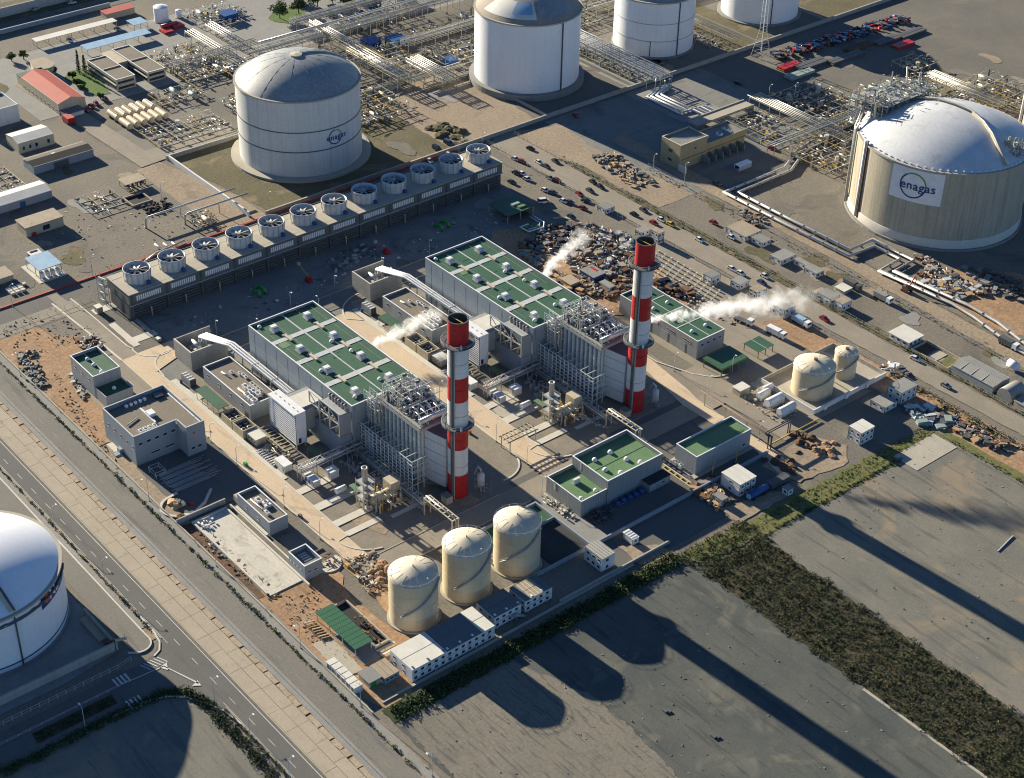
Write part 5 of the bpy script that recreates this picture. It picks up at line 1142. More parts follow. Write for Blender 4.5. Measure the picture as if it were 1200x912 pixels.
# store sheds
t=thing('tool_shed','low shed with pale sheet roof and green door near the road corner','shed',(52,-71.5,0))
obj('wall',MB().box(49.5,-73.6,0,54.4,-69.7,2.3),'wall_beige',t); obj('roof',MB().box(49.2,-73.9,2.3,54.7,-69.4,2.5),'roof_grey',t); obj('door',MB().box(54.38,-73,0.1,54.46,-71.2,2.),'paint_green',t)
t=thing('store_cabin','low brown-roofed store cabin between shed and office block','cabin',(52.5,-66.8,0))
obj('wall',MB().box(49.2,-69.3,0,55.8,-64.3,2.4),'wall_blue',t); 
for k in range(3): obj('roof_panel',MB().box(49.1,-69.4+k*1.72,2.4,55.9,-67.8+k*1.72,2.58),'roof_tan',t)
for k in range(3): winX(t,55.8,-68.8+k*1.5,-68.+k*1.5,1.1,1.9)
# --- two-storey site offices
def office(label,x0,x1,secs,h,seed):
    t=thing('site_office',label,'building',((x0+x1)/2,secs[0][0],0))
    y0,y1=secs[0][0],secs[-1][1]
    obj('wall',MB().box(x0,y0,.2,x1,y1,h),'wall_white',t)
    for (a,b,m) in secs:
        r_=obj('roof_section',MB().box(x0-.12,a+.02,h,x1+.12,b-.02,h+.14),m,t)
        n=max(1,int((b-a)/2.45))
        obj('roof_joint',MB().box((x0+x1)/2-.06,a+.1,h+.14,(x0+x1)/2+.06,b-.1,h+.17),'steel_dark',r_)
        for k in range(n+1):
            if k%2==0 and b-a>5: obj('roof_hatch',MB().box(x1-1.2,a+.5+k*(b-a-1.5)/max(1,n),h+.14,x1-.4,a+1.1+k*(b-a-1.5)/max(1,n),h+.3),'steel_dark' if m=='roof_white' else 'white_metal',r_)
    n=int((y1-y0)/2.42)
    for lv,(z0,z1) in enumerate(((.9,1.9),(h/2+.7,h/2+1.6))):
        for k in range(n):
            yy=y0+.7+k*(y1-y0-.6)/n; w=winX(t,x1,yy,yy+1.0,z0,z1)
            if (k+lv)%3==0: obj('cooling_unit',MB().box(x1+.03,yy-.2,z0-.55,x1+.4,yy+.5,z0-.15),'pale_metal',w)
    obj('floor_band',MB().box(x1-.02,y0,h/2-.05,x1+.03,y1,h/2+.1),'paint_blue' if seed else 'steel',t)
    for k in range(2): winY(t,y0,x0+1.5+k*4.2,x0+2.4+k*4.2,1.,1.9); winY(t,y0,x0+1.5+k*4.2,x0+2.4+k*4.2,h/2+.7,h/2+1.6)
    return t
office('long two-storey white site office with white and blue roof sections',49.5,59.8,[(-62.8,-50.7,'roof_white'),(-50.7,-38,'roof_blue'),(-38,-33.4,'roof_white')],4.7,0)
office('two-storey white site office with blue roof next to the middle beige tank',48.9,57.1,[(-31.3,-21.2,'roof_blue')],4.6,1)
o3=office('two-storey white site office with tan striped roof panels',50,57.2,[(-19.8,-17.6,'roof_blue'),(-17.6,-12.2,'roof_tan'),(-12.2,-9.4,'roof_blue')],4.6,1)
for k in range(4): obj('roof_rib',MB().box(50,-17.2+k*1.35,4.75,57.2,-17.05+k*1.35,4.82),'roof_white',o3)
t=thing('outside_stair','steel outside stair on the front of the blue-roofed site office','stairs',(58.5,-20.6,0))
obj('flight',MB().bar((58,-24,2.4),(58,-20.5,0),.7),'steel',t); obj('landing',MB().box(57.2,-26,2.3,58.4,-24,2.45),'steel',t); frame_posts(t,(58.3,),(-25.9,-24.1),0,2.4,.1,'steel')
t=thing('stacked_cabin','two-storey white cabin with ribbed roof by the boundary road','cabin',(54,12.6,0))
obj('wall',MB().box(49.9,9.9,.2,57.7,15.2,5.2),'wall_white',t); obj('roof',MB().box(49.8,9.8,5.2,57.8,15.3,5.4),'roof_sheet',t)
for k in range(5): obj('roof_rib',MB().box(49.8,10.3+k*1.05,5.4,57.8,10.42+k*1.05,5.48),'roof_white',t)
for z in (1.1,3.6):
    for k in range(3): winY(t,9.9,51+k*2.4,52+k*2.4,z,z+1.)
    winX(t,57.7,11.6,12.6,z,z+1.)
t=thing('storage_container','single white container with black edges on the dark verge','container',(52,27.3,0))
obj('body',MB().box(49.6,26,.25,54.2,28.5,2.5),'wall_white',t); obj('roof',MB().box(49.5,25.9,2.5,54.3,28.6,2.62),'white_metal',t)
for k in range(4): obj('roof_rib',MB().box(50.2+k*1.1,26,2.62,50.5+k*1.1,28.5,2.7),'steel',t)
for x in (49.6,54.1): obj('corner_post',MB().box(x-.02,25.93,.2,x+.12,26.05,2.6),'steel_dark',t)
winX(t,54.2,26.8,27.6,1.2,1.9)
# --- beige tanks
def btank(label,x,y,R,h,rise,stair0,n=56,hatch=True):
    t=thing('storage_tank',label,'tank',(x,y,0))
    obj('shell',MB().ring([(R,0),(R,h)],x,y,n),'tank_cream',t)
    obj('roof',MB().ring([(R+.15,h-.05),(R+.15,h+.1),(R*.5,h+rise*.62),(.5,h+rise),(.01,h+rise+.02)],x,y,n),'tank_roof',t)
    for z in (h*.25,h*.5,h*.75): obj('seam',MB().ring([(R+.005,z),(R+.05,z),(R+.05,z+.09),(R+.005,z+.09)],x,y,n,False),'tank_cream',t)
    for k in range(16): a=2*pi*k/16; obj('roof_rib',MB().bar((x+R*cos(a),y+R*sin(a),h+.16),(x+R*.5*cos(a),y+R*.5*sin(a),h+rise*.62+.06),.05),'tank_roof',t)
    obj('vent',MB().tube([(x,y,h+rise),(x,y,h+rise+.5)],.18,6) if not hatch else MB().cyl(x,y,h+rise-.2,h+rise+.5,.7,None,10),'rust' if hatch else 'steel_dark',t)
    obj('gauge_hatch',MB().cyl(x+R*.75*cos(.2),y+R*.75*sin(.2),h+.4,h+.9,.3,None,8),'white_metal',t)
    pts=[]
    for k in range(25):
        a=radians(stair0-105*k/24); pts.append((x+(R+.45)*cos(a),y+(R+.45)*sin(a),h-.2-(h-1.)*k/24*.72))
    s=obj('spiral_stair',MB().tube(pts,.32,4),'steel',t); obj('stair_rail',MB().tube([(p[0]+(p[0]-x)*.06,p[1]+(p[1]-y)*.06,p[2]+1.) for p in pts],.06,4),'steel',s)
    obj('top_rail',MB().ring([(R+.05,h+.95),(R+.1,h+.95),(R+.1,h+1.02),(R+.05,h+1.02)],x,y,n,False),'pale_metal',t)
    for k in range(18): a=2*pi*k/18; obj('rail_post',MB().bar((x+(R+.07)*cos(a),y+(R+.07)*sin(a),h),(x+(R+.07)*cos(a),y+(R+.07)*sin(a),h+1.),.07),'pale_metal',t)
    obj('foot_ring',MB().ring([(R+.7,0),(R+.7,.4),(R,.4)],x,y,n,False),'concrete',t)
    return t
btank('beige storage tank nearest the road, left of three in a row',37.9,-45.9,7.2,16.6,2.4,40,hatch=False)
btank('tall beige storage tank in the middle of three by the offices',37.9,-26.4,7.15,17.4,2.4,40,hatch=False)
btank('beige storage tank beside the green bund, right of three',38.1,-7.2,7.15,16.2,2.6,25,hatch=False)
t=thing('pipe_run','row of cream pipes between the beige tanks and the offices','pipework',(47,-20,0))
for k in range(3): obj('pipe',MB().tube([(46+k*.6,-46,.6),(46+k*.6,-4,.6)],.2,6),'pipe_cream',t)
for k in range(10): obj('bearer',MB().bar((45.6,-45+k*4.4,.35),(47.6,-45+k*4.4,.35),.2),'rust',t)
t=thing('tank_bund_wall','low concrete bund wall round the dark green tank basin','wall',(28,0,0))
obj('basin_floor',MB().box(20.5,-13,0,29,15.2,.34),'roof_green',t)
for (a,b,c,d) in ((19.9,-13.4,20.5,15.8),(20.5,-13.4,30,-12.8),(20.5,15.2,47,15.8),(46.6,-8,47.1,15.2),(29.2,5,29.6,15.2)): obj('wall',MB().box(a,b,0,c,d,1.4),'wall_blue',t)
obj('basin_floor',MB().box(29.6,.6,0,46.6,15.2,.3),'asphalt_new',t)
# --- green-roofed workshop, centre right
t=thing('workshop','stepped blue-grey workshop with two light green roofs','building',(26,40,0))
shell(t,17.1,33.3,34.2,57.1,9.6,'wall_corr','roof_green_light',1.5,'white_metal',.35)
obj('low_wall',MB().box(17.2,22.5,0,33.9,33.3,5.1),'wall_corr',t); obj('low_roof',MB().poly(rc(17.5,22.8,33.6,33.25),5.14),'roof_green_light',t)
lp=MB().box(17.2,22.5,5.1,33.9,22.8,6.4).box(17.2,22.8,5.1,17.5,33.3,6.4).box(33.6,22.8,5.1,33.9,33.3,6.4); obj('low_parapet',lp,'wall_corr',t)
obj('low_coping',MB().box(17.15,22.45,6.4,33.95,22.85,6.5).box(17.15,22.85,6.4,17.55,33.3,6.5).box(33.55,22.85,6.4,33.95,33.3,6.5),'white_metal',t)
obj('roof_seam',MB().box(26,33.7,8.14,26.15,56.7,8.2),'roof_green',t)
for (x,y) in ((22,38.6),(28,37.8),(22.,45.4),(28,47),(32.2,40.6),(32.,49.4)): place(t,'roof_cowl',DOMEL,x,y,8.14,0,1.15)
for (x,y) in ((31.5,24.6),(31.2,31.)): place(t,'roof_cowl',DOMEL,x,y,5.15)
obj('roof_duct',MB().box(24,27.6,5.16,24.8,30.2,7.),'white_metal',t)
obj('annex_wall',MB().box(34.25,48.4,0,38,57.6,3.1),'wall_grey',t); obj('annex_roof',MB().box(34.25,48.3,3.1,38.1,57.7,3.25),'asphalt_new',t); winX(t,38,54,55,1.4,2.2)
for k in range(2): obj('drain_box',MB().box(21+0*k,22.4 if k==0 else 33.25,3.8 if k==0 else 6.5,21.7,22.5 if k==0 else 33.3,6.8 if k==0 else 9.7),'pale_metal',t)
for k in range(5):
    y=36+k*2.6
    s=thing('blue_barrel','round blue drum, %s from the left under the shaded workshop wall'%nth(k),'drum',(36.2,y,0),'blue drums along the shaded workshop wall'); obj('shell',MB().tube([(35.4,y,.9),(37.4,y,.9)],.8,12),'paint_blue',s); obj('cradle',MB().box(35.7,y-.6,.1,37,y+.6,.35),'steel',s)
solo('yard_clutter',clutter(35,23.5,.2,40,33,1.6,60,random.Random(5),('box','cyl','tube'),.9),'steel_dark','dark jumble of parts in the shaded yard beside the workshop','parts',(37,28,0),kind='stuff')
solo('yard_clutter',clutter(18,18.4,.2,33,21.4,1.3,55,random.Random(6),('box','cyl','tube'),.8),'concrete_white','row of pale blocks and planters along the workshop left wall','parts',(25,20,0),kind='stuff')
# --- second green-roofed building
t=thing('pump_station','long blue-grey building with green roof crossed by the chimney shadow','building',(36,79,0))
shell(t,31,66.5,40.5,92,7.5,'wall_panel','roof_green_light',.8,'white_metal',.3)
obj('plinth',MB().box(29.4,64.8,0,42,93,.4),'concrete',t); winX(t,40.5,88.5,89.6,2.,2.9)
for k in range(2): hvac(t,32.4+k*2.4,65.5,.4,1.4,1.2,1.4)
for k in range(2):
    b=thing('yellow_davit','yellow-green davit crane at the shaded pump station wall, %s'%('left one','right one')[k],'crane',(44,71+k*11,0)); y=71+k*11
    obj('post',MB().bar((44,y,0),(44,y,4.2),.3),'yellow',b); obj('jib',MB().bar((44,y,4.2),(42,y+3.2,4.6),.24),'yellow',b); obj('base',MB().cbox(44,y,0,1.2,1.2,.35),'steel_dark',b)
# --- warehouse beyond the farther chimney
t=thing('warehouse','long grey warehouse with gridded green roof behind the farther chimney','building',(-29,122,0))
shell(t,-49.5,115.5,-8.5,129.3,7.8,'wall_grey','roof_green',.6,'white_metal',.3)
obj('roof_joint',MB().box(-49,122.2,7.24,-9,122.5,7.34),'pale_metal',t)
for x in (-40,-30,-20.5): obj('roof_joint',MB().box(x,115.9,7.24,x+.5,128.9,7.33),'pale_metal',t)
for x,y in ((-44,119),(-35,119),(-25,119),(-15,119),(-44,126),(-35,126),(-25,126),(-15,126)): place(t,'roof_cowl',DOMEL,x,y,7.26)
for k in range(4): winX(t,-8.5,117.6+k*3,118.7+k*3,4.9,5.8)
for g in range(4):
    for k in range(4): winY(t,115.5,-41+g*8.4+k*1.1,-40.4+g*8.4+k*1.1,5.2,5.9)
for k in range(3): obj('door',MB().box(-36+k*9,115.42,0,-32.4+k*9,115.52,4),'steel',t)
t=thing('open_canopy','dark green open-sided canopy in front of the warehouse end','canopy',(1,120.5,0))
obj('roof',MB().box(-3.6,113.9,3.9,5.8,127,4.1),'roof_green',t); frame_posts(t,(-3.3,5.5),(114.2,118.4,122.6,126.7),0,3.9,.25,'roof_green_light'); obj('fascia',parapet(MB(),-3.7,113.8,5.9,127.1,3.55,3.9,.1),'roof_green_light',t)
t=thing('open_canopy','small green two-slope canopy on the far yard','canopy',(1.5,137.5,0))
obj('roof',MB().box(-2.4,133.3,3.,5.1,141.5,3.15),'roof_green',t); obj('ridge',MB().box(-2.4,137.3,3.15,5.1,137.5,3.22),'pale_metal',t); frame_posts(t,(-2.1,4.8),(133.6,137.4,141.2),0,3.,.2,'rust')
# --- bunded tanks at right
btank('wide beige tank in the walled compound at right',30.6,133.7,7.3,10.9,2.2,20)
btank('narrow beige tank behind the wide one in the walled compound',31,150.1,4.1,9.9,1.3,20,36)
t=thing('compound_wall','low white wall round the two-tank compound','wall',(41,142,0))
obj('floor',MB().box(16.6,123.4,0,40.6,160.8,.36),'concrete',t)
for (a,b,c,d) in ((16.2,123,16.6,161),(16.6,123,41.2,123.4),(40.7,123.4,41.2,161.2),(16.6,160.8,40.7,161.2),(16.6,143.4,40.7,143.7)): obj('wall',MB().box(a,b,0,c,d,2. if b!=143.4 else .9),'wall_white' if c>41 else 'wall_conc',t)
for k in range(3): obj('wall_cabinet',MB().box(41.2,128+k*11,.2,41.8,129.4+k*11,1.8),'white_metal',t)
def skid(label,x0,y0,x1,y1,h,roof='white_metal'):
    t=thing('dosing_cabin',label,'cabin',((x0+x1)/2,(y0+y1)/2,0))
    obj('body',MB().box(x0,y0,.3,x1,y1,h-.3),'wall_white',t)
    obj('roof',MB().ring([(.01,0)],0,0,3) if False else MB().tube([((x0+x1)/2,y0-.1,h-.75),((x0+x1)/2,y1+.1,h-.75)],(x1-x0)/2*1.02,14),roof,t); obj('door',MB().box(x0+.4,y0-.06,.35,x0+1.2,y0+.02,2.1),'steel',t)
    return t
skid('white curved-roof cabin by the kerb, rear of the left pair at the tank compound',22.3,114.2,24.4,119.2,2.9); skid('white curved-roof cabin behind the left pair at the tank compound',20.6,118.6,22.5,123,2.7)
skid('largest white curved-roof cabin in the middle of the group at the tank compound',27.2,113,30,120.4,3.2); skid('white curved-roof cabin nearest the boundary at the tank compound',33.4,112.6,35.8,120,3.)
t=thing('plant_cabin','pale square cabin on the kerb corner near the tank compound','cabin',(16.5,113.5,0)); obj('body',MB().box(14.4,110.6,.2,18,115.4,2.6),'wall_beige',t); obj('roof',MB().box(14.2,110.4,2.6,18.2,115.6,2.75),'roof_white',t); obj('door',MB().box(17.98,111.4,.3,18.05,112.4,2.2),'steel',t)
solo('yard_clutter',clutter(18,109.5,.3,38,120,1.3,70,random.Random(9),('tube','box','cyl'),.8),'pipe_cream','low pipes and valves between the white curved-roof cabins','pipework',(28,114,0),kind='stuff')
# --- portable cabins along the right
def cabin(label,x0,y0,x1,y1,h,roof='roof_white',wall='wall_white',storeys=1,nx=2,ny=3,group=None,name='portable_cabin',z0=.2):
    t=thing(name,label,'cabin',((x0+x1)/2,(y0+y1)/2,0),group)
    obj('wall',MB().box(x0,y0,z0,x1,y1,h),wall,t); rf=obj('roof',MB().box(x0-.1,y0-.1,h,x1+.1,y1+.1,h+.14),roof,t)
    nr=int((y1-y0)/2.4)
    for k in range(1,nr): yy=y0+k*(y1-y0)/nr; obj('roof_joint',MB().box(x0,yy-.05,h+.14,x1,yy+.05,h+.17),'steel',rf)
    for s in range(storeys):
        z=z0+.8+s*(h-z0)/storeys
        for k in range(nx): a=x0+(k+.5)*(x1-x0)/nx; winY(t,y0,a-.45,a+.45,z,z+.9)
        for k in range(ny): a=y0+(k+.5)*(y1-y0)/ny; winX(t,x1,a-.45,a+.45,z,z+.9)
        if s: obj('storey_band',MB().box(x1-.02,y0-.03,z0+s*(h-z0)/storeys-.06,x1+.04,y1,z0+s*(h-z0)/storeys+.08),'steel_dark',t); obj('storey_band',MB().box(x0,y0-.04,z0+s*(h-z0)/storeys-.06,x1,y0+.02,z0+s*(h-z0)/storeys+.08),'steel_dark',t)
    for (cx,cy) in ((x0,y0),(x1,y0),(x1,y1)): obj('corner_post',MB().cbox(cx,cy,z0,.16,.16,h-z0),'steel_dark',t)
    return t
cabin('two-storey white cabin with dark trim standing alone above the grass bank',57.6,121.8,63,128.4,5.2,storeys=2,nx=2,ny=3)
cabin('two-storey grey-roofed cabin beside the blue tarp at right',49.7,151.4,55.7,159.7,5.0,'roof_sheet',storeys=2,nx=2,ny=3)
cabin('single-storey cabin in front of the grey-roofed two-storey cabin at right',49.4,143,55.7,149.6,2.4,'roof_sheet',nx=2,ny=2)
for lv in range(2):
    for k in range(3 if lv else 4):
        y=69.4+k*2.5; cabin('white stacked container, %s from the left in the %s row'%(nth(k),('lower','upper')[lv]),49.2+(1.5 if k==3 else 0),y,57.6 if k<3 else 55,y+2.4,2.55 if not lv else 5.15,'roof_white' if k<3 else 'roof_grey',nx=1,ny=1,name='stacked_container',group='containers stacked beyond the pump station',z0=.2 if not lv else 2.72)
cabin('grey box container by the timber scraps below the stacked containers',53.5,61.5,57.5,64.2,2.6,'roof_grey','wall_grey',nx=1,ny=1)
cabin('small pale container near the bank on the dark yard',64.5,82,67,84.6,2.5,'roof_grey','wall_white',nx=1,ny=1)
t=thing('tanker_trailer','blue and black tanker trailer parked by the stacked containers','trailer',(61,79,0))
obj('barrel',MB().tube([(60.6,70.8,1.8),(60.6,79,1.8)],1.2,12),'paint_blue',t); obj('cover',MB().box(59,80,.8,62,88.5,2.4),'steel_dark',t)
for y in (72,77,82,86):
    for x in (59.5,61.7): obj('wheel',MB().tube([(x-.15,y,.5),(x+.15,y,.5)],.5,10),'rubber',t)
obj('end_cap',MB().tube([(60.6,70.4,1.8),(60.6,70.8,1.8)],1.0,12),'sign_sky',t)
# ================================================================== gas terminal behind the cooling tower
t=thing('red_roof_hall','long pale hall with red pitched roof at the upper left','building',(-350,36,0))
gable(t,-368.3,29.5,-330.6,42.9,5.4,1.9,'wall_beige','roof_red','x',.0)
obj('ridge_cap',MB().box(-368.3,36.05,7.32,-330.6,36.35,7.45),'roof_red',t)
for k in range(9): winY(t,29.5,-366+k*4,-364.6+k*4,.9,1.9)
obj('rear_porch',MB().box(-373.5,30,0,-368.35,42.4,4.6),'wall_beige',t); obj('rear_roof',MB().box(-373.8,29.8,4.6,-368.3,42.6,4.8),'steel_dark',t)
t=thing('lean_to_shed','low shed with dark blue ribbed roof at the red-roofed hall','shed',(-328,35,0))
obj('wall',MB().box(-330.5,30,0,-325,39,2.2),'wall_white',t); obj('roof',MB().box(-330.55,29.6,2.2,-324.6,39.2,2.45),'roof_blue',t)
for k in range(4): obj('roof_rib',MB().box(-330.5,31+k*2.2,2.45,-324.7,31.15+k*2.2,2.53),'steel',t)
t=thing('red_truck','red box truck parked by the dark blue shed','truck',(-321,30,0))
obj('box',MB().box(-324.4,27.6,.7,-318.4,31.4,3.),'paint_red',t); obj('roof',MB().box(-324.2,27.8,3.,-318.6,31.2,3.1),'roof_red',t)
for x in (-323,-320):
    for y in (27.7,31.3): obj('wheel',MB().tube([(x,y-.15,.5),(x,y+.15,.5)],.5,10),'rubber',t)
t=thing('white_house','white flat-roofed block cut by the left edge','building',(-342,8,0)); shell(t,-352,-6,-335.7,12.8,8.3,'wall_white','roof_grey',.9,'white_metal',.3); winY(t,-6,-340,-338,4,5.5)
for k in range(2): winX(t,-335.7,-4+k*4,-2.4+k*4,4.5,6)
t=thing('white_roof_shed','small building with white two-slope roof at the left','building',(-311,6,0))
gable(t,-317.2,-2.4,-305.3,14.3,5.1,.9,'wall_beige','roof_white','y',.1)
for k in range(3): winX(t,-305.3,-.6+k*3,.4+k*3,1.4,3.2)
winX(t,-305.3,11,12.2,1.4,3.4); obj('door',MB().box(-305.35,4,0,-305.25,7,3.4),'steel',t)
t=thing('dark_shed','long dark-roofed shed with yellowish ridge at the left','shed',(-288,8,0))
gable(t,-293.3,-6.2,-283.6,21.8,3.7,.9,'wall_blue','roof_brown','y',.2)
obj('ridge_cap',MB().box(-293.7,-6.4,3.66,-292.6,22,3.78),'roof_tan',t); obj('skylight',MB().box(-289.6,5,4.5,-288.2,6.6,4.6),'white_metal',t); obj('door',MB().box(-283.6,3,0,-283.5,10,3.),'steel_dark',t)
t=thing('long_warehouse','long blue-walled warehouse with pale pitched roof at the left edge','building',(-266,-35,0))
gable(t,-271.6,-75,-260.4,-9.6,3.6,.9,'wall_blue','roof_white','y',.15)
for k in range(5): obj('wall_panel_joint',MB().box(-260.4,-70+k*10,0,-260.33,-69.7+k*10,3.5),'steel',t)
obj('door',MB().box(-260.42,-24,0,-260.3,-21.5,2.6),'paint_blue',t)
t=thing('tan_roof_building','low building with tan flat roof below the long warehouse','building',(-240,-25,0))
obj('wall',MB().box(-244.3,-33.2,0,-235.8,-17,4.2),'wall_beige',t); obj('roof',MB().box(-244.6,-33.5,4.2,-235.5,-16.7,4.5),'roof_tan',t); winX(t,-235.8,-26,-23,1.,3.2); obj('red_box',MB().box(-235.8,-31,.3,-235,-29.4,1.5),'paint_red',t)
t=thing('blue_canopy','pale blue flat canopy on posts over white gear','canopy',(-208,-39.5,0))
obj('roof',MB().box(-214,-44.4,4.4,-201.8,-34.7,4.7),'sign_sky',t); frame_posts(t,(-213.6,-206,-202.2),(-44,-39.5,-35.1),0,4.4,.25,'pipe_cream'); obj('floor',MB().box(-216,-45.5,0,-200,-34,.25),'concrete_white',t)
for k in range(4): obj('white_unit',MB().cbox(-204+.3*k,-42.5+k*2.1,.25,2,1.3,2.),'white_metal',t)
t=thing('small_kiosk','small dark kiosk with white roof lid above the blue canopy','cabin',(-219,-38,0)); obj('body',MB().box(-221,-40,0,-216.6,-35.6,2.4),'steel_dark',t); obj('roof',MB().box(-221.2,-40.2,2.4,-216.4,-35.4,2.6),'roof_white',t); obj('skylight',MB().box(-220.6,-39.4,2.6,-219.4,-36.2,2.7),'glass',t)
t=thing('flat_house','low tan roofed shelter at the left edge by the red kerb','shed',(-212,-58,0)); obj('wall',MB().box(-216,-62,0,-208.6,-52,2.6),'wall_beige',t); obj('roof',MB().box(-216.4,-62.4,2.6,-208.2,-51.6,2.8),'roof_tan',t)
for k in range(10): solo('stone_block',MB().cbox(-203+(k%3)*1.9,-57+(k//3)*2.1,.1,1.3,1.7,.9),'concrete_white','white block %s in the stacked yard rows beside the blue canopy'%nth(k),'block',(-203+(k%3)*1.9,-57+(k//3)*2.1,.1),'white blocks in the yard rows')
# office of two wings
for lb,(x0,y0,x1,y1,h) in (('left wing of the two-storey flat-roofed terminal office',(-365.8,62.5,-337.5,72.4,5.9)),('right wing of the two-storey flat-roofed terminal office',(-371.7,78.7,-337.3,88.2,5.3))):
    t=thing('office_wing',lb,'building',((x0+x1)/2,(y0+y1)/2,0)); shell(t,x0,y0,x1,y1,h,'wall_beige','roof_gravel',.4,'white_metal',.4)
    xm=(x0+x1)/2; obj('roof_divider',MB().box(xm-.3,y0+.3,h-.38,xm+.3,y1-.3,h+.1),'wall_beige',t)
    for z in (.8,h/2+.5): obj('ribbon_window',MB().box(x0+1,y0-.06,z,x1-1,y0+.02,z+1.1),'glass',t); obj('ribbon_window',MB().box(x1-.02,y0+.8,z,x1+.06,y1-.8,z+1.1),'glass',t)
    obj('floor_band',MB().box(x0-.4,y0-.5,h/2-.1,x1+.5,y0,h/2+.25),'concrete_white',t); obj('floor_band',MB().box(x1,y0-.5,h/2-.1,x1+.5,y1,h/2+.25),'concrete_white',t)
solo('link_wing',MB().box(-371.7,72.5,0,-356,78.6,4.9),'wall_beige','flat link between the two terminal office wings','building',(-364,75.5,0))
for lb,(x0,y0,x1,y1,m) in (('long narrow pale carport canopy nearest the upper left corner',(-411.2,56,-406,100.3,'roof_white')),('long pale blue carport canopy behind the terminal office',(-389.5,71,-382.4,106.3,'sign_sky')),('short pale blue carport canopy beside the upright white tank',(-404,104,-396,112,'sign_sky'))):
    t=thing('carport',lb,'canopy',((x0+x1)/2,(y0+y1)/2,0)); obj('roof',MB().box(x0,y0,3.2,x1,y1,3.4),m,t); n=max(2,int((y1-y0)/6)); frame_posts(t,(x0+.4,x1-.4),[y0+.4+k*(y1-y0-.8)/n for k in range(n+1)],0,3.2,.2,'steel')
t=thing('gatehouse','small round-ended beige gatehouse in front of the red-roofed hall','building',(-379,44,0)); obj('wall',MB().prism([(-384,42),(-376,40)]+arc(-376,45,5,-80,80,8)+[(-384,49)],0,4.5),'wall_beige',t); obj('roof',MB().prism([(-384.2,41.8),(-376,39.8)]+arc(-376,45,5.2,-80,80,8)+[(-384.2,49.2)],4.5,4.8),'roof_tan',t)
for lb,(x,y,R,h) in (('upright white tank at the top left','') and (('upright white water tank at the top left',(-400.1,121.9,3.7,7.7)),('tiny upright white tank beside the water tank',(-398.8,131.1,1.45,4.1)))):
    t=thing('water_tank',lb,'tank',(x,y,0)); obj('shell',MB().ring([(R,0),(R,h)],x,y,28),'lng_white',t); obj('roof',MB().ring([(R+.05,h),(R*.5,h+R*.2),(.01,h+R*.26)],x,y,28),'lng_white',t); obj('foot',MB().ring([(R+.6,0),(R+.6,.3),(R,.3)],x,y,28,False),'concrete_grey',t)
t=thing('red_walled_shed','small tan shed with reddish flat roof behind the carports','shed',(-420,108,0)); obj('wall',MB().box(-423,100,0,-417,116,3.2),'wall_beige',t); obj('roof',MB().box(-423.3,99.7,3.2,-416.7,116.3,3.4),'roof_red',t)
# boundary walls at the very top left
for (y0,y1,x,h,lb,m) in ((-40,150,-452,5,'tall dark boundary wall across the top left corner','wall_grey'),(-20,110,-432,2.5,'low pale blue-grey wall in front of the dark boundary wall','wall_blue')):
    solo('boundary_wall',MB().box(x-.8,y0,0,x,y1,h),m,lb,'wall',(x,(y0+y1)/2,0))
# bullet tanks
rr=random.Random(6)
for row,(x,n,lb) in enumerate(((-300.5,6,'front'),(-311.5,6,'rear'))):
    for k in range(n):
        y=47+k*3.6
        t=thing('bullet_tank','beige horizontal gas bullet, %s from the left in the %s row'%(nth(k),lb),'tank',(x,y,0),'horizontal gas bullets')
        obj('shell',MB().tube([(x-4.4,y,2.2),(x-4.2,y,2.2),(x+3.6,y,2.2),(x+3.8,y,2.2)],1.45,12),'tank_cream',t)
        obj('end',MB().ring([(.01,0)],0,0,3) if False else MB().blob(x+3.7,y,2.2,.7,1.4,1.4,random.Random(1),10,6,0),'tank_cream',t)
        for xx in (x-3,x+2): obj('saddle',MB().box(xx-.3,y-1.2,0,xx+.3,y+1.2,1.2),'concrete_grey',t)
        if row: obj('cover_plate',MB().box(x-3.6,y-.35,3.66,x+3.4,y+.35,3.9),'white_metal' if k%2 else 'roof_tan',t)
# ---- trees
def tree(label,x,y,h,R,seed,mat='leaf',cyp=False,group='trees at the top edge'):
    rr=random.Random(seed); t=thing('cypress_tree' if cyp else 'leafy_tree',label,'tree',(x,y,0),group)
    tr=MB().tube([(x,y,0),(x+.1,y,h*.35),(x,y+.1,h*.75)],.28 if not cyp else .2,6); obj('trunk',tr,'bark',t)
    if not cyp:
        for k in range(5): a=k*1.3; obj('limb',MB().tube([(x,y,h*.35),(x+R*.5*cos(a),y+R*.5*sin(a),h*.6)],.1,5),'bark',t)
    mb=MB()
    if cyp:
        for k in range(9): z=h*(.1+.1*k); leaves(mb,(x,y,z),R*(1-.09*k)*.9,R*(1-.09*k)*.9,h*.09,60,.3,rr,.5)
    else:
        for k in range(12): a=rr.uniform(0,6.28); q=rr.uniform(.2,.75)*R; leaves(mb,(x+q*cos(a),y+q*sin(a),h*rr.uniform(.45,.9)),R*.5,R*.5,h*.2,150,.42 if R>3 else .26,rr,.3)
    obj('crown',mb,mat,t); return t
tree('taller of the two dark cypress trees beside the terminal office',-367.6,58.6,12,1.4,1,'leaf_dark',True,'cypress trees by the office'); tree('shorter of the two dark cypress trees beside the terminal office',-366.6,61.2,9,1.5,2,'leaf_dark',True,'cypress trees by the office')
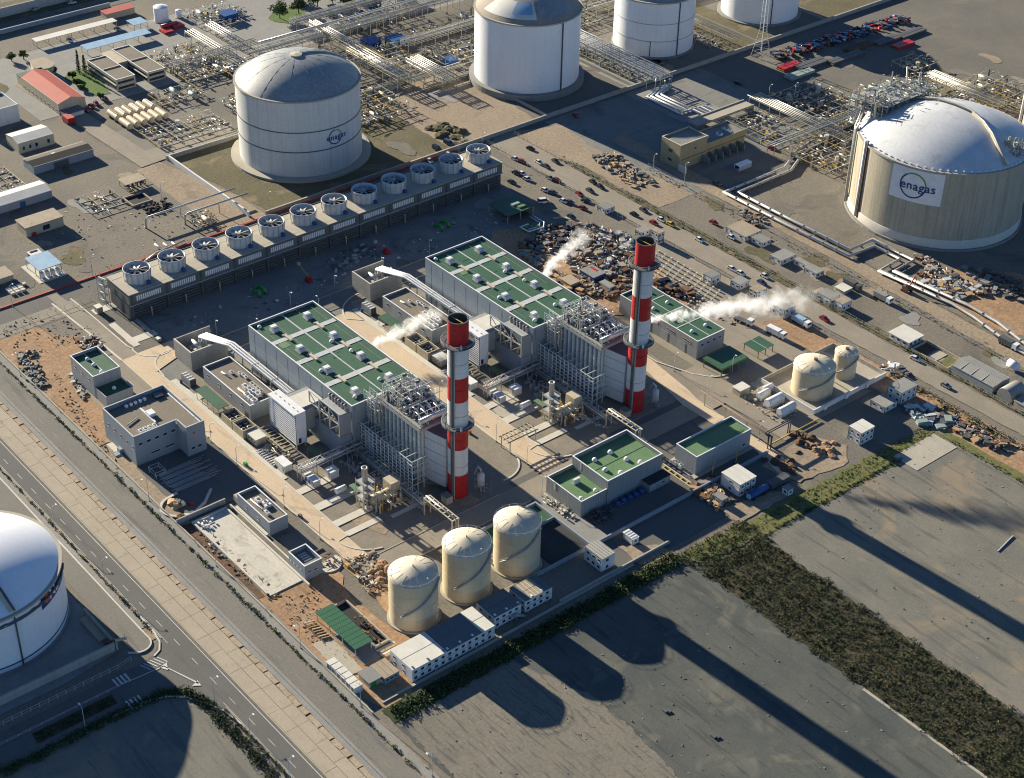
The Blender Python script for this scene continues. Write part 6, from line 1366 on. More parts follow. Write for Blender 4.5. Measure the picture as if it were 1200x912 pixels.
for k,(px,py,h,R) in enumerate(((328,22,8,5),(350,16,7,4.4),(372,8,8,5),(390,4,7,4.6),(409,8,7,4.2),(345,2,8,5),(62,87,3.2,2.),(90,100,3,1.8),(96,106,2.6,1.6),(85,92,3,1.8),(118,116,2.6,1.6),(28,70,4,2.2),(14,72,4,2.4))):
    x,y=W(px,py); tree('%s leafy tree at the top edge counted from the left'%nth(k) if k<6 else '%s small garden tree near the red-roofed hall'%nth(k-6),x,y,h,R,70+k,'leaf' if k%2 else 'leaf_bush',False,'trees at the top edge' if k<6 else 'garden trees near the red-roofed hall')
zone('lawn',[W(314,22),W(322,12),W(352,8),W(358,16),W(340,28),W(322,26)],'lawn',4,.3,61)
# ---- pipe racks and process units
def rack(label,x0,y0,x1,y1,h,npipe,axis,mats,seed,levels=2,name='pipe_rack',step=6.,steel='pipe_cream'):
    rr=random.Random(seed); t=thing(name,label,'pipe rack',((x0+x1)/2,(y0+y1)/2,0))
    zs=[h-1.8*k for k in range(levels)]
    if axis=='x':
        n=max(1,int((x1-x0)/step))
        for k in range(n+1):
            x=x0+(x1-x0)*k/n
            for y in (y0,y1): obj('post',MB().bar((x,y,0),(x,y,h),.24),steel,t)
            for z in zs: obj('cross_beam',MB().bar((x,y0,z),(x,y1,z),.26),steel,t)
        for y in (y0,y1):
            for z in zs: obj('rail',MB().bar((x0,y,z),(x1,y,z),.22),steel,t)
        for z in zs:
            for j in range(npipe): y=y0+(j+.5)*(y1-y0)/npipe; obj('pipe',MB().tube([(x0-rr.uniform(0,2),y,z+.32),(x1+rr.uniform(0,2),y,z+.32)],rr.choice((.16,.2,.28)),6),mats[(j+seed)%len(mats)],t)
    else:
        n=max(1,int((y1-y0)/step))
        for k in range(n+1):
            y=y0+(y1-y0)*k/n
            for x in (x0,x1): obj('post',MB().bar((x,y,0),(x,y,h),.24),steel,t)
            for z in zs: obj('cross_beam',MB().bar((x0,y,z),(x1,y,z),.26),steel,t)
        for x in (x0,x1):
            for z in zs: obj('rail',MB().bar((x,y0,z),(x,y1,z),.22),steel,t)
        for z in zs:
            for j in range(npipe): x=x0+(j+.5)*(x1-x0)/npipe; obj('pipe',MB().tube([(x,y0-rr.uniform(0,2),z+.32),(x,y1+rr.uniform(0,2),z+.32)],rr.choice((.16,.2,.28)),6),mats[(j+seed)%len(mats)],t)
    return t
PM=('pipe_silver','pipe_cream','white_metal','pipe_grey')
rack('cream pipe rack stepping down beside the grey-domed tank',-300,166,-258,174,8,5,'x',PM,1,2)
rack('cream pipe rack with roof beams right of the grey-domed tank rack',-272,182,-244,190,7.5,6,'x',PM,2,2)
rack('tall pipe rack running up behind the grey-domed tank',-335,168,-296,173,9,4,'x',PM,3,2)
rack('long high pipe rack crossing behind the tanks along the top',-326,130,-320,300,8.5,4,'y',PM,4,2,step=8.)
rack('silver pipe rack in the row above the top centre tank',-296,196,-290,262,6.5,4,'y',PM,5,2,step=8.)
rack('low double pipe track left of the top centre tank',-263,176,-258,205,3,4,'y',PM,6,1,step=5.)
rack('low pipe track beyond the double track at the top centre',-254,178,-250,202,2.6,3,'y',PM,7,1,step=5.)
rack('white pipe rack between the two top right tanks',-300,262,-184,272.5,8,6,'x',('white_metal','white_metal','pipe_silver'),8,2,step=6.,steel='steel')
rack('pipe rack along the foot of the tank cut by the top edge',-262,330,-200,334,5,3,'x',PM,9,1)
rack('pipe rack behind the rear tanks at the top',-275,300,-268,400,6,4,'y',PM,10,2,step=8.)
rack('low white pipe track at the upper left process area',-374,120,-316,126,3,4,'x',('white_metal','pipe_silver','pipe_cream'),11,1)
rack('short white pipe track behind the upper left process area',-376,133,-346,139,2.6,4,'x',('white_metal','pipe_silver'),12,1,step=5.)
rack('pipe rack passing above the bullet tanks',-345,92,-338,140,4,4,'y',PM,13,1,step=6.)
rack('green pipe rack running to the great concrete tank',-108,258,-104,320,4.5,3,'y',('pipe_grey','pipe_silver','steel_green'),14,1,step=5.,steel='steel_green')
rack('double pipe rack left of the great concrete tank',-148,288,-90,296,4,6,'x',PM,15,1)
rack('long pipe rack right behind the great concrete tank platform',-120,338,-66,344,5,5,'x',PM,16,1)
rack('pipe rack beyond the white dome at the right edge',-112,372,-70,379,6,5,'x',PM,17,2)
def process(label,x0,y0,x1,y1,h,seed,dens=1.,name='process_unit',drums=3):
    """skid of frames, vessels and small-bore pipework"""
    rr=random.Random(seed); t=thing(name,label,'process unit',((x0+x1)/2,(y0+y1)/2,0)); A=(x1-x0)*(y1-y0)
    nx=max(1,int((x1-x0)/5)); ny=max(1,int((y1-y0)/5))
    for i in range(nx+1):
        for j in range(ny+1):
            if rr.random()<.75: x=x0+(x1-x0)*i/nx; y=y0+(y1-y0)*j/ny; obj('post',MB().bar((x,y,0),(x,y,h*rr.uniform(.5,1))),'pipe_cream',t)
    for j in range(ny+1):
        y=y0+(y1-y0)*j/ny; obj('beam',MB().bar((x0,y,h*.6),(x1,y,h*.6),.22),rr.choice(('pipe_cream','steel_green','yellow')),t)
    for i in range(nx+1):
        x=x0+(x1-x0)*i/nx; obj('beam',MB().bar((x,y0,h*.62),(x,y1,h*.62),.2),rr.choice(('pipe_cream','pale_metal')),t)
    for k in range(drums):
        x=rr.uniform(x0+2,x1-2); y=rr.uniform(y0+2,y1-2)
        if rr.random()<.5: obj('vessel',MB().cyl(x,y,0,h*rr.uniform(.6,1.1),rr.uniform(.7,1.3),None,12),rr.choice(('pipe_silver','tank_cream','pale_metal')),t)
        else: obj('vessel',MB().tube([(x-3,y,1.8),(x+3,y,1.8)],rr.uniform(.7,1.1),12),rr.choice(('pipe_silver','tank_cream','steel_green')),t)
    for m,q,kk in (('pipe_cream',.09,('tube','bar','box')),('pipe_grey',.06,('tube','cyl')),('white_metal',.04,('tube',)),('steel_dark',.06,('box','cyl')),('rust',.03,('tube','box')),('yellow',.015,('bar','box')),('pipe_silver',.05,('tube','cyl'))):
        o=obj('pipework',clutter(x0,y0,.2,x1,y1,h,max(4,int(A*q*dens)),rr,kk,1.),m,t); o['kind']='stuff'
    return t
process('crowded process unit left of the grey-domed tank at the upper left',-364,92,-322,118,4,1,.8)
process('dark process unit with yellow stairs just left of the grey-domed tank',-296,92,-268,110,5,2,.9)
process('open steel pump area right of the grey-domed tank',-268,128,-236,160,5,3,.75)
process('pump area under the cream rack at the top',-312,176,-276,194,4.5,4,.7)
process('process skids in the row behind the top centre tank',-312,204,-298,262,5,5,.7)
process('compressor skids between cream racks at the top',-288,200,-266,250,4,6,.6)
process('pipe manifold right of the top centre tank',-258,262,-200,268,3,7,.7,drums=1)
process('crowded pipe yard left of the great concrete tank',-146,296,-112,330,4,8,.8)
process('yellow pipe manifold beside the great concrete tank',-102,262,-76,300,4.5,9,.8)
process('dark process yard beyond the white dome at right',-118,346,-66,372,5,10,.6)
process('process unit at the right edge beyond the white dome',-100,380,-64,404,6,11,.6)
process('vaporiser unit with yellow mast on the far apron',-136,376,-122,392,5,12,.8)
process('pipework behind the rear tanks along the top edge',-300,300,-276,396,5,13,.45)
process('pipework yard between the bullet tanks and the grey-domed tank',-330,112,-300,132,4,31,.8)
process('steel frames behind the grey-domed tank on its left',-318,134,-290,164,6,32,.8)
process('small-bore pipework left of the top centre tank foot',-262,206,-236,214,3,33,.6,drums=1)
process('dense frames at the top centre behind the racks',-345,176,-328,230,6,34,.7)
process('frames along the top edge right of the top centre tank',-300,268,-262,298,5,35,.6)
process('low pipework in front of the rear tanks',-258,320,-205,328,3,36,.7,drums=1)
process('metering skids on the apron left of the great tank',-140,262,-112,286,3,37,.6,drums=2)
process('frames between the far apron and the great tank',-112,300,-84,336,4.5,38,.7)
process('frames and drums beside the bullet tanks',-322,70,-308,92,3.5,51,.7)
process('tank farm pipework beyond the bullet tanks',-292,48,-272,84,2.5,52,.45,drums=2)
process('loading racks beside the terminal office',-336,94,-324,118,3.5,53,.7)
process('pipe clutter above the carports at the top left',-400,132,-380,160,3,54,.5)
process('scrapped machinery rows on the left gravel yard',-252,-4,-236,12,2.2,55,.5,drums=1)
process('stacked materials behind the long warehouse',-296,-40,-276,-14,2.2,56,.45,drums=1)
rack('cream pipe rack curving behind the dense frames at the top',-352,168,-346,240,6,4,'y',PM,41,2,step=7.)
rack('tan pipe rack along the left of the grey-domed tank',-290,112,-284,166,6.5,4,'y',PM,42,2,step=6.)
rack('low tan pipe track at the foot of the grey-domed tank',-266,150,-262,176,2.5,3,'y',PM,43,1,step=5.)
process('valve skids at the top left by the blue shed',-392,138,-372,152,3,14,.7)
for k,(x,y,lb,m) in enumerate(((-382,150,'dark blue roofed hut by the top left pipe tracks','paint_blue'),(-310,188,'blue roofed hut behind the grey-domed tank','paint_blue'),(-305,199,'second blue roofed hut behind the grey-domed tank','sign_sky'),(-352,218,'blue block with pale roof at the top edge','paint_blue'),(-345,236,'green block building at the top edge','steel_green'),(-356,200,'pale blue shed at the top edge centre','sign_sky'))):
    t=thing('plant_hut',lb,'hut',(x,y,0)); obj('wall',MB().cbox(x,y,0,7,8,3.4),m,t); obj('roof',MB().cbox(x,y,3.4,7.6,8.6,.3),'paint_blue' if k<3 else 'roof_grey',t); obj('door',MB().box(x+3.48,y-1,0,x+3.56,y+.4,2.2),'steel_dark',t)
t=thing('blue_generator','dark blue generator box in the pump area at the top centre','generator',(-268,203,0)); obj('body',MB().cbox(-268,205,.3,6,5,3.2),'paint_blue',t); obj('skid',MB().cbox(-268,205,0,6.4,5.4,.3),'steel_dark',t); obj('exhaust',MB().cyl(-266.5,204,3.5,4.8,.3,None,8),'steel',t)
solo('red_fire_unit',MB().box(-389,114,0,-383,119,1.2).box(-391,121,0,-386,127,1.6).tube([(-390,116,1.6),(-390,125,1.6)],1.1,10),'paint_red','red fire-water pump set beside the upright white tank','pump',(-387,120,0))
for k,(x,y,l,lb,m) in enumerate(((-327,196,100,'fat silver pipeline along the top with a bend over the racks','pipe_silver'),)):
    solo('pipeline',MB().tube([(x,y-62,9.6),(x,y,9.6),(x,y+l,9.6)],.75,10),m,lb,'pipeline',(x,y,0))
# terminal pipe zigzag by the bridge
t=thing('pipe_loop','white pipes in nested right-angle loops beside the concrete bridge','pipeline',(-170,264,0))
for k in range(4):
    a=k*1.9; obj('pipe',MB().tube([(-184,262+a*1.6,7.5 if k<2 else 5),(-184,262+a*1.6,1.),(-182+a*.4,254.6+a*1.3,1.),(-160+a*.2,254.4+a*1.3,1.),(-159.5+a*.2,262+a*1.3,1.),(-145,262.4+a*1.3,1.),(-118,262+a*1.3,1.)],.5,8),'white_metal' if k%2==0 else 'pipe_silver',t)
for x in (-178,-171,-164,-150): obj('sleeper',MB().box(x-.3,253.6,0,x+.3,270,.45),'concrete',t)
zone('pipe_pad',rc(-192,250,-152,275),'concrete_grey',4)
t=thing('road_bridge','concrete slab bridge over the white pipes','bridge',(-145,267,0)); obj('deck',MB().box(-149,249,2.4,-142,285,3.1),'concrete',t); obj('kerb',MB().box(-149,249,3.1,-148.4,285,3.5),'concrete',t); obj('kerb',MB().box(-142.6,249,3.1,-142,285,3.5),'concrete',t); obj('abutment',MB().box(-149,249,0,-142,253,2.4),'concrete_grey',t); obj('abutment',MB().box(-149,281,0,-142,285,2.4),'concrete_grey',t)
# two pipelines with expansion loops
for lb,pts,z in (('outer silver pipeline with expansion loops by the great concrete tank',[(-108,313),(-100.4,270),(-92,252),(-91.8,214.6),(-57,214.5),(-23.2,215),(-22.4,229.5),(-9.3,229.6),(-8.2,216),(25,218.6),(36,217.4),(60,212),(120,208)],1.3),('inner silver pipeline with expansion loops by the great concrete tank',[(-104.5,313),(-97,270),(-88.4,252),(-88.2,219.2),(-57,219),(-26.2,219.2),(-26.4,233),(-5.2,233.2),(-4.4,220.4),(30,222.6),(44,221.5),(64,216),(120,212)],1.3)):
    t=thing('pipeline',lb,'pipeline',(pts[3][0],pts[3][1],0)); obj('pipe',MB().tube([(x,y,z) for x,y in pts],.62,10),'pipe_silver',t)
    for i in range(len(pts)-1):
        a,b=pts[i],pts[i+1]; L_=hypot(b[0]-a[0],b[1]-a[1]); n=int(L_/6)
        for k in range(1,n): q=k/n; x=a[0]+(b[0]-a[0])*q; y=a[1]+(b[1]-a[1])*q; obj('support',MB().cbox(x,y,0,.9,.9,.75),'concrete_grey',t); obj('clamp',MB().cbox(x,y,.75,.35,1.4,1.25) if abs(b[0]-a[0])>abs(b[1]-a[1]) else MB().cbox(x,y,.75,1.4,.35,1.25),'pipe_grey',t)
# olive building
t=thing('olive_building','olive yellow control block with taller square end by the tank shadow','building',(-126,232,0))
shell(t,-131.6,215.2,-119.8,231.5,11.8,'wall_olive','roof_grey',.7,'concrete_white',.35)
obj('low_wall',MB().box(-131.6,231.5,0,-120.2,256,7.),'wall_olive',t); obj('low_roof',MB().poly(rc(-131.2,231.55,-120.6,255.6),7.05),'roof_grey',t); obj('low_parapet',MB().box(-131.6,255.6,7,-120.2,256,7.7).box(-120.6,231.5,7,-120.2,255.6,7.7).box(-131.6,231.5,7,-131.2,255.6,7.7),'wall_olive',t)
obj('dado',MB().box(-119.85,216,4.4,-119.7,231.5,4.7).box(-120.2,231.5,4.4,-120.1,256,4.7),'rust',t); winY(t,215.2,-127,-124.6,6.4,8.4); winY(t,215.2,-127,-124.6,2.4,3.8); winX(t,-119.8,224,225,7.6,8.6)
for k in range(6): obj('fin_wall',MB().box(-120.2,233-4+k*4.4,0,-115.4,233.3-4+k*4.4,3.6),'concrete_grey',t)
obj('entrance_wall',MB().box(-119.8,214.6,0,-115,215,3.4),'concrete_white',t); hvac(t,-126,237,7.06,2,1.6,1.2); hvac(t,-124,243.5,7.06,2.6,2,.8)
for k in range(3): hvac(t,-127+k*2,249,7.06,1.2,1.2,1.)
t=thing('glazed_kiosk','glass sided kiosk with red back on the dark apron','cabin',(-104,238,0)); obj('floor',MB().box(-106,235,0,-103,243,.3),'white_metal',t); obj('roof',MB().box(-106,235,2.4,-103,243,2.6),'white_metal',t); obj('rear_wall',MB().box(-106,235,.3,-105.8,243,2.4),'white_metal',t); obj('glass_front',MB().box(-103.1,235.1,.3,-103.05,242.9,2.4),'sign_sky',t); obj('back',MB().box(-105.7,235.3,.3,-105.5,242.7,2.3),'rust',t)
# lattice mast
t=thing('lattice_mast','tall lattice radio mast in front of the tank cut by the top edge','mast',(-182,333,0))
for k,(sx,sy) in enumerate(((-1,-1),(1,-1),(1,1),(-1,1))): obj('leg',MB().tube([(-184+sx*3.4,334+sy*3.4,0),(-184+sx*1.2,334+sy*1.2,14),(-184+sx*.8,334+sy*.8,40)],.16,5),'pale_metal',t)
for k in range(13):
    z=3+k*2.9; q=(3.4-2.2*min(z,14)/14) if z<14 else 1.2-.4*(z-14)/26
    for (a,b) in (((-1,-1),(1,1)),((1,-1),(-1,1)),((-1,-1),(1,-1)),((1,-1),(1,1))): obj('brace',MB().bar((-184+a[0]*q,334+a[1]*q,z),(-184+b[0]*q,334+b[1]*q,z+(1.6 if a[0]!=b[0] and a[1]!=b[1] else 0)),.12),'pale_metal',t)
# stored goods on the far apron
for k,(px0,py0,px1,py1,m,lb) in enumerate(((912,82,930,74,'paint_red','red stack at the left end of the dark stacks on the far apron'),(918,92,952,84,'steel_green','low dark green stack left of the red stack on the far apron'),(930,80,972,74,'steel_dark','long dark stack behind the red one on the far apron'),(968,74,1008,62,'steel_dark','dark stack in the middle of the far apron'),(988,60,1024,54,'mud_red','dark red-brown stack in the middle of the far apron'),(1022,52,1050,44,'steel_dark','dark stack further right on the far apron'),(1044,56,1064,49,'paint_red','red stack at the right end of the dark stacks'),(1050,44,1082,36,'steel_dark','widest dark stack at the right end of the far apron'))):
    a=W(px0,py0); b=W(px1,py1); x0,x1=sorted((a[0],b[0]));y0,y1=sorted((a[1],b[1])); x1=max(x1,x0+5); 
    t=thing('goods_stack',lb,'stack',((x0+x1)/2,(y0+y1)/2,0),'stacks on the far apron'); n=max(2,int((x1-x0)/2.2))
    for j in range(n): q=x0+(x1-x0)*j/n; obj('row',MB().box(q,y0,.1,q+(x1-x0)/n*.88,y1,1.5),m,t)
    obj('pallet',MB().box(x0-.3,y0-.3,.1,x1+.1,y1+.3,.3) if False else MB().box(x0,y0-.4,.1,x1,y0-.05,.7),'grass',t)
mbs={m:MB() for m in ('steel_dark','car_black','car_silver','paint_red','rust','car_blue')}
rr=random.Random(77)
t=thing('scrap_heap','long heap of dark mixed scrap along the far apron road','scrap heap',(-172,375,0)); t['kind']='stuff'
for k in range(330):
    y=rr.uniform(338,430); x=-178+rr.uniform(-5,5)+ (y-338)*.06; m=rr.choice(list(mbs)); z=rr.uniform(0,2.2)*(1-abs(x+175-(y-338)*.06)/9); a=rr.uniform(0,3); l=rr.uniform(.7,2.4)
    mbs[m].prism([(x+l*cos(a+q)*(.5 if i%2 else 1),y+l*sin(a+q)*(.5 if i%2 else 1)) for i,q in enumerate((0,1.2,3.1,4.4))],max(0,z),max(0,z)+rr.uniform(.4,1.2))
for m in mbs: obj('scrap',mbs[m],m,t)['kind']='stuff'
# ---- dry ditch mound beside the cooling tower's far end
mb=MB(); rr=random.Random(4)
P=[W(503,150),W(520,148),W(540,155),W(546,168),W(532,170),W(515,160)]
for k in range(26): a=rr.choice(P); b=rr.choice(P); q=rr.random(); mb.blob(a[0]+(b[0]-a[0])*q,a[1]+(b[1]-a[1])*q,0,rr.uniform(2,4),rr.uniform(2,4),rr.uniform(.8,2.),rr,9,4,.2)
solo('soil_mound',mb,'grass_dry','brown grassed soil mound on the pale ground behind the fan stacks','soil heap',(*W(525,160),0),kind='stuff')
# bund walls of the tank areas
for lb,a,b,h,m in (('long grey bund wall between the grey-domed tank and the perimeter road',(-194.4,52),(-193.6,200),2.,'wall_conc'),('bund wall in front of the top right tanks beside the wide road',(-194.6,200),(-193.8,470),2.,'wall_conc'),('bund wall at the far side of the grey-domed tank',(-262.6,45),(-261.8,170),2.,'wall_conc'),):
    solo('bund_wall',MB().box(a[0],a[1],0,b[0],b[1],h),m,lb,'wall',((a[0]+b[0])/2,(a[1]+b[1])/2,0))
for lb,a,b,h,m in (('white-topped bund wall at the left end of the grey-domed tank bund',(-261,45.5),(-197,46.2),2.4,'wall_white'),('cross bund wall between the grey-domed and top centre tanks',(-261,204),(-195,204.7),1.6,'wall_conc'),('cross bund wall right of the top centre tank',(-261,258),(-195,258.7),1.6,'wall_conc'),('cross bund wall left of the tank cut by the top edge',(-261,344),(-195,344.7),1.6,'wall_conc')):
    solo('bund_wall',MB().box(a[0],a[1],0,b[0],b[1],h),m,lb,'wall',((a[0]+b[0])/2,a[1],0))
# overhead pipes left of the bund
t=thing('overhead_pipe','pair of elevated grey pipes crossing the perimeter at the left of the tank','pipeline',(-214,36,0))
for k,(ya,yb,x) in enumerate(((8,50,-214),(22,52,-207))): obj('pipe',MB().tube([(x,ya,0),(x,ya+.3,4.4),(x,ya+1.5,4.8),(x,yb,4.8)],.4,8),'pipe_silver',t); obj('post',MB().bar((x,ya+16,0),(x,ya+16,4.6),.3),'steel',t)
t=thing('overhead_pipe','short low grey pipe with white sleeves on the gravel by the red kerb','pipeline',(-192,4,0)); obj('pipe',MB().tube([(-190,-7,.3),(-192,0,1.2),(-194,14,1.4)],.4,8),'pipe_silver',t)
for k in range(3): obj('sleeve',MB().tube([(-200+k*1.5,4+k*3,.5),(-195+k*1.5,4+k*3,.5)],.35,8),'white_metal',t)
process('pump skid on the tan pad left of the bund wall',-214,24,-200,34,2.4,21,.6,drums=1)
t=thing('machine_shelter','small tan-roofed machine shelter on the gravel yard','shelter',(-250,22,0)); obj('roof',MB().box(-253.5,17,3,-246.5,27,3.2),'roof_tan',t); frame_posts(t,(-253,-247),(17.5,26.5),0,3,.2,'steel'); obj('machine',clutter(-253,17.5,.2,-247,26.5,2.2,40,rr,('box','cyl','tube'),.9),'steel_dark',t)['kind']='stuff'
t=thing('open_pit','open square pit with orange rim below the machine shelter','pit',(-237,18,0)); obj('floor',MB().poly(rc(-241,13,-233,21),.25),'black',t)
for (a,b,c,d) in ((-241.6,12.4,-232.4,13),(-241.6,21,-232.4,21.6),(-241.6,13,-241,21),(-233,13,-232.4,21)): obj('rim',MB().box(a,b,0,c,d,1.),'roof_tan',t)
solo('tyre_heap',clutter(-230,14,.1,-222,26,1.4,70,rr,('box','cyl'),1.1),'rubber','dark heap beside the open pit on the gravel yard','scrap heap',(-226,20,0),kind='stuff')
# ================================================================== vehicles
def car_proto(kind='car'):
    if kind=='car':
        prof=[(-2.1,.35),(-2.15,.75),(-1.95,.92),(-1.25,.98),(1.0,.95),(1.95,.82),(2.15,.6),(2.1,.35)]; cab=[(-1.75,.95),(-1.3,1.42),(.25,1.45),(1.05,.94)]; w=.86; wc=.72
    else:
        prof=[(-2.5,.4),(-2.55,1.0),(-2.5,1.15),(1.3,1.1),(2.3,1.0),(2.5,.7),(2.45,.4)]; cab=[(-2.48,1.12),(-2.4,2.05),(.9,2.05),(1.75,1.08)]; w=.98; wc=.88
    def ext(pr,ws,wt):
        mb=MB(); n=len(pr); zmax=max(z for _,z in pr); zmin=min(z for _,z in pr)
        for s in (-1,1):
            for x,z in pr: q=(z-zmin)/(zmax-zmin); mb.v.append((x,s*(ws+(wt-ws)*q),z))
        for i in range(n):
            j=(i+1)%n; mb.f.append((i,j,j+n,i+n)); mb.s.append(False)
        mb.f.append(tuple(range(n))); mb.s.append(False); mb.f.append(tuple(2*n-1-i for i in range(n))); mb.s.append(False); return mb
    body=ext(prof,w,w*.96); glass=ext(cab,wc+.1,wc-.06)
    rf=MB().box(cab[1][0]+.08,-(wc-.09),cab[1][1]-.01,cab[2][0]-.05,wc-.09,cab[1][1]+.05)
    wh=[MB().tube([(x,y-.11,.33),(x,y+.11,.33)],.33,10) for x in (-1.35,1.35) for y in (-.8,.8)]
    lt=[MB().cbox(2.06 if kind=='car' else 2.42,y,.58,.12,.34,.16) for y in (-.6,.6)]
    return dict(body=body.mesh('car_body'),glass=glass.mesh('car_glass'),roof=rf.mesh('car_roof'),wheels=[m.mesh('car_wheel') for m in wh],lights=[m.mesh('car_light') for m in lt])
CARM={}
def car(x,y,rz,col,label,group,kind='car',name=None):
    key=(kind,col)
    if key not in CARM:
        p=car_proto(kind); p['body'].materials.append(MT[col]); p['roof'].materials.append(MT[col]); p['glass'].materials.append(MT['glass']); [m.materials.append(MT['rubber']) for m in p['wheels']]; [m.materials.append(MT['white_metal']) for m in p['lights']]; CARM[key]=p
    p=CARM[key]; t=thing(name or ('parked_car' if kind=='car' else 'parked_van'),label,'car' if kind=='car' else 'van',(x,y,.27),group,rz=rz)
    for nm,me in [('body',p['body']),('window_glass',p['glass']),('roof',p['roof'])]+[('wheel',m) for m in p['wheels']]+[('headlight',m) for m in p['lights']]:
        o=bpy.data.objects.new(nm,me); COL.objects.link(o); o.parent=t
    return t
CN={'car_white':'white','car_silver':'silver','car_black':'black','car_grey':'dark grey','car_red':'red','car_green':'dark green','car_blue':'blue','yellow':'yellow'}
rr=random.Random(8); cnt={}
park=[(180,285,'car_white'),(235,305,'car_red'),(185,410,'car_black'),(240,415,'car_white'),(285,462,'car_white'),(150,490,'car_green'),(385,315,'car_white'),(450,350,'car_grey'),(530,305,'car_green'),(312,195,'car_black'),(480,452,'car_silver'),(540,470,'car_red'),(440,560,'car_white'),(505,580,'car_grey'),(600,655,'car_white'),(655,665,'car_grey'),(740,592,'car_red'),(795,650,'car_green'),(770,716,'car_red'),(670,792,'car_green'),(858,487,'car_black'),(922,527,'car_black'),(832,562,'car_grey')]
park=[(580+a/7.475,150+b/7.475,c) for a,b,c in park]
for i,(px,py,c) in enumerate(sorted(park)):
    n=cnt.get(c,0); cnt[c]=n+1; x,y=W(px,py); on_road=py<186+ (px-610)*.42 and px>612
    car(x,y,rr.uniform(-.15,.15)+(0 if y>164 else .35 if i%2 else .2),c,'%s car, %s of its colour from the left in the gravel car park'%(CN[c],nth(n)),'cars in the gravel car park')
x,y=W(637,238); car(x,y,1.2,'car_white','white van standing at the edge of the gravel car park','vans on the site','van')
hr=[(743.3,253.4,'car_black'),(754,248,'car_grey'),(766,263,'car_red'),(774.8,259.4,'car_white'),(786,265,'yellow'),(819.6,283,'car_white'),(836.3,262.8,'car_red'),(857,280,'car_white'),(857.7,317,'car_white'),(867.8,322.3,'car_white'),(896,325.6,'car_white'),(892.5,333,'car_blue'),(965.7,375.6,'car_red'),(1072.5,422.5,'car_white'),(1108,454,'car_silver')]
cnt={}
for px,py,c in hr:
    n=cnt.get(c,0); cnt[c]=n+1; x,y=W(px,py); car(x,y,rr.uniform(-.08,.08),c,'%s car, %s of its colour from the left along the haul road'%(CN[c],nth(n)),'cars along the haul road')
for px,py,c,lb,k in ((503.6,190.5,'car_white','white car behind the third fan stack from the right','car'),(526,183,'car_white','white car behind the second fan stack from the right','car'),(512,176.5,'car_black','dark van by the perimeter fence above the white cars','van'),(525.7,170,'car_blue','dark blue van by the perimeter fence furthest right','van'),(108,126,'car_red','red car nearest the red-roofed hall','car'),(113,123,'car_red','red and white car second from the red-roofed hall','car'),(124,118,'car_red','red car beside the garden by the bullet tanks','car'),(101,131,'car_red','dark red car by the blue-roofed shed','car'),(675,137,'car_red','dark red car alone on the shaded terminal road','car'),(865,99,'car_black','black car in the shadow of the rear tank','car'),(85,5,'car_white','white car on the top left road furthest right','car'),(42,13,'car_silver','silver car on the top left road','car'),(82,49,'car_white','white car under the carport canopies','car'),(138,36,'car_silver','silver car at the end of the carport canopies','car'),(905,176,'car_red','bright red car beside the yellow pipe manifold','car'),(840,217,'car_grey','grey car on the dark apron by the olive building','car')):
    x,y=W(px,py); car(x,y,rr.uniform(-.3,.3)+(1.57 if py<14 else 0),c,lb,'single vehicles',k)
def truck(x,y,rz,cab,box,label):
    t=thing('truck',label,'truck',(x,y,.2),rz=rz)
    def loc(nm,mb,m):
        o=bpy.data.objects.new(nm,mb.mesh(nm)); o.data.materials.append(MT[m]); COL.objects.link(o); o.parent=t; return o
    c=loc('cab',MB().box(1.6,-1.15,.5,3.7,1.15,2.7),cab); loc('bed',MB().box(-4.2,-1.2,.8,1.4,1.2,1.1 if box is None else 2.9),box or 'steel_dark')
    g=loc('windscreen',MB().box(3.68,-1.,1.6,3.74,1.,2.5),'glass')
    for xx in (-3.2,-2.,2.6):
        for yy in (-1.05,1.05): loc('wheel',MB().tube([(xx,yy-.15,.5),(xx,yy+.15,.5)],.5,10),'rubber')
    return t
for px,py,rz,c,b,lb in ((872,379,.2,'white_metal',None,'white flatbed truck near the farther yard canopy'),(939,381,0,'white_metal','sign_sky','pale truck parked below the steam-veiled cabins'),(999,338,0,'steel_dark','steel_dark','dark truck beside the pale pad by the pipeline fence'),(1035,353,0,'white_metal','concrete_grey','white truck with grey body near the pipeline fence'),(1182,407,0,'white_metal','steel_dark','white-cabbed truck with dark body at the right edge'),(910,394,.1,'white_metal','white_metal','white truck on the pale yard left of the narrow beige tank')):
    x,y=W(px,py); truck(x,y,rz,c,b,lb)
for k,(px,py,x2,y2) in enumerate(((362,330,350,311),(453,297,440,285))):
    x,y=W(px,py); t=thing('boom_lift','red boom lift on the dark yard, %s one behind the halls'%('left','right')[k],'boom lift',(x,y,.1)); a=W(x2,y2,4)
    obj('chassis',MB().cbox(x,y,.4,2.6,2.,.9),'paint_red',t); obj('turret',MB().cbox(x,y,1.3,1.4,1.2,1.),'paint_red',t); obj('boom',MB().bar((x,y,2.2),(a[0],a[1],4.5),.3),'yellow' if k==0 else 'paint_orange',t); obj('basket',MB().cbox(a[0],a[1],4.2,1.2,1.,1.),'steel',t)
    for q in (-1,1):
        for s in (-.9,.9): obj('wheel',MB().tube([(x+q*.9,y+s-.12,.4),(x+q*.9,y+s+.12,.4)],.4,10),'rubber',t)
t=thing('excavator','orange red excavator with raised arm by the pipeline','excavator',(*W(1062,342),.1)); x,y=W(1062,342)
for s in (-1,1): obj('track',MB().box(x-1.8,y+s*1.1-.35,.1,x+1.8,y+s*1.1+.35,.9),'rubber',t)
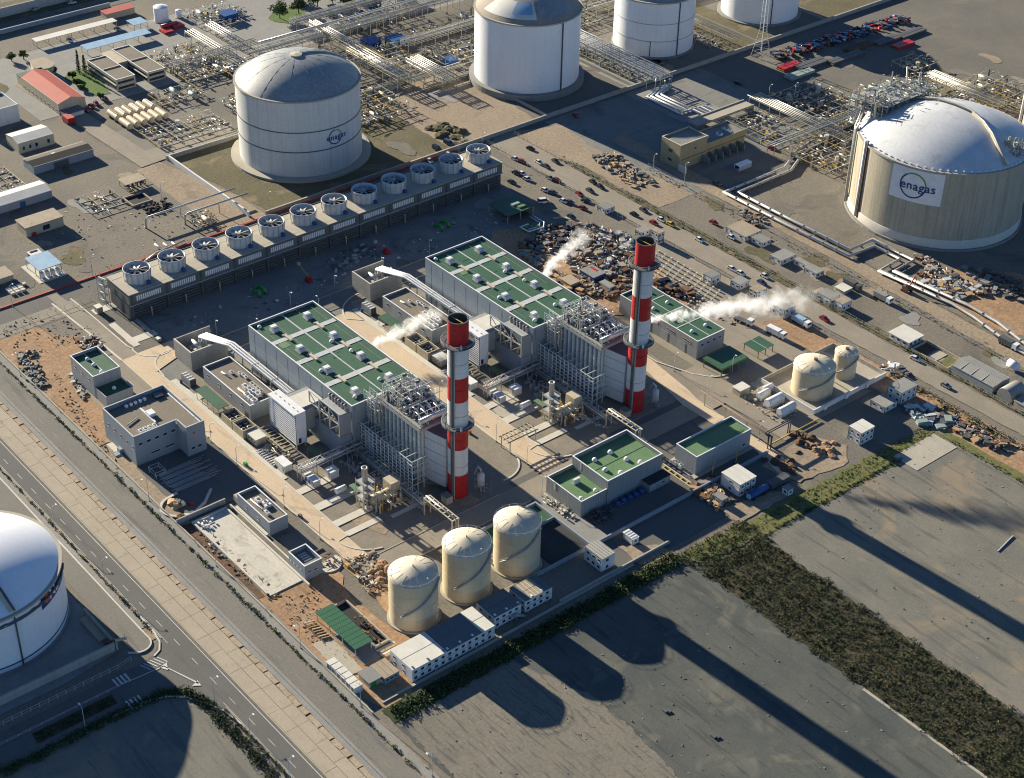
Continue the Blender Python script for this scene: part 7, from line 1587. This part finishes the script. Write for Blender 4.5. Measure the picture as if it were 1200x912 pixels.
obj('house',MB().box(x-1.4,y-1.2,1.,x+1.2,y+1.2,2.7),'rust',t); obj('boom',MB().tube([(x+.8,y,2.2),(x+.5,y+3,5.6),(x,y+5,4.2)],.3,6),'paint_orange',t); obj('arm',MB().tube([(x,y+5,4.2),(x-.4,y+5.6,1.4)],.22,6),'paint_orange',t); obj('bucket',MB().cbox(x-.4,y+5.7,.6,1.,.9,.9),'steel_dark',t); obj('cab',MB().box(x+.1,y-1.15,2.7,x+1.15,y-.1,3.3),'glass',t)
# green pipe elbows on the dark yard
for k,(px,py,lb) in enumerate(((513,268,'left bright green pipe elbow on the dark yard'),(521,264,'right bright green pipe elbow on the dark yard'),(300,345,'left green pipe elbow below the cooling tower'),(306,341,'right green pipe elbow below the cooling tower'))):
    x,y=W(px,py); t=thing('pipe_elbow',lb,'pipe',(x,y,0)); obj('elbow',MB().tube([(x-3.,y,.4)]+[(x-3.+5*sin(pi*q/12)*.9+q*.25,y,.4+1.8*sin(pi*q/8)) for q in range(1,8)]+[(x+2.8,y,.4)],.62,10),'paint_green',t); obj('flange',MB().tube([(x-3.05,y,.4),(x-2.8,y,.5)],.85,12),'steel',t)
t=thing('pump_shelter','dark teal shelter with white pipe loop and green pumps beyond the cooling tower','shelter',(-131,132,0))
x0,y0=W(568,250,4); obj('roof',MB().box(-140,125,4,-127,139,4.3),'roof_green',t); frame_posts(t,(-139.6,-127.4),(125.4,132,138.6),0,4,.25,'steel_green'); obj('wall',MB().box(-140,138.4,0,-127,138.8,4),'steel_green',t); obj('vent_box',MB().cbox(-130,135,4.3,1.6,4,.5),'roof_green_light',t); obj('vent_box',MB().cbox(-133,134,4.3,1.6,4,.5),'steel_green',t)
obj('pipe_loop',MB().tube([(-126,137,1.4),(-118,137,1.4),(-115,134,1.4),(-116,127,1.4),(-121,126.6,1.4),(-121,131,1.4)],.3,8),'white_metal',t); obj('pipe_loop',MB().tube([(-126,135.6,1.4),(-119,135.4,1.4),(-116.6,133,1.4),(-117.4,128,1.4)],.25,8),'roof_white',t)
for k in range(3): p=obj('pump',MB().cyl(-119+k*1.2,128+k*2.2,0,1.6,.6,None,10),'paint_green',t); obj('motor',MB().cyl(-119+k*1.2,128+k*2.2,1.6,2.4,.4,None,8),'paint_green',p)
kerbline(arc(-112,142,8,170,20,10)+[(-100,140)]+arc(-100,132,7,80,-80,8),1.4,.1,'concrete')
# ================================================================== scrap yard
def junk(label,poly,n,mats,seed,zmax=1.6,s=1.,name='scrap_heap',cat='scrap heap'):
    rr=random.Random(seed); t=thing(name,label,cat,(poly[0][0],poly[0][1],0)); t['kind']='stuff'; mbs=[MB() for _ in mats]
    def inside(x,y):
        c=False
        for i in range(len(poly)):
            a,b=poly[i],poly[i-1]
            if (a[1]>y)!=(b[1]>y) and x<(b[0]-a[0])*(y-a[1])/(b[1]-a[1])+a[0]: c=not c
        return c
    xs=[p[0] for p in poly]; ys=[p[1] for p in poly]; k=0
    while k<n:
        x=rr.uniform(min(xs),max(xs)); y=rr.uniform(min(ys),max(ys))
        if not inside(x,y): continue
        k+=1; mb=mbs[rr.randrange(len(mats))]; q=rr.random(); z=abs(rr.gauss(0,.45))*zmax*.5; l=rr.uniform(.5,1.7)*s; a=rr.uniform(0,3.1)
        if q<.5: w=l*rr.uniform(.3,.8); c_,s_=cos(a),sin(a); mb.prism([(x+l*c_-w*s_,y+l*s_+w*c_),(x-l*c_-w*s_,y-l*s_+w*c_),(x-l*c_+w*s_,y-l*s_-w*c_),(x+l*c_+w*s_,y+l*s_-w*c_)],z,z+rr.uniform(.3,1.1)*s)
        elif q<.75: mb.tube([(x,y,z+.2),(x+2.4*l*cos(a),y+2.4*l*sin(a),z+rr.uniform(.1,.9))],rr.uniform(.1,.3)*s,6)
        else: mb.blob(x,y,z+.2,l*.8,l*.7,l*.6,rr,6,3,.25)
    for mb,m in zip(mbs,mats):
        if mb.f: obj('scrap',mb,m,t)['kind']='stuff'
    return t
P=lambda *q:[W(*p) for p in q]
junk('dark mixed scrap in the upper left of the scrap yard',P((605,290),(640,268),(665,262),(700,265),(690,282),(660,290),(630,305)),230,('steel_dark','rust','car_black','concrete_grey','car_grey'),1,1.8)
junk('bright mixed scrap pile in the middle of the scrap yard',P((655,290),(700,270),(735,275),(748,300),(735,320),(700,330),(672,320)),520,('pale_metal','pipe_grey','rust','concrete_grey','steel_dark','rust','pale_metal','roof_tan','steel','bark_brown'),2,2.4)
junk('rusty scrap strip along the bottom of the scrap yard',P((650,325),(700,325),(745,318),(752,335),(715,352),(670,345)),330,('rust','concrete_grey','steel_dark','wood','bark_brown','rust'),3,1.6)
junk('timber and scrap beside the farther hall',P((608,292),(632,304),(660,330),(640,320),(612,300)),120,('wood','rust','concrete_grey'),4,1.2)
junk('dark red machine parts row beyond the farther chimney',P((768,330),(776,330),(815,345),(808,352),(770,342)),110,('bark_brown','car_black','rust'),5,2.2,1.1)
junk('scrap and rubble beside the great concrete tank skirt',P((1075,322),(1095,315),(1130,330),(1155,345),(1120,352),(1090,338)),300,('rust','steel_dark','concrete_grey','wood','pale_metal'),6,1.8)
junk('dark rubble in the tank shadow at the right edge',P((1125,312),(1200,330),(1200,355),(1160,345)),160,('steel_dark','rust','concrete_grey'),7,1.6)
junk('logs and scrap metal strewn along the red dirt at right',P((1085,485),(1120,492),(1180,522),(1172,530),(1120,508)),170,('rust','steel_dark','concrete_grey','wood'),8,1.4)
junk('stack of dark pipes and frames below the two-storey cabin',P((1060,480),(1085,478),(1118,492),(1105,503),(1075,496)),150,('steel_dark','steel_green','pale_metal'),9,1.2,1.2)
junk('rubble beside the red dirt verge near the haul road',P((1032,432),(1046,426),(1066,440),(1056,444)),70,('steel_dark','rust','white_metal'),10,1.3)
junk('timber pallets scattered by the grey box container',P((808,572),(832,562),(855,590),(838,600)),110,('wood','rust','concrete_grey'),11,1.)
junk('building debris left of the nearest beige tank',P((405,655),(440,645),(455,690),(432,700)),150,('rust','wood','concrete_grey','steel_dark','concrete_white'),12,1.,.55)
junk('pale rubble row along the foot of the green-roofed building',P((80,440),(88,437),(104,465),(98,470)),90,('concrete_white','concrete_grey','steel_dark'),13,.9,.6)
junk('dark rubble between the dirt track and the road wall',P((18,415),(40,412),(55,452),(45,462),(28,440)),110,('steel_dark','gravel_dark','concrete_grey'),14,.8,.8)
junk('dark planks and blocks beside the walkway at left',P((85,398),(112,395),(122,408),(100,410)),70,('steel_dark','concrete_white','rust'),15,.9,.7)
junk('rubble bed beside the two pipe loops',P((1070,300),(1090,305),(1130,335),(1108,330)),150,('concrete_grey','pale_metal','rust'),16,1.,.9)
junk('scattered debris on the far side of the haul road',P((690,185),(720,180),(770,215),(745,222)),110,('steel_dark','concrete_grey','wood'),17,1.2,1.)
junk('dark debris patches on the terminal ground by the fence',P((870,245),(900,262),(890,268),(862,250)),60,('rust','concrete_grey'),18,.9)
junk('white and grey blocks in the yard left of the chimney canopy',P((770,385),(790,378),(830,405),(812,410)),40,('concrete_grey','wood'),19,.7,.7)
for lb,px,py,m in (('red brown soil heap near the grass bank at right',940,515,'mud_red'),('large orange soil heap below the tank compound',962,528,'dirt'),('dark soil heap beside the bank on the dark yard',918,545,'mud_red'),('red earth heap beside the nearest beige tank',447,672,'dirt')):
    x,y=W(px,py); mb=MB(); r2=random.Random(px)
    for k in range(16): mb.blob(x+r2.gauss(0,2.2),y+r2.gauss(0,2.2),0,r2.uniform(.9,2.2),r2.uniform(.9,2.2),r2.uniform(.5,1.6),r2,9,4,.2)
    solo('soil_heap',mb,m,lb,'soil heap',(x,y,0),kind='stuff')
t=thing('scrap_container','blue-sided container with white roof in the scrap yard','container',(*W(698,325),0)); x,y=W(698,327); obj('body',MB().box(x-6,y-3,.1,x+2,y+3.4,2.4),'paint_blue',t); obj('roof',MB().box(x-6.1,y-3.1,2.4,x+2.1,y+3.5,2.55),'roof_grey',t); obj('red_patch',MB().box(x-5,y+1,2.55,x-1,y+2.2,2.62),'paint_red',t)
t=thing('scrap_container','grey open skip beside the blue container in the scrap yard','container',(*W(712,338),0)); x,y=W(712,338); obj('body',MB().box(x-3.4,y-1.6,.1,x+3.,y+1.6,1.9),'steel_green',t); obj('load',MB().box(x-3.2,y-1.4,1.9,x+2.8,y+1.4,2.),'concrete_grey',t)
solo('tarpaulin',MB().blob(*W(1077,480),.2,3.,2.4,.7,rr,10,4,.15),'paint_blue','blue tarpaulin beside the two-storey cabin at right','tarpaulin',(*W(1077,480),0))
t=thing('tan_shed','tan open-roofed shed at the edge of the scrap yard by the farther hall','shed',(*W(668,333),0)); x,y=W(668,334); obj('wall',MB().box(x-3,y-2.4,0,x+3,y+2.4,2.2),'roof_tan',t); obj('roof',MB().box(x-3.2,y-2.6,2.2,x+3.2,y+2.6,2.4),'roof_tan',t)
# concrete piles in neat rows
x0,y0=W(782,300); k=0
for i in range(11):
    for j in range(9):
        px,py=772+i*7.4-j*3.1,296+i*4.3+j*3.5
        if px>845 or py>338+(px-800)*.1 and px<800: continue
        x,y=W(px,py); b=solo('foundation_stub',MB().cbox(x,y,.2,.7,.7,.8),'concrete_white','short pale concrete stub, %s along row %s of the gridded plot'%(nth(i),nth(j)),'concrete stub',(x,y,.2),'concrete stubs in the gridded plot')
# ================================================================== cabins along the haul road
for lb,base,top,Lp,Rp,rf,st in (('two-storey white cabin above the top of the farther chimney',(771,287),(769,274),(757.5,271),(776,270),'roof_tan',2),('low grey cabin left of the two-storey cabin by the haul road',(751,279),(750,273),(742.5,270),(760,268),'roof_sheet',1),('white cabin with flat roof at the edge of the gravel car park',(709.5,252),(709,246),(699,241),(720,242),'roof_grey',1),('grey cabin pair left of the steam by the haul road',(866,341),(865,334),(855,329),(878,329),'roof_sheet',1),('white cabin half hidden in the steam by the haul road',(886,352),(884,343),(876,339),(897,337),'roof_tan',2),('two-storey cabin behind the steam tail',(918,375),(916,364),(903,355),(930,357),'roof_sheet',2),('dark machine cabin on the edge of the stub grid',(833,335),(832,326),(822,322),(842,320),'roof_grey',1),('grey cabin nearest the olive building side of the fence',(915,312),(914,306),(902,299),(933,299),'roof_sheet',1),('long grey cabin, second in the row below the pipeline fence',(945,318),(944,312),(930,304),(948,308),'roof_sheet',1),('white windowed cabin, third in the row below the pipeline fence',(956,327),(955,322),(944,314),(964,317),'roof_sheet',1),('tan flat building behind the haul road left of the cabin row',(873,284),(871,279),(851,267),(890,270),'roof_tan',1),('white cabin left of the tan flat building annex',(893,291),(891,287),(880,280),(900,281),'roof_grey',1),('white cabin, first in the row under the steam tail',(961,353),(960,347),(952,342),(970,341),'roof_tan',1),('white cabin, second in the row under the steam tail',(972,359),(971,351),(957,343),(984,346),'roof_sheet',1),('white cabin at the end of the row under the steam tail',(986,366),(984,357),(976,353),(996,351),'roof_tan',1)):
    x0,y0,x1,y1,h=foot(base,top,Lp,Rp); cabin(lb,x0,y0,x1,y1,max(2.3,h),rf,storeys=st,nx=2,ny=2)
t=thing('white_roof_house','single-storey house with bright white flat roof by the haul road','building',(29,186,0)); obj('wall',MB().box(25,182,0,34,190,2.6),'wall_white',t); obj('roof',MB().box(24.6,181.6,2.6,34.4,190.4,2.85),'roof_white',t)
for k in range(3): winX(t,34,183+k*2.4,184+k*2.4,1.,2.)
for k in range(3): winY(t,182,26+k*2.8,27.2+k*2.8,1.,2.)
t=thing('grey_warehouse','grey corrugated warehouse with shallow roof at the right edge','building',(62,187,0)); gable(t,53.3,182.2,71.5,191.8,3.2,.7,'wall_grey','roof_sheet','x',.2)
for k in range(3): obj('roof_joint',MB().bar((57+k*4.6,182.1,3.25),(57+k*4.6,187,3.98),.12),'roof_white',t)
t=thing('grey_warehouse','small barrel-roofed store right of the grey warehouse','building',(77,187,0)); obj('wall',MB().box(73.5,182,0,79.5,190,2.6),'wall_beige',t); obj('roof',MB().tube([(76.5,181.9,2.1),(76.5,190.1,2.1)],3.05,16),'roof_sheet',t)
t=thing('grey_warehouse','low store beyond the barrel-roofed store at the right edge','building',(84,186,0)); obj('wall',MB().box(81,181.5,0,92,189,2.8),'wall_beige',t); obj('roof',MB().box(80.8,181.3,2.8,92.2,189.2,3.),'roof_sheet',t)
t=thing('walled_garden','walled garden plots beside the white-roofed house','garden',(42,186,0)); obj('wall',parapet(MB(),35.5,182,52,191,0,1.1,.25),'wall_beige',t)
for k in range(3): obj('plot',MB().box(36.2+k*5.4,182.8,0,40.4+k*5.4,190,.3),('mud_red','concrete','grass')[k],t)
solo('green_hedge',leaves(MB(),(38,181,.6),7,.6,.8,260,.25,random.Random(3),.2),'leaf','green hedge in front of the white-roofed house','hedge',(38,181,0))
t=thing('pale_pad_hut','pale square roof slab on the yard beside the dark truck','shed',(*W(988,341),0)); x,y=W(988,341); obj('wall',MB().cbox(x,y,.1,4.4,4.4,1.4),'wall_beige',t); obj('roof',MB().cbox(x,y,1.5,5,5,.2),'roof_white',t)
x,y=W(1185,449); 
t=thing('water_slide_frame','white curved tank frame beside the grey warehouse','frame',(*W(1186,432),0)); x,y=W(1186,434); obj('drum',MB().tube([(x-2,y,2.4),(x+2,y,2.4)],1.5,14),'white_metal',t); frame_posts(t,(x-1.6,x+1.6),(y-1,y+1),0,2,.2,'white_metal')
# ================================================================== lamps, fences, walls
LMP={}
def lamp(x,y,h,label,group,arm=(1.5,0)):
    key=(h,arm)
    if key not in LMP:
        a=MB().tube([(0,0,0),(0,0,h)],.09,6).mesh('lamp_pole'); b=MB().tube([(0,0,h),(arm[0]*.5,arm[1]*.5,h+.35),(arm[0],arm[1],h+.4)],.06,5).mesh('lamp_arm'); c=MB().cbox(arm[0],arm[1],h+.3,.75,.4,.2).mesh('lamp_head'); d=MB().cbox(0,0,0,.4,.4,.35).mesh('lamp_foot')
        for m,q in ((a,'pale_metal'),(b,'pale_metal'),(c,'white_metal'),(d,'concrete_grey')): m.materials.append(MT[q])
        LMP[key]=(a,b,c,d)
    t=thing('street_lamp',label,'lamp',(x,y,.1),group)
    for nm,me in zip(('pole','arm','lamp_head','foot'),LMP[key]):
        o=bpy.data.objects.new(nm,me); COL.objects.link(o); o.parent=t
for k,(px,py) in enumerate(((24,441),(170,590),(262,660),(333,770),(415,833),(503,912))): 
    x,y=W(px,py); lamp(x,-79.4,9,'street lamp, %s from the left on the plant side of the road'%nth(k),'lamps on the plant side of the road',(0,-1.6))
for k,x in enumerate((-62,-30,33,51,70)): lamp(x,-109.4 if x<0 else -110,9,'street lamp, %s from the left below the lower carriageway'%nth(k),'lamps below the lower carriageway',(0,1.6))
lamp(19.6,-142,8,'lamp at the shaded side road beside the lower left tank','lamps on the side road',(-1.5,0))
for k,(x,y) in enumerate(((-117,0),(-127,-12),(-117,26),(-127,40),(-117,60),(-127,85),(-127,20),(-127,62))): lamp(x,y,7,'plant lamp by the yard road behind the halls at spot %s from the front'%nth(k),'lamps along the yard road',(1.2 if x<-120 else -1.2,0))
for k,x in enumerate((-100,-72,-56,-28,-8)): lamp(x,-47.6,7,'thin plant lamp, %s from the left along the nearer plant road'%nth(k),'lamps along the nearer plant road',(0,1.2))
for k,x in enumerate((-80,-45,-14,2)): lamp(x,27.2,7,'thin plant lamp, %s from the left between the two units'%nth(k),'lamps between the two units',(0,1.2))
for k,(px,py) in enumerate(((109,325),(15,360),(190,238),(315,250),(430,185),(538,186),(565,180))): x,y=W(px,py); lamp(x,y,9,'tall lamp, %s from the left along the perimeter behind the cooling tower'%nth(k),'lamps behind the cooling tower',(0,1.4))
for k,(px,py) in enumerate(((765,205),(802,215),(900,122),(930,120),(1040,190))): x,y=W(px,py); lamp(x,y,9,'lamp on the gas terminal apron, %s from the left'%nth(k),'lamps on the terminal apron',(0,1.4))
for k,(x,y) in enumerate(((-8,104),(10,103),(6,119),(40,97),(18,62),(18,20))): lamp(x,y,7,'thin lamp, %s on the roads around the farther chimney'%nth(k),'lamps round the farther chimney',(0,1.2))
def fence(label,pts,h=2.,step=3.,mat='steel',post='pale_metal',rails=2,name='wire_fence'):
    t=thing(name,label,'fence',(pts[0][0],pts[0][1],0))
    for i in range(len(pts)-1):
        a,b=pts[i],pts[i+1]; L_=hypot(b[0]-a[0],b[1]-a[1]); n=max(1,int(L_/step))
        for k in range(n+(i==len(pts)-2)): q=k/n; x=a[0]+(b[0]-a[0])*q; y=a[1]+(b[1]-a[1])*q; obj('post',MB().bar((x,y,0),(x,y,h),.11),post,t)
        for r_ in range(rails): z=h*(.45+.5*r_/max(1,rails-1)); obj('rail',MB().bar((*a,z),(*b,z),.06),mat,t)
    return t
fence('wire fence between the haul road and the gravel car park',[(-190,165.5),(-90,165.8),(10,167)])
fence('wire fence along the far side of the haul road',[(-190,180.6),(-60,182.5),(110,179.5)])
fence('wire fence below the silver pipelines',[(-130,206.5),(-30,206),(60,203),(130,199)],2.2,3.5)
fence('rail fence beside the side road and the lower left tank wall',[(4.6,-190),(4.6,-124),(3.8,-119.4)],1.8,2.6,'pale_metal')
fence('low rail fence on the far edge of the side road',[(10.9,-190),(10.9,-124)],1.,3.2,'pale_metal')
fence('perimeter fence on the strip behind the cooling tower',[(-178,-120),(-178,-36)],1.8,3.5,'steel')
fence('fence along the red kerb behind the dark perimeter road',[(-192.3,-20),(-192.2,150)],2.,5.,'paint_orange','steel')
fence('wire fence along the red dirt beside the right lot',[(-10,165.2),(60,165),(130,163)],1.8,3.)
solo('road_wall',MB().box(-260,-78.75,0,63,-78.35,1.),'concrete','long low pale wall between the power station and the road pavement','wall',(-90,-78.5,0))
solo('road_wall',MB().box(-8,-78,0,60,-77.6,.5),'concrete_grey','low inner kerb wall beside the dirt yard','wall',(20,-77.8,0))
solo('boundary_wall',MB().box(59.9,-9,0,60.4,36,1.2),'wall_conc','boundary wall beside the offices and workshop yard','wall',(60,10,0))
solo('boundary_wall',MB().box(46.8,16,0,47.3,94,1.6),'wall_blue','pale boundary wall along the workshop yard edge','wall',(47,50,0))
solo('boundary_wall',MB().box(60.5,-74,0,61.4,20,.5),'concrete','pale kerb road strip behind the long dark hedge','kerb',(61,-30,0))
t=thing('tank_site_wall','L-shaped pale wall round the lower left tank compound','wall',(0,-140,0)); obj('wall',MB().box(-3.2,-230,0,-2.6,-121,3.),'wall_conc',t); obj('wall',MB().box(-22,-120.6,0,-2.6,-120,2.2),'wall_conc',t); obj('ramp',MB().box(-20,-123,0,-8,-120.7,1.),'slab_tan',t)
t=thing('steel_stair','steel stair and bridge beside the lower left tank wall','stairs',(-4,-119.4,0)); obj('flight',MB().bar((-7,-122,.2),(-4,-120,2.4),.8),'rust',t); obj('bridge',MB().bar((-4,-120,2.4),(-3,-117,2.4),.6),'pipe_cream',t); frame_posts(t,(-4.2,-2.8),(-120,-117),0,3.3,.12,'pipe_cream')
solo('yellow_pipe_rack',MB().tube([(41,100,.9),(55,118,.9)],.22,6) if False else MB().tube([(44.5,98,.8),(44.5,122,.8)],.22,6),'yellow','yellow pipe along the ground outside the tank compound','pipe',(44.5,110,0))
t=thing('pipe_arch','dark pipe arch crossing the road beside the pump station','pipe bridge',(46,96,0))
for k in range(2): obj('pipe',MB().tube([(12+k*.8,97,5.5),(43+k*.8,96+k*.6,5.5),(45+k*.8,96+k*.6,5.3),(45+k*.8,96+k*.6,.2)],.24,8),'steel_dark' if k else 'rust',t); obj('pipe',MB().tube([(43+k*.8,96+k*.6,5.5),(43+k*.8,108,5.5),(43+k*.8,108,.2)],.22,8),'steel_dark',t)
for x in (14,24,34): obj('post',MB().bar((x,97.2,0),(x,97.2,5.3),.28),'pipe_cream',t)
t=thing('pipe_trench','pair of pale channel kerbs between workshop and pump station','channel',(40,62,0))
for k in range(2): obj('channel_edge',MB().box(30,60.4+k*1.6,0,47,60.8+k*1.6,.8),'concrete_white' if k else 'pipe_cream',t)
for k in range(6): obj('cross_beam',MB().box(31+k*2.7,60.8,0,31.4+k*2.7,62,.6),'yellow',t)
# open footbridge frames over the plant road between the units
t=thing('cable_bridge','open steel cable bridge across the road between the units','bridge',(-8,32,0))
for y in (26.6,37.6):
    for x in (-10.5,-6): obj('leg',MB().bar((x,y,0),(x,y,4.8),.25),'steel',t)
for x in (-10.5,-8.2,-6): obj('chord',MB().bar((x,25.6,4.8),(x,38.6,4.8),.3),'steel_dark',t)
for k in range(8): obj('tray',MB().bar((-10.5,26.4+k*1.6,4.95),(-6,26.4+k*1.6,4.95),.3),'pipe_cream',t)
# worker's sign and small site objects
for k,(px,py,m,lb) in enumerate(((288,546,'paint_green','green sign post standing on the nearer plant road'),(352,607,'steel_dark','dark drain box on the nearer plant road'),(407,665,'yellow','small yellow machine beside the dirt corner'),(550,508,'paint_orange','orange skip beside the road between the units'),(740,632,'white_metal','white kerb block near the storage container'))):
    x,y=W(px,py); t=thing('site_item',lb,'site item',(x,y,.2)); obj('body',MB().prism([(x-.7,y-.5),(x+.7,y-.5),(x+.5,y+.5),(x-.5,y+.5)],.2,1.3),m,t); obj('base',MB().cbox(x,y,.2,1.7,1.3,.12),'concrete_grey',t)
for k,(px,py,lb) in enumerate(((116,366,'small tan hut on the paved island by the cooling tower'),(186,400,'small tan box on the paved island near the curved kerb'))):
    x,y=W(px,py); t=thing('small_hut',lb,'hut',(x,y,.2)); s=(2.6,2.2,2.4) if k==0 else (1.6,1.6,1.2); obj('body',MB().cbox(x,y,.2,*s),'roof_tan',t); obj('roof',MB().cbox(x,y,.2+s[2],s[0]+.3,s[1]+.3,.15),'roof_white',t)
# manholes and debris on the lots
for k,(px,py) in enumerate(((836,864),(779,834),(1050,540),(1180,530))):
    x,y=W(px,py); solo('block_heap',MB().cbox(x,y,.15,1.6,1.,.5).cbox(x+.9,y+.8,.15,1.,1.,.4),'steel_dark','%s small dark block lying on the open lots'%nth(k),'block',(x,y,.15))
solo('lot_pole',MB().bar((*W(1169,647),.3),(*W(1187,629),.4),.3),'pale_metal','fallen pale pole lying on the right lot','pole',(*W(1178,638),.3))
# ================================================================== steam
def steam_mat(name,L_,r0,r1,dens,seed):
    m=bpy.data.materials.new(name); m.use_nodes=True; nt=m.node_tree; N=nt.nodes; K=nt.links
    N.remove(N['Principled BSDF']); v=N.new('ShaderNodeVolumePrincipled'); v.inputs['Color'].default_value=(.97,.97,.97,1); v.inputs['Anisotropy'].default_value=.2
    K.new(v.outputs[0],N['Material Output'].inputs['Volume'])
    tc=N.new('ShaderNodeTexCoord'); sp=N.new('ShaderNodeSeparateXYZ'); K.new(tc.outputs['Object'],sp.inputs[0])
    def mt(op,a,b=None,c=None):
        q=N.new('ShaderNodeMath'); q.operation=op
        for i,s in enumerate((a,b,c)):
            if s is None: continue
            if isinstance(s,(int,float)): q.inputs[i].default_value=s
            else: K.new(s,q.inputs[i])
        return q.outputs[0]
    x,y,z=sp.outputs
    nz=N.new('ShaderNodeTexNoise'); nz.inputs['Scale'].default_value=1.1/r1*1.6; nz.inputs['Detail'].default_value=5; nz.inputs['Roughness'].default_value=.62
    mp=N.new('ShaderNodeMapping'); mp.inputs['Location'].default_value=(seed*7.,seed*3.,0); K.new(tc.outputs['Object'],mp.inputs[0]); K.new(mp.outputs[0],nz.inputs['Vector'])
    rad=mt('SQRT',mt('ADD',mt('MULTIPLY',y,y),mt('MULTIPLY',z,z)))
    R_=mt('MULTIPLY_ADD',mt('DIVIDE',x,L_),r1-r0,r0)
    rel=mt('DIVIDE',rad,R_)                                    # 0 axis .. 1 edge
    f=mt('SUBTRACT',mt('MULTIPLY_ADD',nz.outputs['Fac'],4.2,-1.25),mt('MULTIPLY',rel,1.25))
    f=mt('MAXIMUM',f,0.); f=mt('MINIMUM',f,1.)
    fade=mt('SUBTRACT',1.,mt('POWER',mt('MAXIMUM',mt('DIVIDE',x,L_),0.001),.55)); fade=mt('MAXIMUM',fade,0.)
    K.new(mt('MULTIPLY',mt('MULTIPLY',f,fade),dens),v.inputs['Density'])
    return m
def plume(label,a,b,r0,r1,dens,seed):
    A=Vector(a);B=Vector(b);d=B-A;L_=d.length
    prof=[(.05,0.)]+[(r0+(r1-r0)*k/8,L_*k/8) for k in range(9)]+[(.05,L_+.01)]
    mb=MB(); n=16
    for r,x in prof:
        for k in range(n): t=2*pi*k/n; mb.v.append((x,r*cos(t),r*sin(t)))
    for i in range(len(prof)-1):
        for k in range(n): k2=(k+1)%n; mb.f.append((i*n+k,i*n+k2,(i+1)*n+k2,(i+1)*n+k)); mb.s.append(True)
    mb.f.append(tuple(n-1-k for k in range(n))); mb.s.append(False); e=(len(prof)-1)*n; mb.f.append(tuple(e+k for k in range(n))); mb.s.append(False)
    me=mb.mesh('steam_plume'); me.materials.append(steam_mat('steam_%d'%seed,L_,r0,r1,dens,seed)); o=bpy.data.objects.new('steam_plume',me); COL.objects.link(o); o.location=A; o.rotation_euler=d.to_track_quat('X','Z').to_euler()
    return tag(o,label,'steam',None,'stuff')
def at3(px,py,z): return (*W(px,py,z),z)
plume('white steam drifting between the nearer hall and the switchgear building',at3(437,403,7),at3(522,363,12),2.3,4.8,1.5,1)
plume('long white steam plume trailing right from behind the farther chimney',at3(763,374,28),at3(960,347,36),1.8,7.,1.5,2)
plume('short white steam puff rising beside the farther hall over the scrap yard',at3(637,322,8),at3(692,268,16),2.4,5.5,1.4,3)

# small loose material on the open ground
junk('scattered small stones and offcuts on the gravel yard at left',P((20,280),(110,225),(250,260),(160,330),(70,350)),150,('concrete_grey','steel_dark','concrete_white'),41,.4,.3,'loose_stones','stones')
junk('scattered rubble on the left gravel plot below the cooling tower',P((0,385),(60,362),(120,395),(20,420)),110,('concrete_grey','steel_dark','gravel_dark'),42,.4,.35,'loose_stones','stones')
junk('small parts scattered on the dark yard behind the halls',P((190,385),(560,245),(600,262),(250,405)),170,('steel','concrete_grey','steel_dark','pale_metal'),43,.7,.45,'loose_parts','parts')
junk('steel frames lying on the dark yard below the fan stacks',P((380,305),(430,285),(445,300),(395,320)),60,('steel','steel_dark'),44,.5,.8,'loose_parts','parts')
junk('scattered stones and clods on the central lot',P((480,860),(740,720),(820,690),(1080,880),(1000,912),(560,912)),190,('concrete_grey','steel_dark','lot_pale'),45,.25,.22,'loose_stones','stones')
junk('scattered stones and clods on the right lot',P((910,630),(1090,520),(1190,570),(1190,800)),170,('concrete_grey','steel_dark','dirt_pale'),46,.25,.22,'loose_stones','stones')
junk('rubble and offcuts along the dirt strip by the road wall',P((60,430),(110,500),(150,560),(130,545),(70,470)),120,('concrete_grey','rust','steel_dark'),47,.4,.3,'loose_stones','stones')
junk('building rubble on the dirt yard by the green canopy',P((330,700),(380,690),(370,740),(420,775),(390,770),(340,735)),150,('concrete_grey','rust','wood','dirt'),48,.4,.25,'loose_stones','stones')
junk('pallets and offcuts between the road wall and the basin',P((220,625),(240,620),(330,700),(320,710)),110,('mud_red','rust','concrete_grey'),49,.5,.4,'loose_stones','stones')
junk('material and small parts round the nearer boiler foot',P((395,540),(480,590),(500,600),(440,560)),120,('steel','pale_metal','pipe_cream'),50,.8,.45,'loose_parts','parts')
junk('material and small parts round the farther boiler foot',P((612,455),(700,500),(720,505),(650,470)),120,('steel','pale_metal','pipe_cream'),51,.8,.45,'loose_parts','parts')
junk('rubble along the haul road verge behind the warehouse',P((770,345),(830,350),(870,385),(840,375)),70,('concrete_grey','rust','wood'),52,.6,.45,'loose_stones','stones')
print('objects',len(bpy.data.objects))
